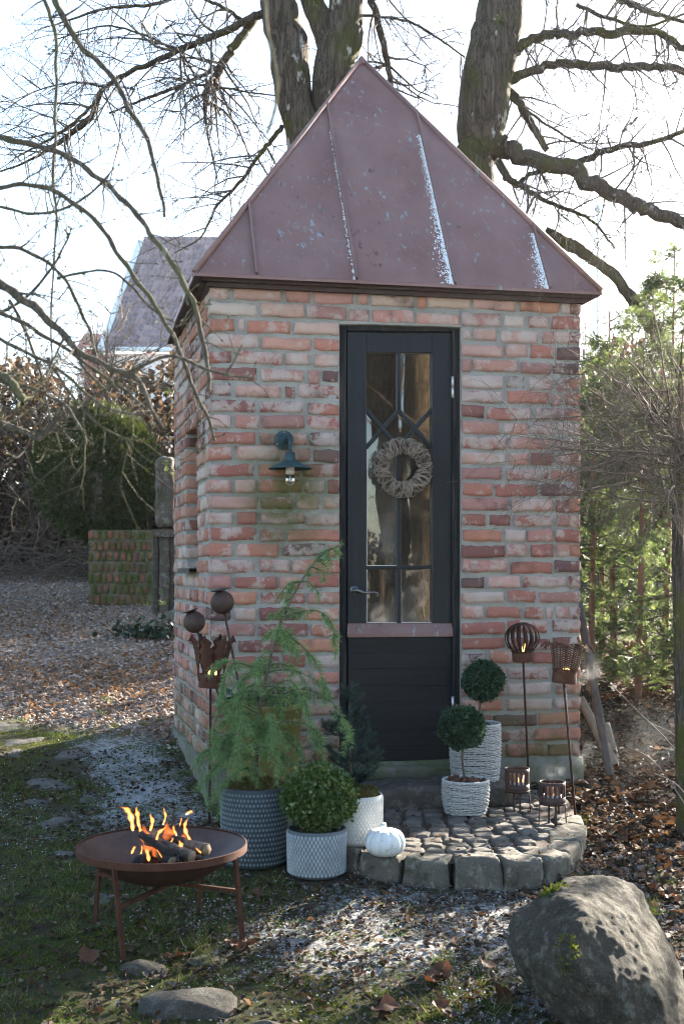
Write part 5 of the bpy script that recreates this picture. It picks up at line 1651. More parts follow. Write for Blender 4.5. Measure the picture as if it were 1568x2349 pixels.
for v in bm.verts:
    p = v.co
    v.co = p + v.normal * (.018 * noise.noise(p * 6) + .010 * noise.noise(p * 13) + .006 * noise.noise(p * 24) + .005 * noise.noise(p * 50) - .010 * max(0, .25 - abs(noise.noise(Vector((p.x * 5, p.y * 5, p.z * 11))))))
me = bpy.data.meshes.new('boulder'); bm.to_mesh(me); bm.free()
me.polygons.foreach_set('use_smooth', [True] * len(me.polygons)); me.materials.append(M['boulder'])
boulder_o = tag(link('boulder', me), 'big grey lichen covered boulder at the lower right', 'boulder')
mv = [(v.co.copy(), v.normal.copy()) for v in me.vertices if v.normal.z > .25 and noise.noise(v.co * 5.5 + Vector((3, 0, 0))) > .36 and v.co.x < .80]
mr = random.Random(4); mr.shuffle(mv)
rsb = np.random.RandomState(15)
if mv:
    mv = mv[:150]
    q = np.repeat(np.array([tuple(c_) for c_, _ in mv]), 5, 0) + rsb.normal(0, .005, (len(mv) * 5, 3))
    ax = np.repeat(np.array([tuple(n_) for _, n_ in mv]), 5, 0) + rsb.normal(0, .5, (len(mv) * 5, 3))
    V_, F_ = instance([(-.3, 0, 0), (.3, 0, 0), (.2, 1, .1), (-.2, 1, .1)], [(0, 1, 2, 3)], q, rot_frames(ax, rsb), rsb.uniform(.004, .009, len(q)))
    tag(link('moss_tufts', np_mesh('moss_tufts', V_, F_, M['moss']), boulder_o), kind='stuff')

def rock(name, label, c, half, seed, mat_, cat='stone', rough=.14, cuts=5, sub=4):
    V_, F_ = blob(c, half, seed, rough, sub, 1.6, None, cuts)
    o = MB().add(V_, F_).build(name, M[mat_])
    return tag(o, label, cat)
def rock_px(label, x0, x1, y0, y1, seed, mat_='field_stone', flat=.5, group=None):
    yb = y0 + (y1 - y0) * .72
    g = G((x0 + x1) / 2, yb)
    hw = (x1 - x0) / 2 * g.y / F
    hd = hw * .75
    hh = max(.02, (y1 - y0) * g.y / F * flat)
    o = rock('field_stone', label, (g.x, g.y, g.z - hh * .25), (hw, hd, hh), seed, mat_)
    return o
rock_px('dark rounded stone under the front left leg of the fire bowl', 270, 384, 2183, 2240, 1)
rock_px('flat grey stone half buried between the two front legs of the fire bowl', 420, 540, 2178, 2220, 2, flat=.38)
rock_px('large mossy stone in the grass in front of the fire bowl', 300, 566, 2222, 2345, 3, flat=.42)
rock_px('brown stone cut by the bottom edge below the mossy stone', 560, 660, 2322, 2380, 4)
rock_px('pale small stone under the front right leg of the fire bowl', 540, 580, 2158, 2184, 5, 'edge_stone')
rock_px('low stone at the bottom edge near the lower left', 380, 470, 2338, 2390, 6)
rock_px('long mossy rock in the leaves by the right edge, in front of the conifers', 1490, 1610, 1690, 1760, 8, 'field_stone')
rock_px('grey rock at the right edge of the leaf litter', 1530, 1620, 1760, 1830, 9, 'field_stone')

# stepping stones at the left
flags = [(26, 1663, 62, 'pale flat stepping stone nearest the left edge by the gravel'), (52, 1698, 60, 'long flat stepping stone, second from the gravel at the left'), (30, 1726, 46, 'dark flat stepping stone half under moss at the left edge'),
         (180, 1728, 62, 'broad flat stepping stone in the moss near the gravel edge'), (112, 1795, 70, 'long flat stepping stone in the middle of the moss path'), (225, 1828, 52, 'frosted flat stepping stone behind the fire bowl'),
         (95, 1838, 48, 'dull flat stepping stone beside the frosted patch'), (132, 1886, 52, 'flat stepping stone just left behind the fire bowl rim'), (240, 2055, 60, 'flat worn stone under the back of the fire bowl'),
         (76, 1600, 34, 'small dark kerb stone where the gravel starts'), (28, 1625, 30, 'dark kerb stone at the far left of the gravel edge'), (120, 1622, 30, 'pale kerb stone beside the gravel'), (150, 1958, 34, 'small flat stone in the moss left of the fire bowl')]
for i, (x, y, w, lab) in enumerate(flags):
    g = G(x, y)
    hw = w * g.y / F
    rock('stepping_stone', lab, (g.x, g.y, g.z - .022), (hw * 1.1, hw * 1.25, .034), 40 + i, 'flagstone', 'stepping stone', .34, 7, 4)['group'] = 'stepping stones in the moss'

# ------------------------------------------------------------------ boards leaning on the shed's right wall
def plank(label, a, b, w, th, mat_):
    a, b = Vector(a), Vector(b)
    V_, F_ = rock_box((w / 2, th / 2, (b - a).length / 2), (3, 2, 14), .003, .002, 20, a.x * 9)
    z = (b - a).normalized(); x = Vector((1, 0.15, 0)); x = (x - z * x.dot(z)).normalized()
    m_ = Matrix((x, z.cross(x), z)).transposed()
    o = MB().add([m_ @ v + (a + b) / 2 for v in V_], F_).build('leaning_board', M[mat_])
    tag(o, label, 'board', 'boards leaning on the shed')
g1 = G(1402, 1795); g2 = G(1428, 1770)
plank('long dark board leaning against the right corner of the shed', g1 + Vector((0, 0, -.02)), P(1326, 1380, 6.75), .042, .022, 'board_dark')
plank('pale board leaning under the dark board at the shed corner', g2 + Vector((0, .1, -.02)), P(1328, 1600, 6.75), .05, .022, 'board_pale')
plank('short weathered stake in the leaves beside the leaning boards', G(1440, 1775) + Vector((0, .25, -.02)), P(1388, 1660, 7.0), .045, .03, 'board_pale')

# ------------------------------------------------------------------ trees
def limb_path(pix, n=6):
    """pix: (x, y, depth, width) -> world points and radii"""
    c = catmull(pix, n)
    return [P(q[0], q[1], q[2]) for q in c], [max(.0008, q[3] * q[2] / F * .5) for q in c]
def wob(pts, rads, rnd, amt=.5):
    out = []
    s_ = rnd.uniform(0, 99)
    for p, r in zip(pts, rads):
        out.append(p + noise.noise_vector(p * (1.1 / max(r, .012) * .25) + Vector((s_, 0, 0))) * r * amt)
    return out
def twig(mb, p, d, L, r, lvl, rnd, bend=0., wobv=.16, kids=(3, 5), sides=4, kl=.55, up=0.0, nseg=5, spread=.8):
    pts = [Vector(p)]; d = Vector(d).normalized()
    for i in range(nseg):
        d = (d + Vector((rnd.gauss(0, wobv), rnd.gauss(0, wobv), rnd.gauss(0, wobv) + (up - bend) / nseg))).normalized()
        pts.append(pts[-1] + d * (L / nseg))
    mb.tube(pts, [max(.0006, r * (1 - .72 * i / nseg)) for i in range(nseg + 1)], sides, False)
    if lvl > 0:
        for k in range(rnd.randint(*kids)):
            i = rnd.randint(1, nseg)
            t_ = (pts[i] - pts[i - 1]).normalized()
            q = Vector((rnd.gauss(0, 1), rnd.gauss(0, 1), rnd.gauss(0, 1))); q = (q - t_ * q.dot(t_)).normalized()
            twig(mb, pts[i], t_ * (1 - spread * .5) + q * spread, L * kl * rnd.uniform(.6, 1.15), r * .55, lvl - 1, rnd, bend, wobv, kids, max(3, sides - 1), kl, up, nseg if lvl > 1 else 4, spread)
    return pts
def twigs_along(mb, path, rads, n, L, rnd, lvl=2, f0=.1, bend=.3, k0=.5, rmin=.005, **kw):
    for _ in range(n):
        f = rnd.uniform(f0, 1); i = min(len(path) - 2, int(f * (len(path) - 1)))
        t_ = (path[i + 1] - path[i]).normalized()
        q = Vector((rnd.gauss(0, 1), rnd.gauss(0, .8), rnd.gauss(0, 1))); q = (q - t_ * q.dot(t_)).normalized()
        twig(mb, path[i], t_ * .5 + q, L * rnd.uniform(.5, 1.2), max(rmin, min(rads[i] * k0, L * .015)), lvl, rnd, bend, **kw)

trn = random.Random(77)
def tree(name, label, cat, base, trunks, limbs, twn, twL, seed, twmat='twig_dark', lvl=2, bark='bark_oak'):
    e_ = empty(name, base, label, cat)
    rn = random.Random(seed)
    tm = MB(); tw = MB()
    for pix in trunks:
        pts, rads = limb_path(pix, 8)
        pts = wob(pts, rads, rn, .22)
        m_ = MB(); m_.tube(pts, rads, 22)
        m_.v = [tuple(Vector(v) + noise.noise_vector(Vector(v) * 5) * .018 + noise.noise_vector(Vector((v[0] * 22, v[1] * 22, v[2] * 6))) * .010) for v in m_.v]
        tm.add(m_.v, m_.f)
    tm.build('trunk', M[bark], e_)
    for pix in limbs:
        pts, rads = limb_path(pix, 6)
        pts = wob(pts, rads, rn, .9)
        m_ = MB(); m_.tube(pts, rads, 9)
        m_.build('limb', M['bark_limb'], e_)
        ln = sum((b - a).length for a, b in zip(pts, pts[1:]))
        twigs_along(tw, pts, rads, max(3, int(twn * ln)), twL, rn, lvl, .15, .35)
    if tw.f: tag(tw.build('twigs', M[twmat], e_), kind='stuff')
    return e_
DL, DR = 9.6, 10.2
tree('twin_trunk_tree', 'bare mossy tree with forked trunks behind the left slope of the copper roof', 'tree', (P(760, 1350, DL).x, DL, gz(0, DL)),
     [[(610, -160, DL, 70), (640, 0, DL, 80), (665, 150, DL, 90), (682, 250, DL, 84), (704, 330, DL, 84), (735, 480, DL, 95), (760, 800, DL, 120), (768, 1150, DL, 150)],
      [(800, -160, DL, 70), (793, 0, DL, 76), (779, 100, DL, 92), (768, 200, DL, 92), (762, 330, DL, 92), (760, 500, DL, 95)],
      [(690, -120, DL, 42), (715, 0, DL, 50), (742, 75, DL, 52), (768, 150, DL, 50)]],
     [[(605, 30, DL, 20), (560, 50, DL, 18), (500, 78, DL, 17), (400, 122, DL - .1, 14), (300, 165, DL - .2, 11), (235, 205, DL - .2, 9), (205, 250, DL - .2, 8), (130, 310, DL - .3, 6), (40, 360, DL - .3, 4)],
      [(590, 40, DL + .1, 18), (545, 95, DL, 20), (510, 145, DL, 18), (482, 190, DL, 18), (470, 222, DL, 14), (475, 300, DL, 5), (500, 420, DL, 3)],
      [(505, 150, DL, 11), (450, 180, DL, 8), (380, 210, DL, 8), (310, 235, DL, 6), (250, 260, DL, 4)],
      [(648, 290, DL, 12), (615, 330, DL, 11), (585, 370, DL, 9), (550, 420, DL, 8), (500, 470, DL, 6), (460, 545, DL, 4), (400, 580, DL, 3)],
      [(236, 205, DL, 10), (215, 262, DL, 12), (160, 310, DL, 10), (110, 345, DL, 7), (40, 380, DL, 5), (-30, 400, DL, 4)],
      [(600, -20, DL, 14), (480, -30, DL, 11), (350, 10, DL, 8), (240, 20, DL, 6), (120, 60, DL, 4)],
      [(560, 50, DL, 10), (500, 10, DL, 8), (420, -20, DL, 6)],
      [(835, -60, DL + .2, 18), (865, 40, DL + .2, 17), (885, 130, DL + .2, 15), (900, 215, DL + .2, 10)],
      [(826, 34, DL, 7), (890, 40, DL, 6), (950, 55, DL, 6), (1010, 92, DL, 5), (1065, 130, DL, 4)],
      [(410, 120, DL, 6), (330, 80, DL, 5), (240, 60, DL, 4), (130, 90, DL, 3)],
      [(250, 200, DL, 6), (170, 190, DL, 4), (80, 210, DL, 3), (0, 260, DL, 2)]], 15, .75, 3)
tree('big_oak_tree', 'bare tree with a thick lichen spotted trunk behind the right slope of the roof', 'tree', (P(1060, 1380, DR).x, DR, gz(1, DR)),
     [[(1182, -160, DR, 112), (1146, 0, DR, 104), (1130, 100, DR, 112), (1113, 220, DR, 116), (1102, 320, DR, 104), (1092, 400, DR, 92), (1080, 600, DR, 110), (1066, 900, DR, 130), (1058, 1250, DR, 170)],
      [(1135, 345, DR - .15, 10), (1150, 325, DR - .25, 13), (1163, 312, DR - .3, 13)]],
     [[(1165, 128, DR, 34), (1200, 100, DR, 24), (1260, 80, DR, 22), (1330, 78, DR, 20), (1410, 76, DR, 20), (1490, 72, DR, 17), (1540, 92, DR, 16), (1610, 140, DR, 14)],
      [(1160, 190, DR, 32), (1190, 172, DR, 22), (1260, 150, DR, 19), (1330, 146, DR, 20), (1420, 155, DR, 20), (1500, 152, DR, 18), (1610, 168, DR, 15)],
      [(1135, 340, DR - .1, 46), (1180, 350, DR - .2, 40), (1240, 362, DR - .3, 38), (1320, 395, DR - .4, 38), (1390, 435, DR - .5, 34), (1450, 468, DR - .5, 32), (1510, 495, DR - .6, 30), (1600, 525, DR - .6, 28)],
      [(1318, 378, DR - .3, 16), (1370, 352, DR - .3, 15), (1430, 335, DR - .3, 14), (1500, 325, DR - .3, 12), (1600, 285, DR - .3, 10)],
      [(1158, 205, DR + .1, 20), (1190, 235, DR + .1, 19), (1215, 280, DR + .1, 18), (1250, 345, DR + .1, 15)],
      [(1142, 372, DR - .1, 20), (1165, 410, DR - .2, 17), (1200, 428, DR - .2, 14), (1240, 455, DR - .2, 11), (1300, 480, DR - .2, 9), (1360, 510, DR - .2, 7), (1410, 570, DR - .2, 5)],
      [(1185, 425, DR - .2, 12), (1215, 400, DR - .2, 11), (1260, 392, DR - .2, 9)],
      [(1165, 220, DR, 8), (1210, 255, DR, 7), (1260, 290, DR, 6), (1310, 320, DR, 5), (1360, 345, DR, 3)],
      [(1400, -10, DR, 14), (1470, 20, DR, 12), (1540, 45, DR, 9), (1610, 60, DR, 7)],
      [(1320, 10, DR, 10), (1390, 40, DR, 9), (1480, 60, DR, 7), (1600, 20, DR, 5)]], 12.0, .65, 4)
tree('leaning_bare_tree', 'mossy bare limb of a tree arching down behind the conifers at the right', 'tree', (3.4, 10.6, gz(3.4, 10.6)),
     [[(1250, 528, 10.6, 18), (1290, 555, 10.6, 24), (1335, 578, 10.6, 26), (1385, 612, 10.6, 26), (1430, 660, 10.6, 28), (1500, 760, 10.6, 34), (1600, 950, 10.6, 50), (1660, 1300, 10.6, 60)]], [], 0, .4, 5, bark='bark_limb')

# apple tree reaching in from the left, close to the camera
at = empty('apple_tree', (-1.9, 3.0, gz(-1.9, 3.0)), 'bare apple tree branches reaching in from the left in front of the shed', 'tree')
ap = [[(110, -40, 2.9, 16), (140, 30, 2.9, 15), (190, 110, 2.9, 13), (250, 165, 2.9, 12), (290, 235, 2.9, 12), (330, 305, 2.9, 11), (352, 375, 2.9, 10), (370, 440, 2.9, 9), (378, 500, 2.9, 7)],
      [(-60, 315, 2.6, 16), (20, 320, 2.6, 15), (110, 338, 2.6, 14), (200, 385, 2.6, 13), (280, 455, 2.6, 13), (345, 535, 2.6, 12), (400, 610, 2.6, 12), (440, 690, 2.6, 12), (462, 770, 2.6, 11), (478, 850, 2.6, 10), (480, 897, 2.6, 9)],
      [(-60, 440, 2.7, 12), (50, 425, 2.7, 11), (140, 445, 2.7, 11), (225, 515, 2.7, 11), (290, 610, 2.7, 11), (350, 690, 2.7, 10), (395, 765, 2.7, 10), (432, 862, 2.7, 9), (470, 945, 2.7, 8), (495, 1012, 2.7, 6)],
      [(-60, 615, 2.5, 24), (0, 655, 2.5, 22), (86, 716, 2.5, 19), (160, 785, 2.5, 16), (229, 832, 2.5, 14), (290, 856, 2.5, 12), (316, 872, 2.5, 11), (345, 930, 2.5, 9), (374, 983, 2.5, 6)],
      [(290, 856, 2.5, 9), (330, 838, 2.5, 8), (375, 820, 2.5, 8), (405, 820, 2.5, 8), (475, 848, 2.5, 7), (540, 862, 2.5, 6), (585, 868, 2.5, 4)],
      [(515, 862, 2.5, 6), (535, 830, 2.5, 5), (558, 788, 2.5, 4)],
      [(-60, 940, 2.8, 16), (0, 968, 2.8, 15), (50, 985, 2.8, 14), (86, 1008, 2.8, 13), (120, 975, 2.8, 13), (160, 945, 2.8, 11), (230, 905, 2.8, 9), (262, 880, 2.8, 7)],
      [(-40, 845, 2.3, 24), (10, 870, 2.3, 23), (40, 900, 2.3, 22), (58, 915, 2.3, 18)],
      [(90, -30, 3.0, 9), (125, 70, 3.0, 9), (130, 160, 3.0, 8), (128, 280, 3.0, 7), (122, 400, 3.0, 7), (130, 520, 3.0, 6), (118, 700, 3.0, 5), (120, 860, 3.0, 4)],
      [(-40, 700, 2.7, 11), (60, 745, 2.7, 10), (150, 800, 2.7, 9), (220, 850, 2.7, 8), (300, 905, 2.7, 7), (345, 948, 2.7, 5)],
      [(-40, 760, 2.6, 10), (50, 800, 2.6, 9), (140, 850, 2.6, 8), (200, 905, 2.6, 7), (260, 940, 2.6, 6), (345, 955, 2.6, 5)],
      [(-40, 560, 2.9, 10), (60, 575, 2.9, 9), (130, 620, 2.9, 8), (180, 700, 2.9, 8), (215, 790, 2.9, 7), (235, 880, 2.9, 5)],
      [(-30, 720, 2.9, 9), (40, 700, 2.9, 8), (100, 640, 2.9, 7), (150, 560, 2.9, 5), (165, 520, 2.9, 3)],
      [(20, 690, 2.8, 8), (60, 760, 2.8, 8), (90, 850, 2.8, 7), (115, 950, 2.8, 6), (140, 1030, 2.8, 4)],
      [(110, 820, 2.6, 8), (160, 900, 2.6, 7), (210, 960, 2.6, 7), (270, 1000, 2.6, 5), (318, 1012, 2.6, 3)],
      [(130, 640, 2.8, 7), (240, 620, 2.8, 6), (300, 655, 2.8, 6), (350, 710, 2.8, 5), (400, 740, 2.8, 3)],
      [(-20, 470, 3.0, 7), (80, 490, 3.0, 7), (170, 470, 3.0, 6), (230, 420, 3.0, 5), (262, 385, 3.0, 3)],
      [(0, 870, 2.7, 9), (70, 890, 2.7, 8), (150, 930, 2.7, 8), (190, 990, 2.7, 6), (200, 1020, 2.7, 4)],
      [(180, 830, 2.7, 7), (240, 890, 2.7, 6), (280, 870, 2.7, 6), (330, 885, 2.7, 5), (390, 890, 2.7, 4)],
      [(430, 700, 2.6, 6), (420, 640, 2.6, 4), (405, 600, 2.6, 3)],
      [(596, -40, 1.5, 10), (612, 60, 1.5, 9), (630, 150, 1.5, 9), (634, 225, 1.5, 9), (622, 280, 1.5, 9), (612, 308, 1.5, 8)]]
arn = random.Random(19)
tw = MB()
for k, pix in enumerate(ap):
    pts, rads = limb_path(pix, 6)
    pts = wob(pts, rads, arn, 1.2)
    rads = [r * (1 + .12 * math.sin(i * 2.1 + k)) for i, r in enumerate(rads)]
    MB().tube(pts, rads, 8).build('limb', M['bark_apple'], at)
    ln = sum((b - a).length for a, b in zip(pts, pts[1:]))
    if k == 20: continue
    for _ in range(int(24 * ln)):
        i = arn.randint(2, len(pts) - 2)
        t_ = (pts[i + 1] - pts[i]).normalized()
        q = Vector((arn.gauss(0, 1), arn.gauss(0, .6), arn.gauss(0, 1))); q = (q - t_ * q.dot(t_)).normalized()
        L = arn.choice((.025, .035, .05, .09))
        pp = twig(tw, pts[i], t_ * .6 + q, L, max(.0018, rads[i] * .38), 0, arn, -.1, .2, sides=5, nseg=4)
        tw.tube([pp[-1], pp[-1] + (pp[-1] - pp[-2]).normalized() * .008], [.0026, .0008], 5)
    if pix[0][0] < 60 and pix[0][1] > 400:
        twigs_along(tw, pts, rads, 4, .20, arn, 1, .1, .0, .45, .002)
tag(tw.build('twigs', M['bark_apple'], at), kind='stuff')

# bare shrub at the right: a low trunk with a wide head of fine twigs
rb_ = Vector(((1556 - CX) * 5.3 / F, 5.3, gz(1.49, 5.3)))
sh = empty('bare_shrub', rb_, 'bare round headed shrub with fine brown twigs in front of the right wall', 'shrub')
tr_pts = [rb_ + Vector((.02, 0, -.03)), rb_ + Vector((.01, 0, .6)), P(1553, 1200, 5.3), P(1560, 1050, 5.3), P(1552, 960, 5.3)]
tr_pts = [Vector(q) for q in catmull([tuple(q) for q in tr_pts], 5)]
MB().tube(tr_pts, [.032 - .012 * i / (len(tr_pts) - 1) for i in range(len(tr_pts))], 9).build('trunk', M['bark_limb'], sh)
srn = random.Random(51)
tw = MB(); lm = MB()
for i in range(46):
    a = rad(srn.uniform(95, 265)) if i < 36 else rad(srn.uniform(-80, 80))
    el = srn.uniform(-.10, .95) if i % 3 else srn.uniform(-.2, .25)
    p = tr_pts[srn.randint(11, len(tr_pts) - 1)]
    d = Vector((math.cos(a) * math.cos(el), math.sin(a) * math.cos(el) * .75, math.sin(el)))
    L = srn.uniform(.62, 1.02) * (1 - .25 * max(0, el))
    pts = [p]
    for j in range(8):
        d = (d + Vector((srn.gauss(0, .09), srn.gauss(0, .09), srn.gauss(0, .08) - .015))).normalized()
        pts.append(pts[-1] + d * L / 8)
    r0 = srn.uniform(.0042, .0078)
    rads = [r0 * (1 - .8 * j / 8) for j in range(9)]
    lm.tube(pts, rads, 5)
    twigs_along(tw, pts, rads, 11, .30, srn, 2, .15, .08, .6, .0019, wobv=.12, kids=(2, 3), kl=.5, spread=.55)
lm.build('limbs', M['twig_brown'], sh)
tag(tw.build('twigs', M['twig_brown'], sh), kind='stuff')

# ------------------------------------------------------------------ conifers at the right, with unseen ones added to block the sun
FROND = [(0, 0, 0)]
FF = []
fv = [(-.03, 0, 0), (.03, 0, 0), (.02, 1, -.04), (-.02, 1, -.04)]
ff = [(0, 1, 2, 3)]
for k in range(5):
    y0 = .12 + k * .17
    for s_ in (-1, 1):
        b = len(fv); l_ = .36 * (1 - k * .13)
        fv += [(0, y0, 0), (s_ * .05, y0 + .06, .0), (s_ * l_, y0 + l_ * .8, -.05), (s_ * l_ * .55, y0 + l_ * .9, .02)]
        ff.append((b, b + 1, b + 2, b + 3))
def conifer(label, x, y, h, rad_, n, seed, group='conifers along the right side', z0f=.04, mat_='thuja', size=.092):
    base = Vector((x, y, gz(x, y)))
    e_ = empty('conifer_tree', base, label, 'tree', group)
    rn = random.Random(seed); rs_ = np.random.RandomState(seed)
    lean = Vector((rn.gauss(0, .05), rn.gauss(0, .05), 0))
    pts = [base + Vector((0, 0, -.05)), base + Vector((0, 0, h * .5)) + lean, base + Vector((0, 0, h * .97)) + lean * 1.5]
    pts = [Vector(q) for q in catmull([tuple(q) for q in pts], 8)]
    MB().tube(pts, [.030 * (1 - .85 * i / 16) for i in range(17)], 8).build('trunk', M['stem_red'], e_)
    tw_ = MB(); pos, ax = [], []
    n = int(n * 1.4)
    nb = int(n / 26)
    for i in range(nb):
        f = rn.uniform(z0f, .98)
        p = pts[min(16, int(f * 16))].lerp(pts[min(16, int(f * 16) + 1)], f * 16 % 1)
        a = rn.uniform(0, 6.28)
        R0 = rad_ * (1 - f) ** .55 * rn.uniform(.45, 1.1) + .08
        d = Vector((math.cos(a), math.sin(a), .45))
        q = bent(p, d, R0, 5, .4, .1, rn)
        tw_.tube(q, [.007, .006, .005, .004, .003, .002], 4)
        for k in range(26):
            j = rn.randint(1, 4)
            c_ = q[j].lerp(q[j + 1], rn.random())
            t_ = (q[j + 1] - q[j]).normalized()
            pos.append(c_ + Vector((rn.gauss(0, .03), rn.gauss(0, .03), rn.gauss(0, .03))))
            ax.append(t_ * .8 + Vector((rn.gauss(0, .6), rn.gauss(0, .6), rn.gauss(-.1, .6))))
    tag(tw_.build('branches', M['twig_brown'], e_), kind='stuff')
    n_ = len(pos)
    V_, F_ = instance(fv, ff, np.array(pos), rot_frames(np.array(ax), rs_), rs_.uniform(.55, 1.2, n_) * size)
    tag(link('foliage', np_mesh('foliage', V_, F_, M[mat_]), e_), kind='stuff')
cons = [(1352, 8.6, 2.35, .42, 800, 'slim young conifer nearest the right corner of the shed'), (1408, 9.1, 2.9, .55, 1100, 'loose conifer second from the shed on the right'), (1462, 8.4, 2.6, .55, 1150, 'bushy conifer behind the bare shrub, left of its trunk'),
        (1520, 9.0, 3.4, .62, 1250, 'tallest conifer at the right, above the bare shrub'), (1590, 8.3, 3.2, .62, 1300, 'dark conifer cut by the right edge behind the shrub trunk'), (1480, 10.2, 3.3, .6, 900, 'conifer further back between the taller ones at the right'),
       
        (500, 12.0, 3.3, .7, 900, 'leftmost unseen conifer added behind the shed to shade the yard'), (650, 12.2, 3.6, .75, 900, 'second unseen conifer from the left, added behind the shed to shade the yard'), (800, 12.0, 3.8, .75, 900, 'middle unseen conifer added behind the shed to shade the yard'), (960, 12.1, 3.8, .75, 900, 'fourth unseen conifer added behind the shed to shade the yard'), (1110, 12.0, 3.5, .7, 900, 'rightmost unseen conifer added behind the shed to shade the yard'),  # unseen row added behind the shed to keep sun off the yard
        (1800, 9.6, 3.4, .6, 500, 'third unseen conifer added outside the right edge to dapple the sun'), (2020, 8.6, 3.6, .62, 620, 'fourth unseen conifer added outside the right edge to dapple the sun'), (2150, 9.2, 3.8, .62, 620, 'fifth unseen conifer added outside the right edge to dapple the sun'), (2180, 7.9, 3.2, .5, 640, 'sixth unseen conifer added outside the right edge to dapple the sun'),  # unseen trees added right of the view to break up the sun
        (2370, 7.9, 3.6, .55, 800, 'seventh unseen conifer added outside the right edge to shade the boulder'),  # unseen, added in the sun's path to shade the boulder
        (1690, 9.0, 3.3, .6, 420, 'unseen conifer just outside the right edge, kept sparse to dapple the sun'), (1860, 8.6, 3.3, .6, 420, 'second unseen conifer outside the right edge, kept sparse to dapple the sun'), (1380, 10.4, 2.7, .5, 700, 'pale backlit conifer far behind the shed corner at the right')]  # first two are unseen, thinned so dappled sun gets through
for i, (x, D, h, r_, n, lab) in enumerate(cons):
    conifer(lab, (x - CX) * D / F, D, h, r_, n, 100 + i)

# ------------------------------------------------------------------ background at the left: round bush, hedge, low wall, post, ivy
gb = P(222, 1085, 14.0)
gbx = Vector((gb.x, gb.y, gz(gb.x, gb.y)))
e_ = empty('globe_bush', gbx, 'large dark clipped round evergreen bush behind the low brick wall', 'bush')
rs = np.random.RandomState(61)
n = 9000
d = rs.normal(size=(n, 3)); d /= np.linalg.norm(d, axis=1, keepdims=True)
nz_ = np.array([noise.noise(Vector(q) * 2.4) + .5 * noise.noise(Vector(q) * 7) for q in d])
pos = np.array(gb) + d * ((1 + .06 * nz_) * (1 - np.abs(rs.normal(0, .08, n))))[:, None] * np.array([.72, .72, .78])
V_, F_ = instance(fv, ff, pos, rot_frames(d + rs.normal(size=(n, 3)) * .6 + np.array([0, 0, .4]), rs), rs.uniform(.5, 1.1, n) * .11)
tag(link('foliage', np_mesh('foliage', V_, F_, M['globe_leaf']), e_), kind='stuff')
MB().tube([gbx - Vector((0, 0, .1)), Vector((gb.x, gb.y, gb.z))], .06, 8).build('trunk', M['twig_brown'], e_)

hd = empty('beech_hedge', (-4, 17, gz(-4, 17)), 'dry brown leafed hedge across the back left, behind the round bush', 'hedge')
rs = np.random.RandomState(62)
n = 44000
hx = rs.uniform(-9.5, 6.0, n); hy = 17 + rs.normal(0, .45, n) + .4 * np.sin(hx * 1.3)
top_ = 2.75 + .25 * np.sin(hx * 2.1) + .2 * np.sin(hx * 5.3)
hz_ = rs.uniform(.02, 1, n) ** 1.15 * top_
pos = np.stack([hx, hy, np.array([gz(a, b, False) for a, b in zip(hx, hy)]) + hz_], 1)
V_, F_ = instance(*LEAF6, pos, rot_frames(rs.normal(size=(n, 3)) + np.array([0, 0, -.3]), rs), rs.uniform(.06, .12, n))
tag(link('dry_leaves', np_mesh('dry_leaves', V_, F_, M['beech_dry']), hd), kind='stuff')
rs2 = np.random.RandomState(67)
m2 = 7000
ex = rs2.uniform(-10, 6, m2); ey = 18.6 + rs2.normal(0, .35, m2)
pos = np.stack([ex, ey, np.array([gz(a, b, False) for a, b in zip(ex, ey)]) + rs2.uniform(0, 1, m2) * (1.9 + .3 * np.sin(ex * 1.9))], 1)
V_, F_ = instance(fv, ff, pos, rot_frames(rs2.normal(size=(m2, 3)) + np.array([0, 0, .5]), rs2), rs2.uniform(.2, .4, m2))
ev = empty('hedge_backing', (-3, 18.6, gz(-3, 18.6)), 'dark evergreen foliage added behind the dry hedge to block light through its gaps', 'hedge')  # backing foliage added so no light shows through the dry hedge
tag(link('foliage', np_mesh('foliage', V_, F_, M['globe_leaf']), ev), kind='stuff')
mb = MB(); hrn = random.Random(63)
for i in range(330):
    x = hrn.uniform(-9.5, 2.2); y = 17 + hrn.gauss(0, .3)
    twig(mb, (x, y, gz(x, y) - .05), (hrn.gauss(0, .3), hrn.gauss(0, .25), 1), hrn.uniform(1.6, 3.0), hrn.uniform(.010, .022), 1, hrn, .15, .12, (4, 7), 4, .5, 0, 6)
tag(mb.build('stems', M['twig_brown'], hd), kind='stuff')
# frosty brushwood heap at the foot of the hedge
mb = MB()
for i in range(420):
    x = hrn.uniform(-4.6, -2.7); y = 15.7 + hrn.uniform(-.5, .6)
    twig(mb, (x, y, gz(x, y) + abs(hrn.gauss(0, .22))), (hrn.gauss(0, 1), hrn.gauss(0, .6), hrn.gauss(.25, .4)), hrn.uniform(.25, .7), .009, 0, hrn, .5, .15, sides=3)
o = mb.build('brushwood_heap', M['twig_brown'])
tag(o, 'heap of dry brushwood at the foot of the hedge', 'brushwood', kind='stuff')

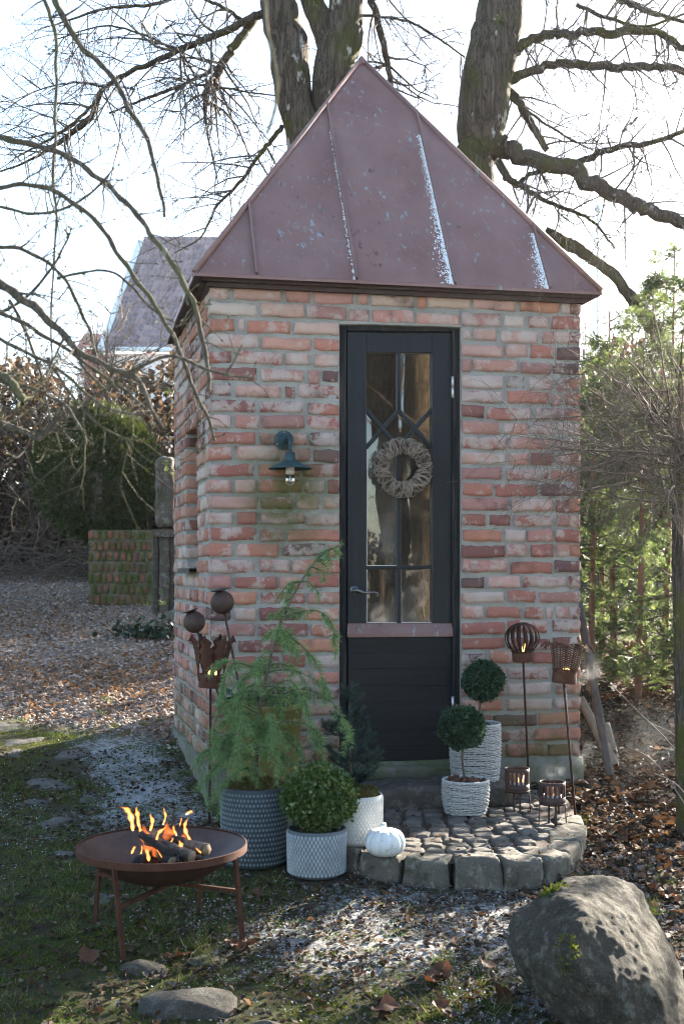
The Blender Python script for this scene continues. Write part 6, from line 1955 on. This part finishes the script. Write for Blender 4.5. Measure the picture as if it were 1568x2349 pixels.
# low brick wall
lw = P(275, 1390, 13.5); lwz = gz(lw.x, 13.5)
lwe = empty('low_brick_wall', (lw.x, 13.5, lwz), 'low mossy wall of upright bricks left of the shed', 'wall')
hgt = (1390 - 1216) * 13.5 / F
wdt = 148 * 13.5 / F
core = MB().box((lw.x, 13.72, lwz + hgt / 2 - .05), (wdt - .02, .40, hgt + .1)).build('mortar_core', M['mortar_mossy'], lwe, False)
lrn2 = random.Random(5)
rows = 7
for r in range(rows):
    rh = hgt / rows
    nb = 10
    for i in range(nb):
        if r == 3 and i == 9: continue
        wv = wdt / nb
        x = lw.x - wdt / 2 + (i + .5) * wv + lrn2.uniform(-.006, .006) + (wv * .45 if r % 2 and i < nb - 1 else 0)
        V_, F_ = rock_box((wv / 2 - .010, .05, rh / 2 - .011), (3, 2, 4), .008, .005, 20, lrn2.uniform(0, 99), .006)
        o = link('brick', MB().add(V_, F_).mesh('brick', M['brick_mossy']), core)
        o.matrix_local = Matrix.Translation((x, 13.557 + lrn2.uniform(-.006, .006), lwz + (r + .5) * rh + lrn2.uniform(-.006, .006)))
        c_ = lrn2.choice([(.22, .085, .06), (.17, .075, .055), (.14, .10, .045), (.12, .115, .04), (.28, .12, .08), (.16, .07, .06)])
        o.color = (*c_, 1)
# gate post
pp = G(376, 1395)
gp = empty('old_gate_post', pp, 'weathered gate post with a rough stone top between low wall and shed', 'post')
D_ = 12.9
def PX(x, y): return P(x, y, D_)
zb_ = gz(PX(376, 1390).x, D_) - .05
for (x0, x1, y0, mat_) in ((352, 366, 1232, 'field_stone'), (367, 392, 1228, 'old_post'), (393, 402, 1230, 'field_stone')):
    a, b = PX(x0, y0), PX(x1, y0)
    V_, F_ = rock_box(((b.x - a.x) / 2, .06, (a.z - zb_) / 2), (3, 2, 10), .01, .006, 14, x0)
    MB().add([v + Vector(((a.x + b.x) / 2, D_, (a.z + zb_) / 2)) for v in V_], F_).build('timber', M[mat_], gp)
a, b = PX(352, 1215), PX(402, 1232)
MB().box(((a.x + b.x) / 2, D_, (a.z + b.z) / 2), (b.x - a.x, .2, a.z - b.z)).build('cap_rail', M['old_post'], gp, False)
a, b = PX(358, 1048), PX(400, 1214)
V_, F_ = rock_box(((b.x - a.x) / 2, .1, (a.z - b.z) / 2), (6, 4, 12), .05, .025, 9, 4, .03)
MB().add([v + Vector(((a.x + b.x) / 2, D_, (a.z + b.z) / 2)) for v in V_], F_).build('stone_top', M['old_post'], gp)
rs = np.random.RandomState(64)
n = 420
c_ = G(350, 1418)
pos = np.stack([c_.x + rs.normal(0, .17, n), c_.y + rs.normal(0, .1, n), c_.z + np.abs(rs.normal(.02, .07, n))], 1)
V_, F_ = instance(*LEAF6, pos, rot_frames(rs.normal(size=(n, 3)) + np.array([0, -.3, .4]), rs), rs.uniform(.03, .07, n))
o = link('ivy_patch', np_mesh('ivy_patch', V_, F_, M['ivy_leaf'])); tag(o, 'dark ivy clump on the gravel at the foot of the gate post', 'ivy', kind='stuff')
rock('pale_rock', 'pale rock at the corner by the ivy clump', (G(392, 1420) + Vector((.02, .1, 0))), (.13, .1, .12), 71, 'edge_stone')

# ------------------------------------------------------------------ houses beyond the hedge
h_e = empty('white_house', (P(300, 900, 56).x, 56, gz(-9, 56)), 'white rendered house with purple brown tiled roof beyond the hedge', 'house')
re0, re1 = P(238, 798, 55), P(238, 798, 55)
eaveL = P(238, 800, 55.); ridgeL = P(330, 550, 60.)
along = Vector((1, .02, 0)).normalized()
up_s = ridgeL - eaveL
Lr = 17.0
nrmR = along.cross(up_s).normalized()
if nrmR.y > 0: nrmR = -nrmR
MB().add([eaveL - nrmR * .08, eaveL + along * Lr - nrmR * .08, ridgeL + along * (Lr - 1) - nrmR * .08, ridgeL - nrmR * .08], [(0, 1, 2, 3)]).build('roof', M['roof_tile_mass'], h_e, False)
roof2 = h_e.children[-1]
ncols, nrows = 44, 20
tw_, th_ = .235, up_s.length / nrows
us = up_s.normalized()
tv, tf = [], []
for j, (v0) in enumerate((-.04, 1.04)):
    for i in range(7):
        f = i / 6
        tv.append((f * 1.02, v0, .075 * math.sin(f * 2 * math.pi) * .5 + .03 + (.09 if j == 0 else .03)))
for i in range(7): tv.append((i / 6 * 1.02, -.04, -.02))
tf = [(i, i + 1, 8 + i, 7 + i) for i in range(6)] + [(i + 1, i, 14 + i, 15 + i) for i in range(6)]
mloc = Matrix((along * tw_, us * th_, nrmR)).transposed()
tme = MB().add([mloc @ Vector((v[0], v[1], v[2])) for v in tv], tf).mesh('roof_tile', M['roof_tile'])
rest_t = MB()
cnt = 0
for c in range(ncols):
    for r in range(nrows):
        o3 = eaveL + up_s * (r / nrows) + along * (c * tw_ + .1)
        if c < 15:
            link('roof_tile', tme, roof2).matrix_local = Matrix.Translation(o3)
        else:
            rest_t.add([mloc @ Vector(v) + o3 for v in tv], tf)
tag(rest_t.build('roof_tiles_beyond', M['roof_tile_mass'], roof2), kind='stuff')
mb = MB().prism([eaveL - along * .3, eaveL, ridgeL, ridgeL - along * .3], -nrmR * .28 + Vector((0, 0, -.1)))
mb.build('bargeboard', M['white_wood'], h_e, False)
MB().tube([eaveL + Vector((-.4, -.12, -.05)), eaveL + along * Lr + Vector((0, -.12, -.05))], .12, 8).build('gutter', M['white_wood'], h_e)
MB().tube([ridgeL + Vector((0, 0, .05)), ridgeL + along * (Lr - 1) + Vector((0, 0, .05))], .13, 8).build('ridge_tiles', M['roof_tile_mass'], h_e)
zb_ = gz(-9, 56) - .5
wl = eaveL + along * .1 + Vector((0, .5, -.12))
MB().prism([wl, wl + along * (Lr - .2), wl + along * (Lr - .2) - Vector((0, 0, wl.z - zb_)), wl - Vector((0, 0, wl.z - zb_))], (0, 9.0, 0)).build('wall', M['white_render'], h_e, False)
MB().prism([wl + Vector((0, .01, 0)), ridgeL + Vector((0.0, -.1, -.25)), wl + Vector((.0, 9, 0))], along * .3).build('gable', M['white_render'], h_e, False)
r2 = empty('red_house', (P(212, 900, 72).x, 72, gz(-15, 72)), 'small dark red house with tiled roof far behind the white house', 'house')
a, b = P(192, 800, 72), P(234, 800, 72)
zb_ = gz(-15, 72) - .5
MB().prism([a, b + Vector((3, 0, 0)), Vector((b.x + 3, b.y, zb_)), Vector((a.x, a.y, zb_))], (0, 5, 0)).build('wall', M['red_wood'], r2, False)
MB().prism([a + Vector((-.3, -.4, 0)), b + Vector((3, -.4, 0)), P(236, 770, 74.5) + Vector((3, 0, 0)), P(194, 770, 74.5)], (0, 0, .12)).build('roof', M['roof_red'], r2, False)
MB().box((P(186, 860, 71.8).x, 71.8, (a.z + zb_) / 2), (.35, .35, a.z - zb_)).build('corner_board', M['white_wood'], r2, False)
# flag pole at the right
pf = P(1370, 700, 24)
fp = empty('flag_pole', (pf.x, 24, gz(pf.x, 24)), 'thin pale flag pole behind the right eave of the shed', 'pole')
MB().tube([Vector((pf.x, 24, gz(pf.x, 24) - .2)), P(1370, 490, 24)], [.04, .024], 8).build('pole', M['white_wood'], fp)
MB().lathe([(.001, 0), (.05, .03), (.07, .09), (.05, .15), (.001, .18)], 12, P(1370, 490, 24), cap0=False, cap1=False).build('finial', M['white_wood'], fp)
# far bare trees
for i, (x, D, h, s_, lab) in enumerate(((240, 44, 8.5, 1, 'faint bare tree far away left of the white house roof'), (60, 40, 7.0, 2, 'faint bare tree far away at the left edge'), (1450, 34, 6.5, 3, 'pale bare tree far behind the conifers'), (1360, 40, 6, 4, 'pale bare tree far behind the shed corner'))):
    X = (x - CX) * D / F
    e_ = empty('distant_tree', (X, D, gz(X, D)), lab, 'tree', 'distant bare trees')
    rn = random.Random(200 + i); m_ = MB(); b = Vector((X, D, gz(X, D) - .1))
    MB().tube([b, b + Vector((0, 0, h * .35)), b + Vector((.2, 0, h * .7))], [.16, .12, .05], 7).build('trunk', M['twig_brown'], e_)
    for k in range(26):
        twig(m_, b + Vector((0, 0, h * rn.uniform(.25, .68))), (rn.gauss(0, .7), rn.gauss(0, .7), 1), h * rn.uniform(.22, .38), .045, 2, rn, 0, .12, (4, 6), 4)
    tag(m_.build('twigs', M['twig_brown'], e_), kind='stuff')

# trees and hedge behind the camera, mirrored in the door glass
for i, (x, L, r_, lab) in enumerate(((884, 8.5, .27, 'rough brown trunk mirrored in the upper left door pane'), (968, 8.2, .26, 'rough brown trunk mirrored in the upper right door pane'))):
    h = WP(x, 900, GO); d = (h - Vector((0, 0, EYE))).normalized()
    r = d - nF * 2 * d.dot(nF); r.z = 0; r.normalize()
    p = Vector((h.x, h.y, 0)) + r * L
    p.z = gz(p.x, p.y) - .1
    e_ = empty('big_tree', p, lab, 'tree', 'trees mirrored in the door')
    m_ = MB(); pts = [p + Vector((.10 * noise.noise((k * .7, i, 0)), 0, k * .4)) for k in range(19)]
    m_.tube(pts, [r_ * (1.35 - .5 * min(1, k / 3)) if k < 4 else r_ * (.85 - .012 * k) for k in range(19)], 26)
    m_.v = [tuple(Vector(v) + noise.noise_vector(Vector((v[0] * 12, v[1] * 12, v[2] * 3))) * .02) for v in m_.v]
    m_.build('trunk', M['bark_warm'], e_)
    rn = random.Random(300 + i); m_ = MB()
    for k in range(16):
        twig(m_, pts[rn.randint(7, 18)], (rn.gauss(0, 1), rn.gauss(0, 1), .5), rn.uniform(1.2, 2.2), .04, 2, rn, 0, .12, (4, 6), 5)
    tag(m_.build('branches', M['bark_warm'], e_), kind='stuff')
bh = empty('garden_hedge', (4, -9, gz(4, -9)), 'dry hedge behind the viewer, mirrored in the door glass', 'hedge')
rs = np.random.RandomState(66)
n = 9000
hx = rs.uniform(-6, 13, n); hy = -9 + rs.normal(0, .4, n)
pos = np.stack([hx, hy, -.4 + rs.uniform(0, 1, n) ** .8 * (2.6 + .4 * np.sin(hx * 1.7))], 1)
V_, F_ = instance(*LEAF6, pos, rot_frames(rs.normal(size=(n, 3)), rs), rs.uniform(.08, .16, n))
tag(link('dry_leaves', np_mesh('dry_leaves', V_, F_, M['beech_dry']), bh), kind='stuff')

# ------------------------------------------------------------------ what lies on the ground
rs = np.random.RandomState(90)
SHED = [A2, B2, D2, C2]
def in_poly(x, y, poly):
    c = False
    for i in range(len(poly)):
        a, b = poly[i], poly[(i + 1) % len(poly)]
        if (a[1] > y) != (b[1] > y) and x < (b[0] - a[0]) * (y - a[1]) / (b[1] - a[1]) + a[0]: c = not c
    return c
pav = [tuple(p) for p in base_pts]
potl = [(pd, .15), (pg, .125), (pw, .11), (pt_, .2)]
def free(x, y, paved=False):
    if in_poly(x, y, SHED): return False
    if not paved and in_poly(x, y, pav): return False
    for p, r in potl:
        if (x - p.x) ** 2 + (y - p.y) ** 2 < r * r: return False
    return True
def scatter(n, x0, x1, y0, y1, wfn, paved=False, bias=1.0, seed=0):
    """points on the ground kept with probability wfn; density falls with distance"""
    r_ = np.random.RandomState(seed)
    out = []
    tries = 0
    while len(out) < n and tries < n * 14:
        tries += 1
        y = y0 + (y1 - y0) * r_.uniform() ** bias
        half = .30 * y + .25
        x = r_.uniform(max(x0, -half), min(x1, half))
        if r_.uniform() > wfn(x, y) or not free(x, y, paved): continue
        out.append((x, y, gz(x, y)))
    return np.array(out)
def flat_frames(n, r_, tilt):
    ax = r_.normal(size=(n, 3)); ax[:, 2] *= tilt
    v = ax / np.linalg.norm(ax, axis=1, keepdims=True)
    up = np.array([0, 0, 1.]) + r_.normal(size=(n, 3)) * tilt
    u = np.cross(v, up); u /= np.linalg.norm(u, axis=1, keepdims=True)
    return np.stack([u, v, np.cross(u, v)], 1)
def put(name, label, cat, V_, F_, mat_): return tag(link(name, np_mesh(name, V_, F_, M[mat_])), label, cat, kind='stuff')
LEAF_C = ([(0, 0, .05), (-.28, .25, .22), (-.34, .6, .26), (0, 1, .02), (.34, .6, .20), (.28, .25, .16), (0, .5, 0)], [(0, 6, 2, 1), (6, 3, 2, 2), (0, 5, 4, 6), (6, 4, 3, 3)])
LEAF_C = (LEAF_C[0], [(0, 6, 2, 1), (0, 5, 4, 6), (6, 3, 2, 6), (6, 4, 3, 6)])
tri = lambda q: [(0, 6, 1), (1, 6, 2), (2, 6, 3), (3, 6, 4), (4, 6, 5), (5, 6, 0)]
LEAF_T = (LEAF_C[0], tri(0))
# gravel
w = lambda x, y: gravel_w(x, y)
p = scatter(15000, -6, .2, 6.8, 16, w, bias=1.35, seed=1)
n = len(p); bm = bmesh.new(); bmesh.ops.create_icosphere(bm, subdivisions=1, radius=1)
iv_, if_ = [tuple(v.co * (1 + .2 * noise.noise(v.co * 2))) for v in bm.verts], [tuple(v.index for v in f.verts) for f in bm.faces]; bm.free()
sc_ = rs.uniform(.007, .019, n)[:, None] * np.stack([rs.uniform(.8, 1.3, n), rs.uniform(.8, 1.3, n), rs.uniform(.5, .9, n)], 1)
V_, F_ = instance(iv_, if_, p + np.array([0, 0, .002]), flat_frames(n, rs, .3), sc_)
put('gravel', 'grey gravel of the yard left of the shed', 'gravel', V_, F_, 'pebble')
# small leaves in the gravel
p = scatter(9000, -6, .2, 6.6, 16, lambda x, y: gravel_w(x, y) * (.35 + .65 * sstep(-.2, .4, noise.noise((x * .8, y * .8, 5)))), bias=1.3, seed=2)
V_, F_ = instance(*LEAF_T, p + np.array([0, 0, .012]), flat_frames(len(p), rs, .45), rs.uniform(.018, .05, len(p)))
put('gravel_leaves', 'small dry brown leaves strewn over the gravel', 'leaves', V_, F_, 'gravel_leaf')
# leaf litter at the right
def lit(x, y): return sstep(.9, 1.5, x + .12 * (y - 4)) * (.35 + .65 * sstep(4.2, 6.0, y))
p = scatter(12000, .7, 5, 3.0, 11, lit, bias=1.0, seed=3)
V_, F_ = instance(*LEAF_T, p + np.stack([np.zeros(len(p)), np.zeros(len(p)), rs.uniform(.002, .03, len(p))], 1), flat_frames(len(p), rs, .28), rs.uniform(.02, .055, len(p)))
put('leaf_litter', 'brown leaf litter under the conifers at the right', 'leaves', V_, F_, 'litter')
p = scatter(2600, .5, 3, 2.8, 6.5, lambda x, y: sstep(.5, 1.2, x), seed=4)
V_, F_ = instance(*LEAF_T, p + np.array([0, 0, .008]), flat_frames(len(p), rs, .4), rs.uniform(.018, .05, len(p)))
put('frosted_leaves', 'frosted leaf fragments on the ground at the right', 'leaves', V_, F_, 'litter_frost')
# fragments in the foreground and on the paving
p = scatter(6500, -2, 1.2, 2.6, 7, lambda x, y: .45 + .55 * sstep(-.1, .5, noise.noise((x * 1.7, y * 1.7, 2))), bias=.9, seed=5)
V_, F_ = instance(*LEAF_T, p + np.array([0, 0, .006]), flat_frames(len(p), rs, .35), rs.uniform(.010, .032, len(p)))
put('leaf_fragments', 'brown leaf fragments scattered over the moss and frost', 'leaves', V_, F_, 'litter')
p = scatter(2600, -1.2, 1.2, 2.6, 5.6, lambda x, y: frost_w(x, y), seed=6)
V_, F_ = instance(*LEAF_T, p + np.array([0, 0, .007]), flat_frames(len(p), rs, .35), rs.uniform(.010, .034, len(p)))
put('frosted_fragments', 'frosted leaf fragments in the pale patch before the pots', 'leaves', V_, F_, 'litter_frost')
p = scatter(170, -.2, 1.1, 4.6, 6, lambda x, y: 1. if in_poly(x, y, pav) else 0., True, seed=7); p[:, 2] = PZ + .012
V_, F_ = instance(*LEAF_T, p, flat_frames(len(p), rs, .3), rs.uniform(.008, .028, len(p)))
put('paving_leaves', 'small leaf scraps lying on the cobbles', 'leaves', V_, F_, 'litter')
# grass, moss, frost
GR = ([(-.5, 0, 0), (.5, 0, 0), (.35, .5, .06), (-.35, .5, .06), (0, 1, .26)], [(0, 1, 2, 3), (3, 2, 4, 4)])
GRT = (GR[0], [(0, 1, 2), (0, 2, 3), (3, 2, 4)])
def blades(p, n_each, ln, wd_, spread, r_):
    q = np.repeat(p, n_each, 0)
    n = len(q)
    q = q + np.stack([r_.normal(0, spread, n), r_.normal(0, spread, n), np.zeros(n)], 1)
    ax = np.stack([r_.normal(0, .6, n), r_.normal(0, .6, n), r_.uniform(.35, 1, n)], 1)
    return instance(*GRT, q, rot_frames(ax, r_), np.stack([np.full(n, wd_), r_.uniform(.5, 1.2, n) * ln, r_.uniform(.5, 1.2, n) * ln], 1))
def gmask(x, y): return moss_w(x, y) * sstep(-.15, .3, noise.noise((x * 2.2, y * 2.2, 7)) + .08) * (1 - .75 * frost_w(x, y))
p = scatter(2600, -3, 1.3, 2.6, 8.4, gmask, bias=.85, seed=8)
V_, F_ = blades(p, 9, .030, .0022, .016, rs)
put('grass', 'short winter grass between the stones', 'grass', V_, F_, 'grass')
p = scatter(60, -3, 1.3, 2.8, 8, gmask, bias=.8, seed=18)
extra = [G(x, y) for x, y in ((445, 2170), (450, 2180), (1010, 2210), (1000, 2240), (250, 1610), (330, 1665), (265, 1670), (370, 1655), (880, 2290), (230, 1640), (1480, 2080), (1500, 2100))]
p = np.concatenate([p, np.array([tuple(v) for v in extra])])
V_, F_ = blades(p, 42, .060, .0026, .022, rs)
put('grass_tufts', 'longer grass tufts standing in the moss', 'grass', V_, F_, 'grass')
p = scatter(15000, -3, 1.4, 2.6, 8, lambda x, y: moss_w(x, y) * sstep(-.1, .25, noise.noise((x * 3, y * 3, 1))), bias=.85, seed=9)
V_, F_ = blades(p, 3, .010, .0036, .006, rs)
put('moss', 'green moss carpet at the lower left', 'moss', V_, F_, 'moss')
p = scatter(11000, -2.6, 2.2, 2.7, 8, lambda x, y: min(1, frost_w(x, y) * 1.1) * sstep(-.25, .25, noise.noise((x * 7, y * 7, 4))), bias=.9, seed=10)
V_, F_ = instance([(0, 0, 0), (-.4, .4, .1), (0, 1, .05), (.4, .5, .12)], [(0, 3, 2, 1)], p + np.array([0, 0, .006]), flat_frames(len(p), rs, .4), rs.uniform(.003, .010, len(p)))
put('ground_frost', 'white hoar frost flakes on the ground', 'frost', V_, F_, 'frost_flake')
# twigs on the ground
mb = MB(); grn = random.Random(12)
for i in range(160):
    y = grn.uniform(2.8, 6.5); x = grn.uniform(-.3 * y, .3 * y)
    if not free(x, y): continue
    twig(mb, (x, y, gz(x, y) + .008), (grn.gauss(0, 1), grn.gauss(0, 1), .05), grn.uniform(.05, .18), .002, 0, grn, 0, .12, sides=4)
tag(mb.build('fallen_twigs', M['twig_brown']), 'thin fallen twigs scattered on the ground', 'twigs', kind='stuff')

# large dry leaves that stand out
def big_leaf(label, x, y, size, seed, mat_='maple_dry', lift=.012):
    g = G(x, y); rn = random.Random(seed)
    out = [(0, -.05), (-.18, .0), (-.42, .04), (-.40, .2), (-.52, .40), (-.42, .50), (-.32, .70), (-.17, .76), (0, .95), (.18, .74), (.33, .70), (.40, .50), (.52, .38), (.41, .2), (.40, .02), (.18, .0)]
    mb_ = MB(); ctr = (0, .35)
    a = rn.uniform(0, 6.28); ca, sa = math.cos(a), math.sin(a); tilt = Matrix.Rotation(rn.gauss(0, .35), 3, 'X') @ Matrix.Rotation(rn.gauss(0, .35), 3, 'Y')
    def pt(u, v, k):
        z = .75 * (u * u * rn.uniform(.6, 1.4)) * k + .30 * k * noise.noise((u * 3.5, v * 3.5, seed))
        q = tilt @ Vector((u * size, (v - .35) * size, z * size))
        return Vector((g.x + q.x * ca - q.y * sa, g.y + q.x * sa + q.y * ca, g.z + lift + size * .12 + q.z))
    n_ = len(out)
    ring0 = [pt(u, v, 1.0) for u, v in out]
    ring1 = [pt(ctr[0] + (u - ctr[0]) * .5, ctr[1] + (v - ctr[1]) * .5, .8) for u, v in out]
    mb_.add(ring0 + ring1 + [pt(*ctr, .5)], [(i, (i + 1) % n_, n_ + (i + 1) % n_, n_ + i) for i in range(n_)] + [(n_ + i, n_ + (i + 1) % n_, 2 * n_) for i in range(n_)])
    o = mb_.build('fallen_leaf', M[mat_])
    tag(o, label, 'leaf', 'large fallen leaves')
for i, (x, y, s_, lab) in enumerate(((568, 2186, .085, 'crumpled red brown leaf beside the front right leg of the fire bowl'), (532, 2176, .055, 'dry brown leaf left of the front right leg of the fire bowl'), (392, 2205, .06, 'orange brown leaf between the two stones under the fire bowl'),
                                  (418, 2202, .05, 'curled brown leaf just right of the orange leaf under the bowl'), (205, 2205, .07, 'dark brown leaf in the moss left of the fire bowl leg'), (1012, 2245, .075, 'upright red brown leaf in the sunlit grass left of the boulder'), (985, 2260, .07, 'curled brown leaf in the sunlit patch left of the boulder'),
                                  (1150, 2300, .08, 'dark brown leaf lying against the foot of the boulder'), (1115, 2225, .06, 'small orange leaf at the left side of the boulder'), (880, 2330, .085, 'pale brown leaf at the bottom edge of the view'), (1010, 2330, .075, 'frosty pale leaf at the bottom edge near the boulder'),
                                  (1500, 2050, .08, 'rust brown leaf right of the boulder top'), (1530, 2068, .07, 'curled leaf by the right edge beside the boulder'), (1440, 1980, .05, 'dry leaf on the ground right of the cobbled step'), (825, 2245, .045, 'small pale leaf in the sunlit moss'), (590, 2060, .05, 'brown leaf on the frost below the dark pot'))):
    big_leaf(lab, x, y, s_, 500 + i)
# bare wild stems at the right edge
ws = empty('wild_stems', G(1590, 1860), 'thin pale arching stems at the right edge, low in front of the leaves', 'plant')
for i, pix in enumerate(([(1600, 1900, 5.2, 4), (1540, 1800, 5.2, 3.5), (1490, 1740, 5.2, 3), (1440, 1715, 5.2, 2)], [(1600, 1790, 5.4, 4), (1530, 1700, 5.4, 3.5), (1470, 1640, 5.4, 3), (1400, 1570, 5.4, 2)], [(1600, 1760, 5.5, 3), (1550, 1690, 5.5, 3), (1480, 1655, 5.5, 2)], [(1600, 1860, 5.0, 3), (1550, 1800, 5.0, 3), (1490, 1770, 5.0, 2)])):
    pts, rads = limb_path(pix, 5)
    MB().tube(pts, rads, 5).build('stem', M['twig_grey'], ws)

# ------------------------------------------------------------------ smoke and thin haze
def smoke(name, label, c, half, dens, seed, scale=9.):
    t = NT(name + str(seed))
    t.t.nodes.remove(t.b)
    co = t.n('VectorMath', {0: t.tc.outputs['Generated'], 1: (.5, .5, .5)}, operation='SUBTRACT').outputs[0]
    ln = t.n('VectorMath', {0: co}, operation='LENGTH').outputs['Value']
    fall = t.maprange(ln, .48, .1)
    nz = t.ramp(t.noise(t.map(t.pos(), (1, 1, .6), (seed, 0, 0)), scale, 4, .6, 1.2), [(.46, 0), (.68, 1)])
    d_ = t.math('MULTIPLY', t.math('MULTIPLY', fall, nz), dens)
    v_ = t.n('VolumePrincipled', {'Color': (.85, .88, .9), 'Density': d_, 'Anisotropy': .45})
    t.set(t.out.inputs['Volume'], v_.outputs[0])
    V_, F_ = blob((0, 0, 0), half, seed, .1, 3)
    o = MB().add(V_, F_).build(name, t.m)
    o.location = c
    tag(o, label, 'smoke', kind='stuff')
smoke('smoke_wisp', 'thin smoke drifting from the fern torch at the shed corner', P(1350, 1535, 5.5), (.075, .06, .12), 3.2, 1, 16)
smoke('smoke_wisp', 'small curl of smoke above the front candle lantern', P(1268, 1772, 5.3), (.07, .05, .05), 2.2, 2, 26)
smoke('smoke_wisp', 'pale smoke low at the right corner of the shed', P(1335, 1730, 5.7), (.13, .10, .11), 1.1, 3, 13)
smoke('smoke_wisp', 'faint smoke over the leaf litter at the right', P(1490, 1700, 6.1), (.42, .3, .26), .22, 4, 5)


hz = NT('haze')
hz.t.nodes.remove(hz.b)
hz.set(hz.out.inputs['Volume'], hz.n('VolumePrincipled', {'Color': (.95, .96, 1.0), 'Density': .0003, 'Anisotropy': .6}).outputs[0])
hb = MB().box((0, 65, 10.0), (150, 162, 23), None).build('haze', hz.m, None, False)
tag(hb, 'thin bright winter haze over the whole garden', 'haze', kind='stuff')
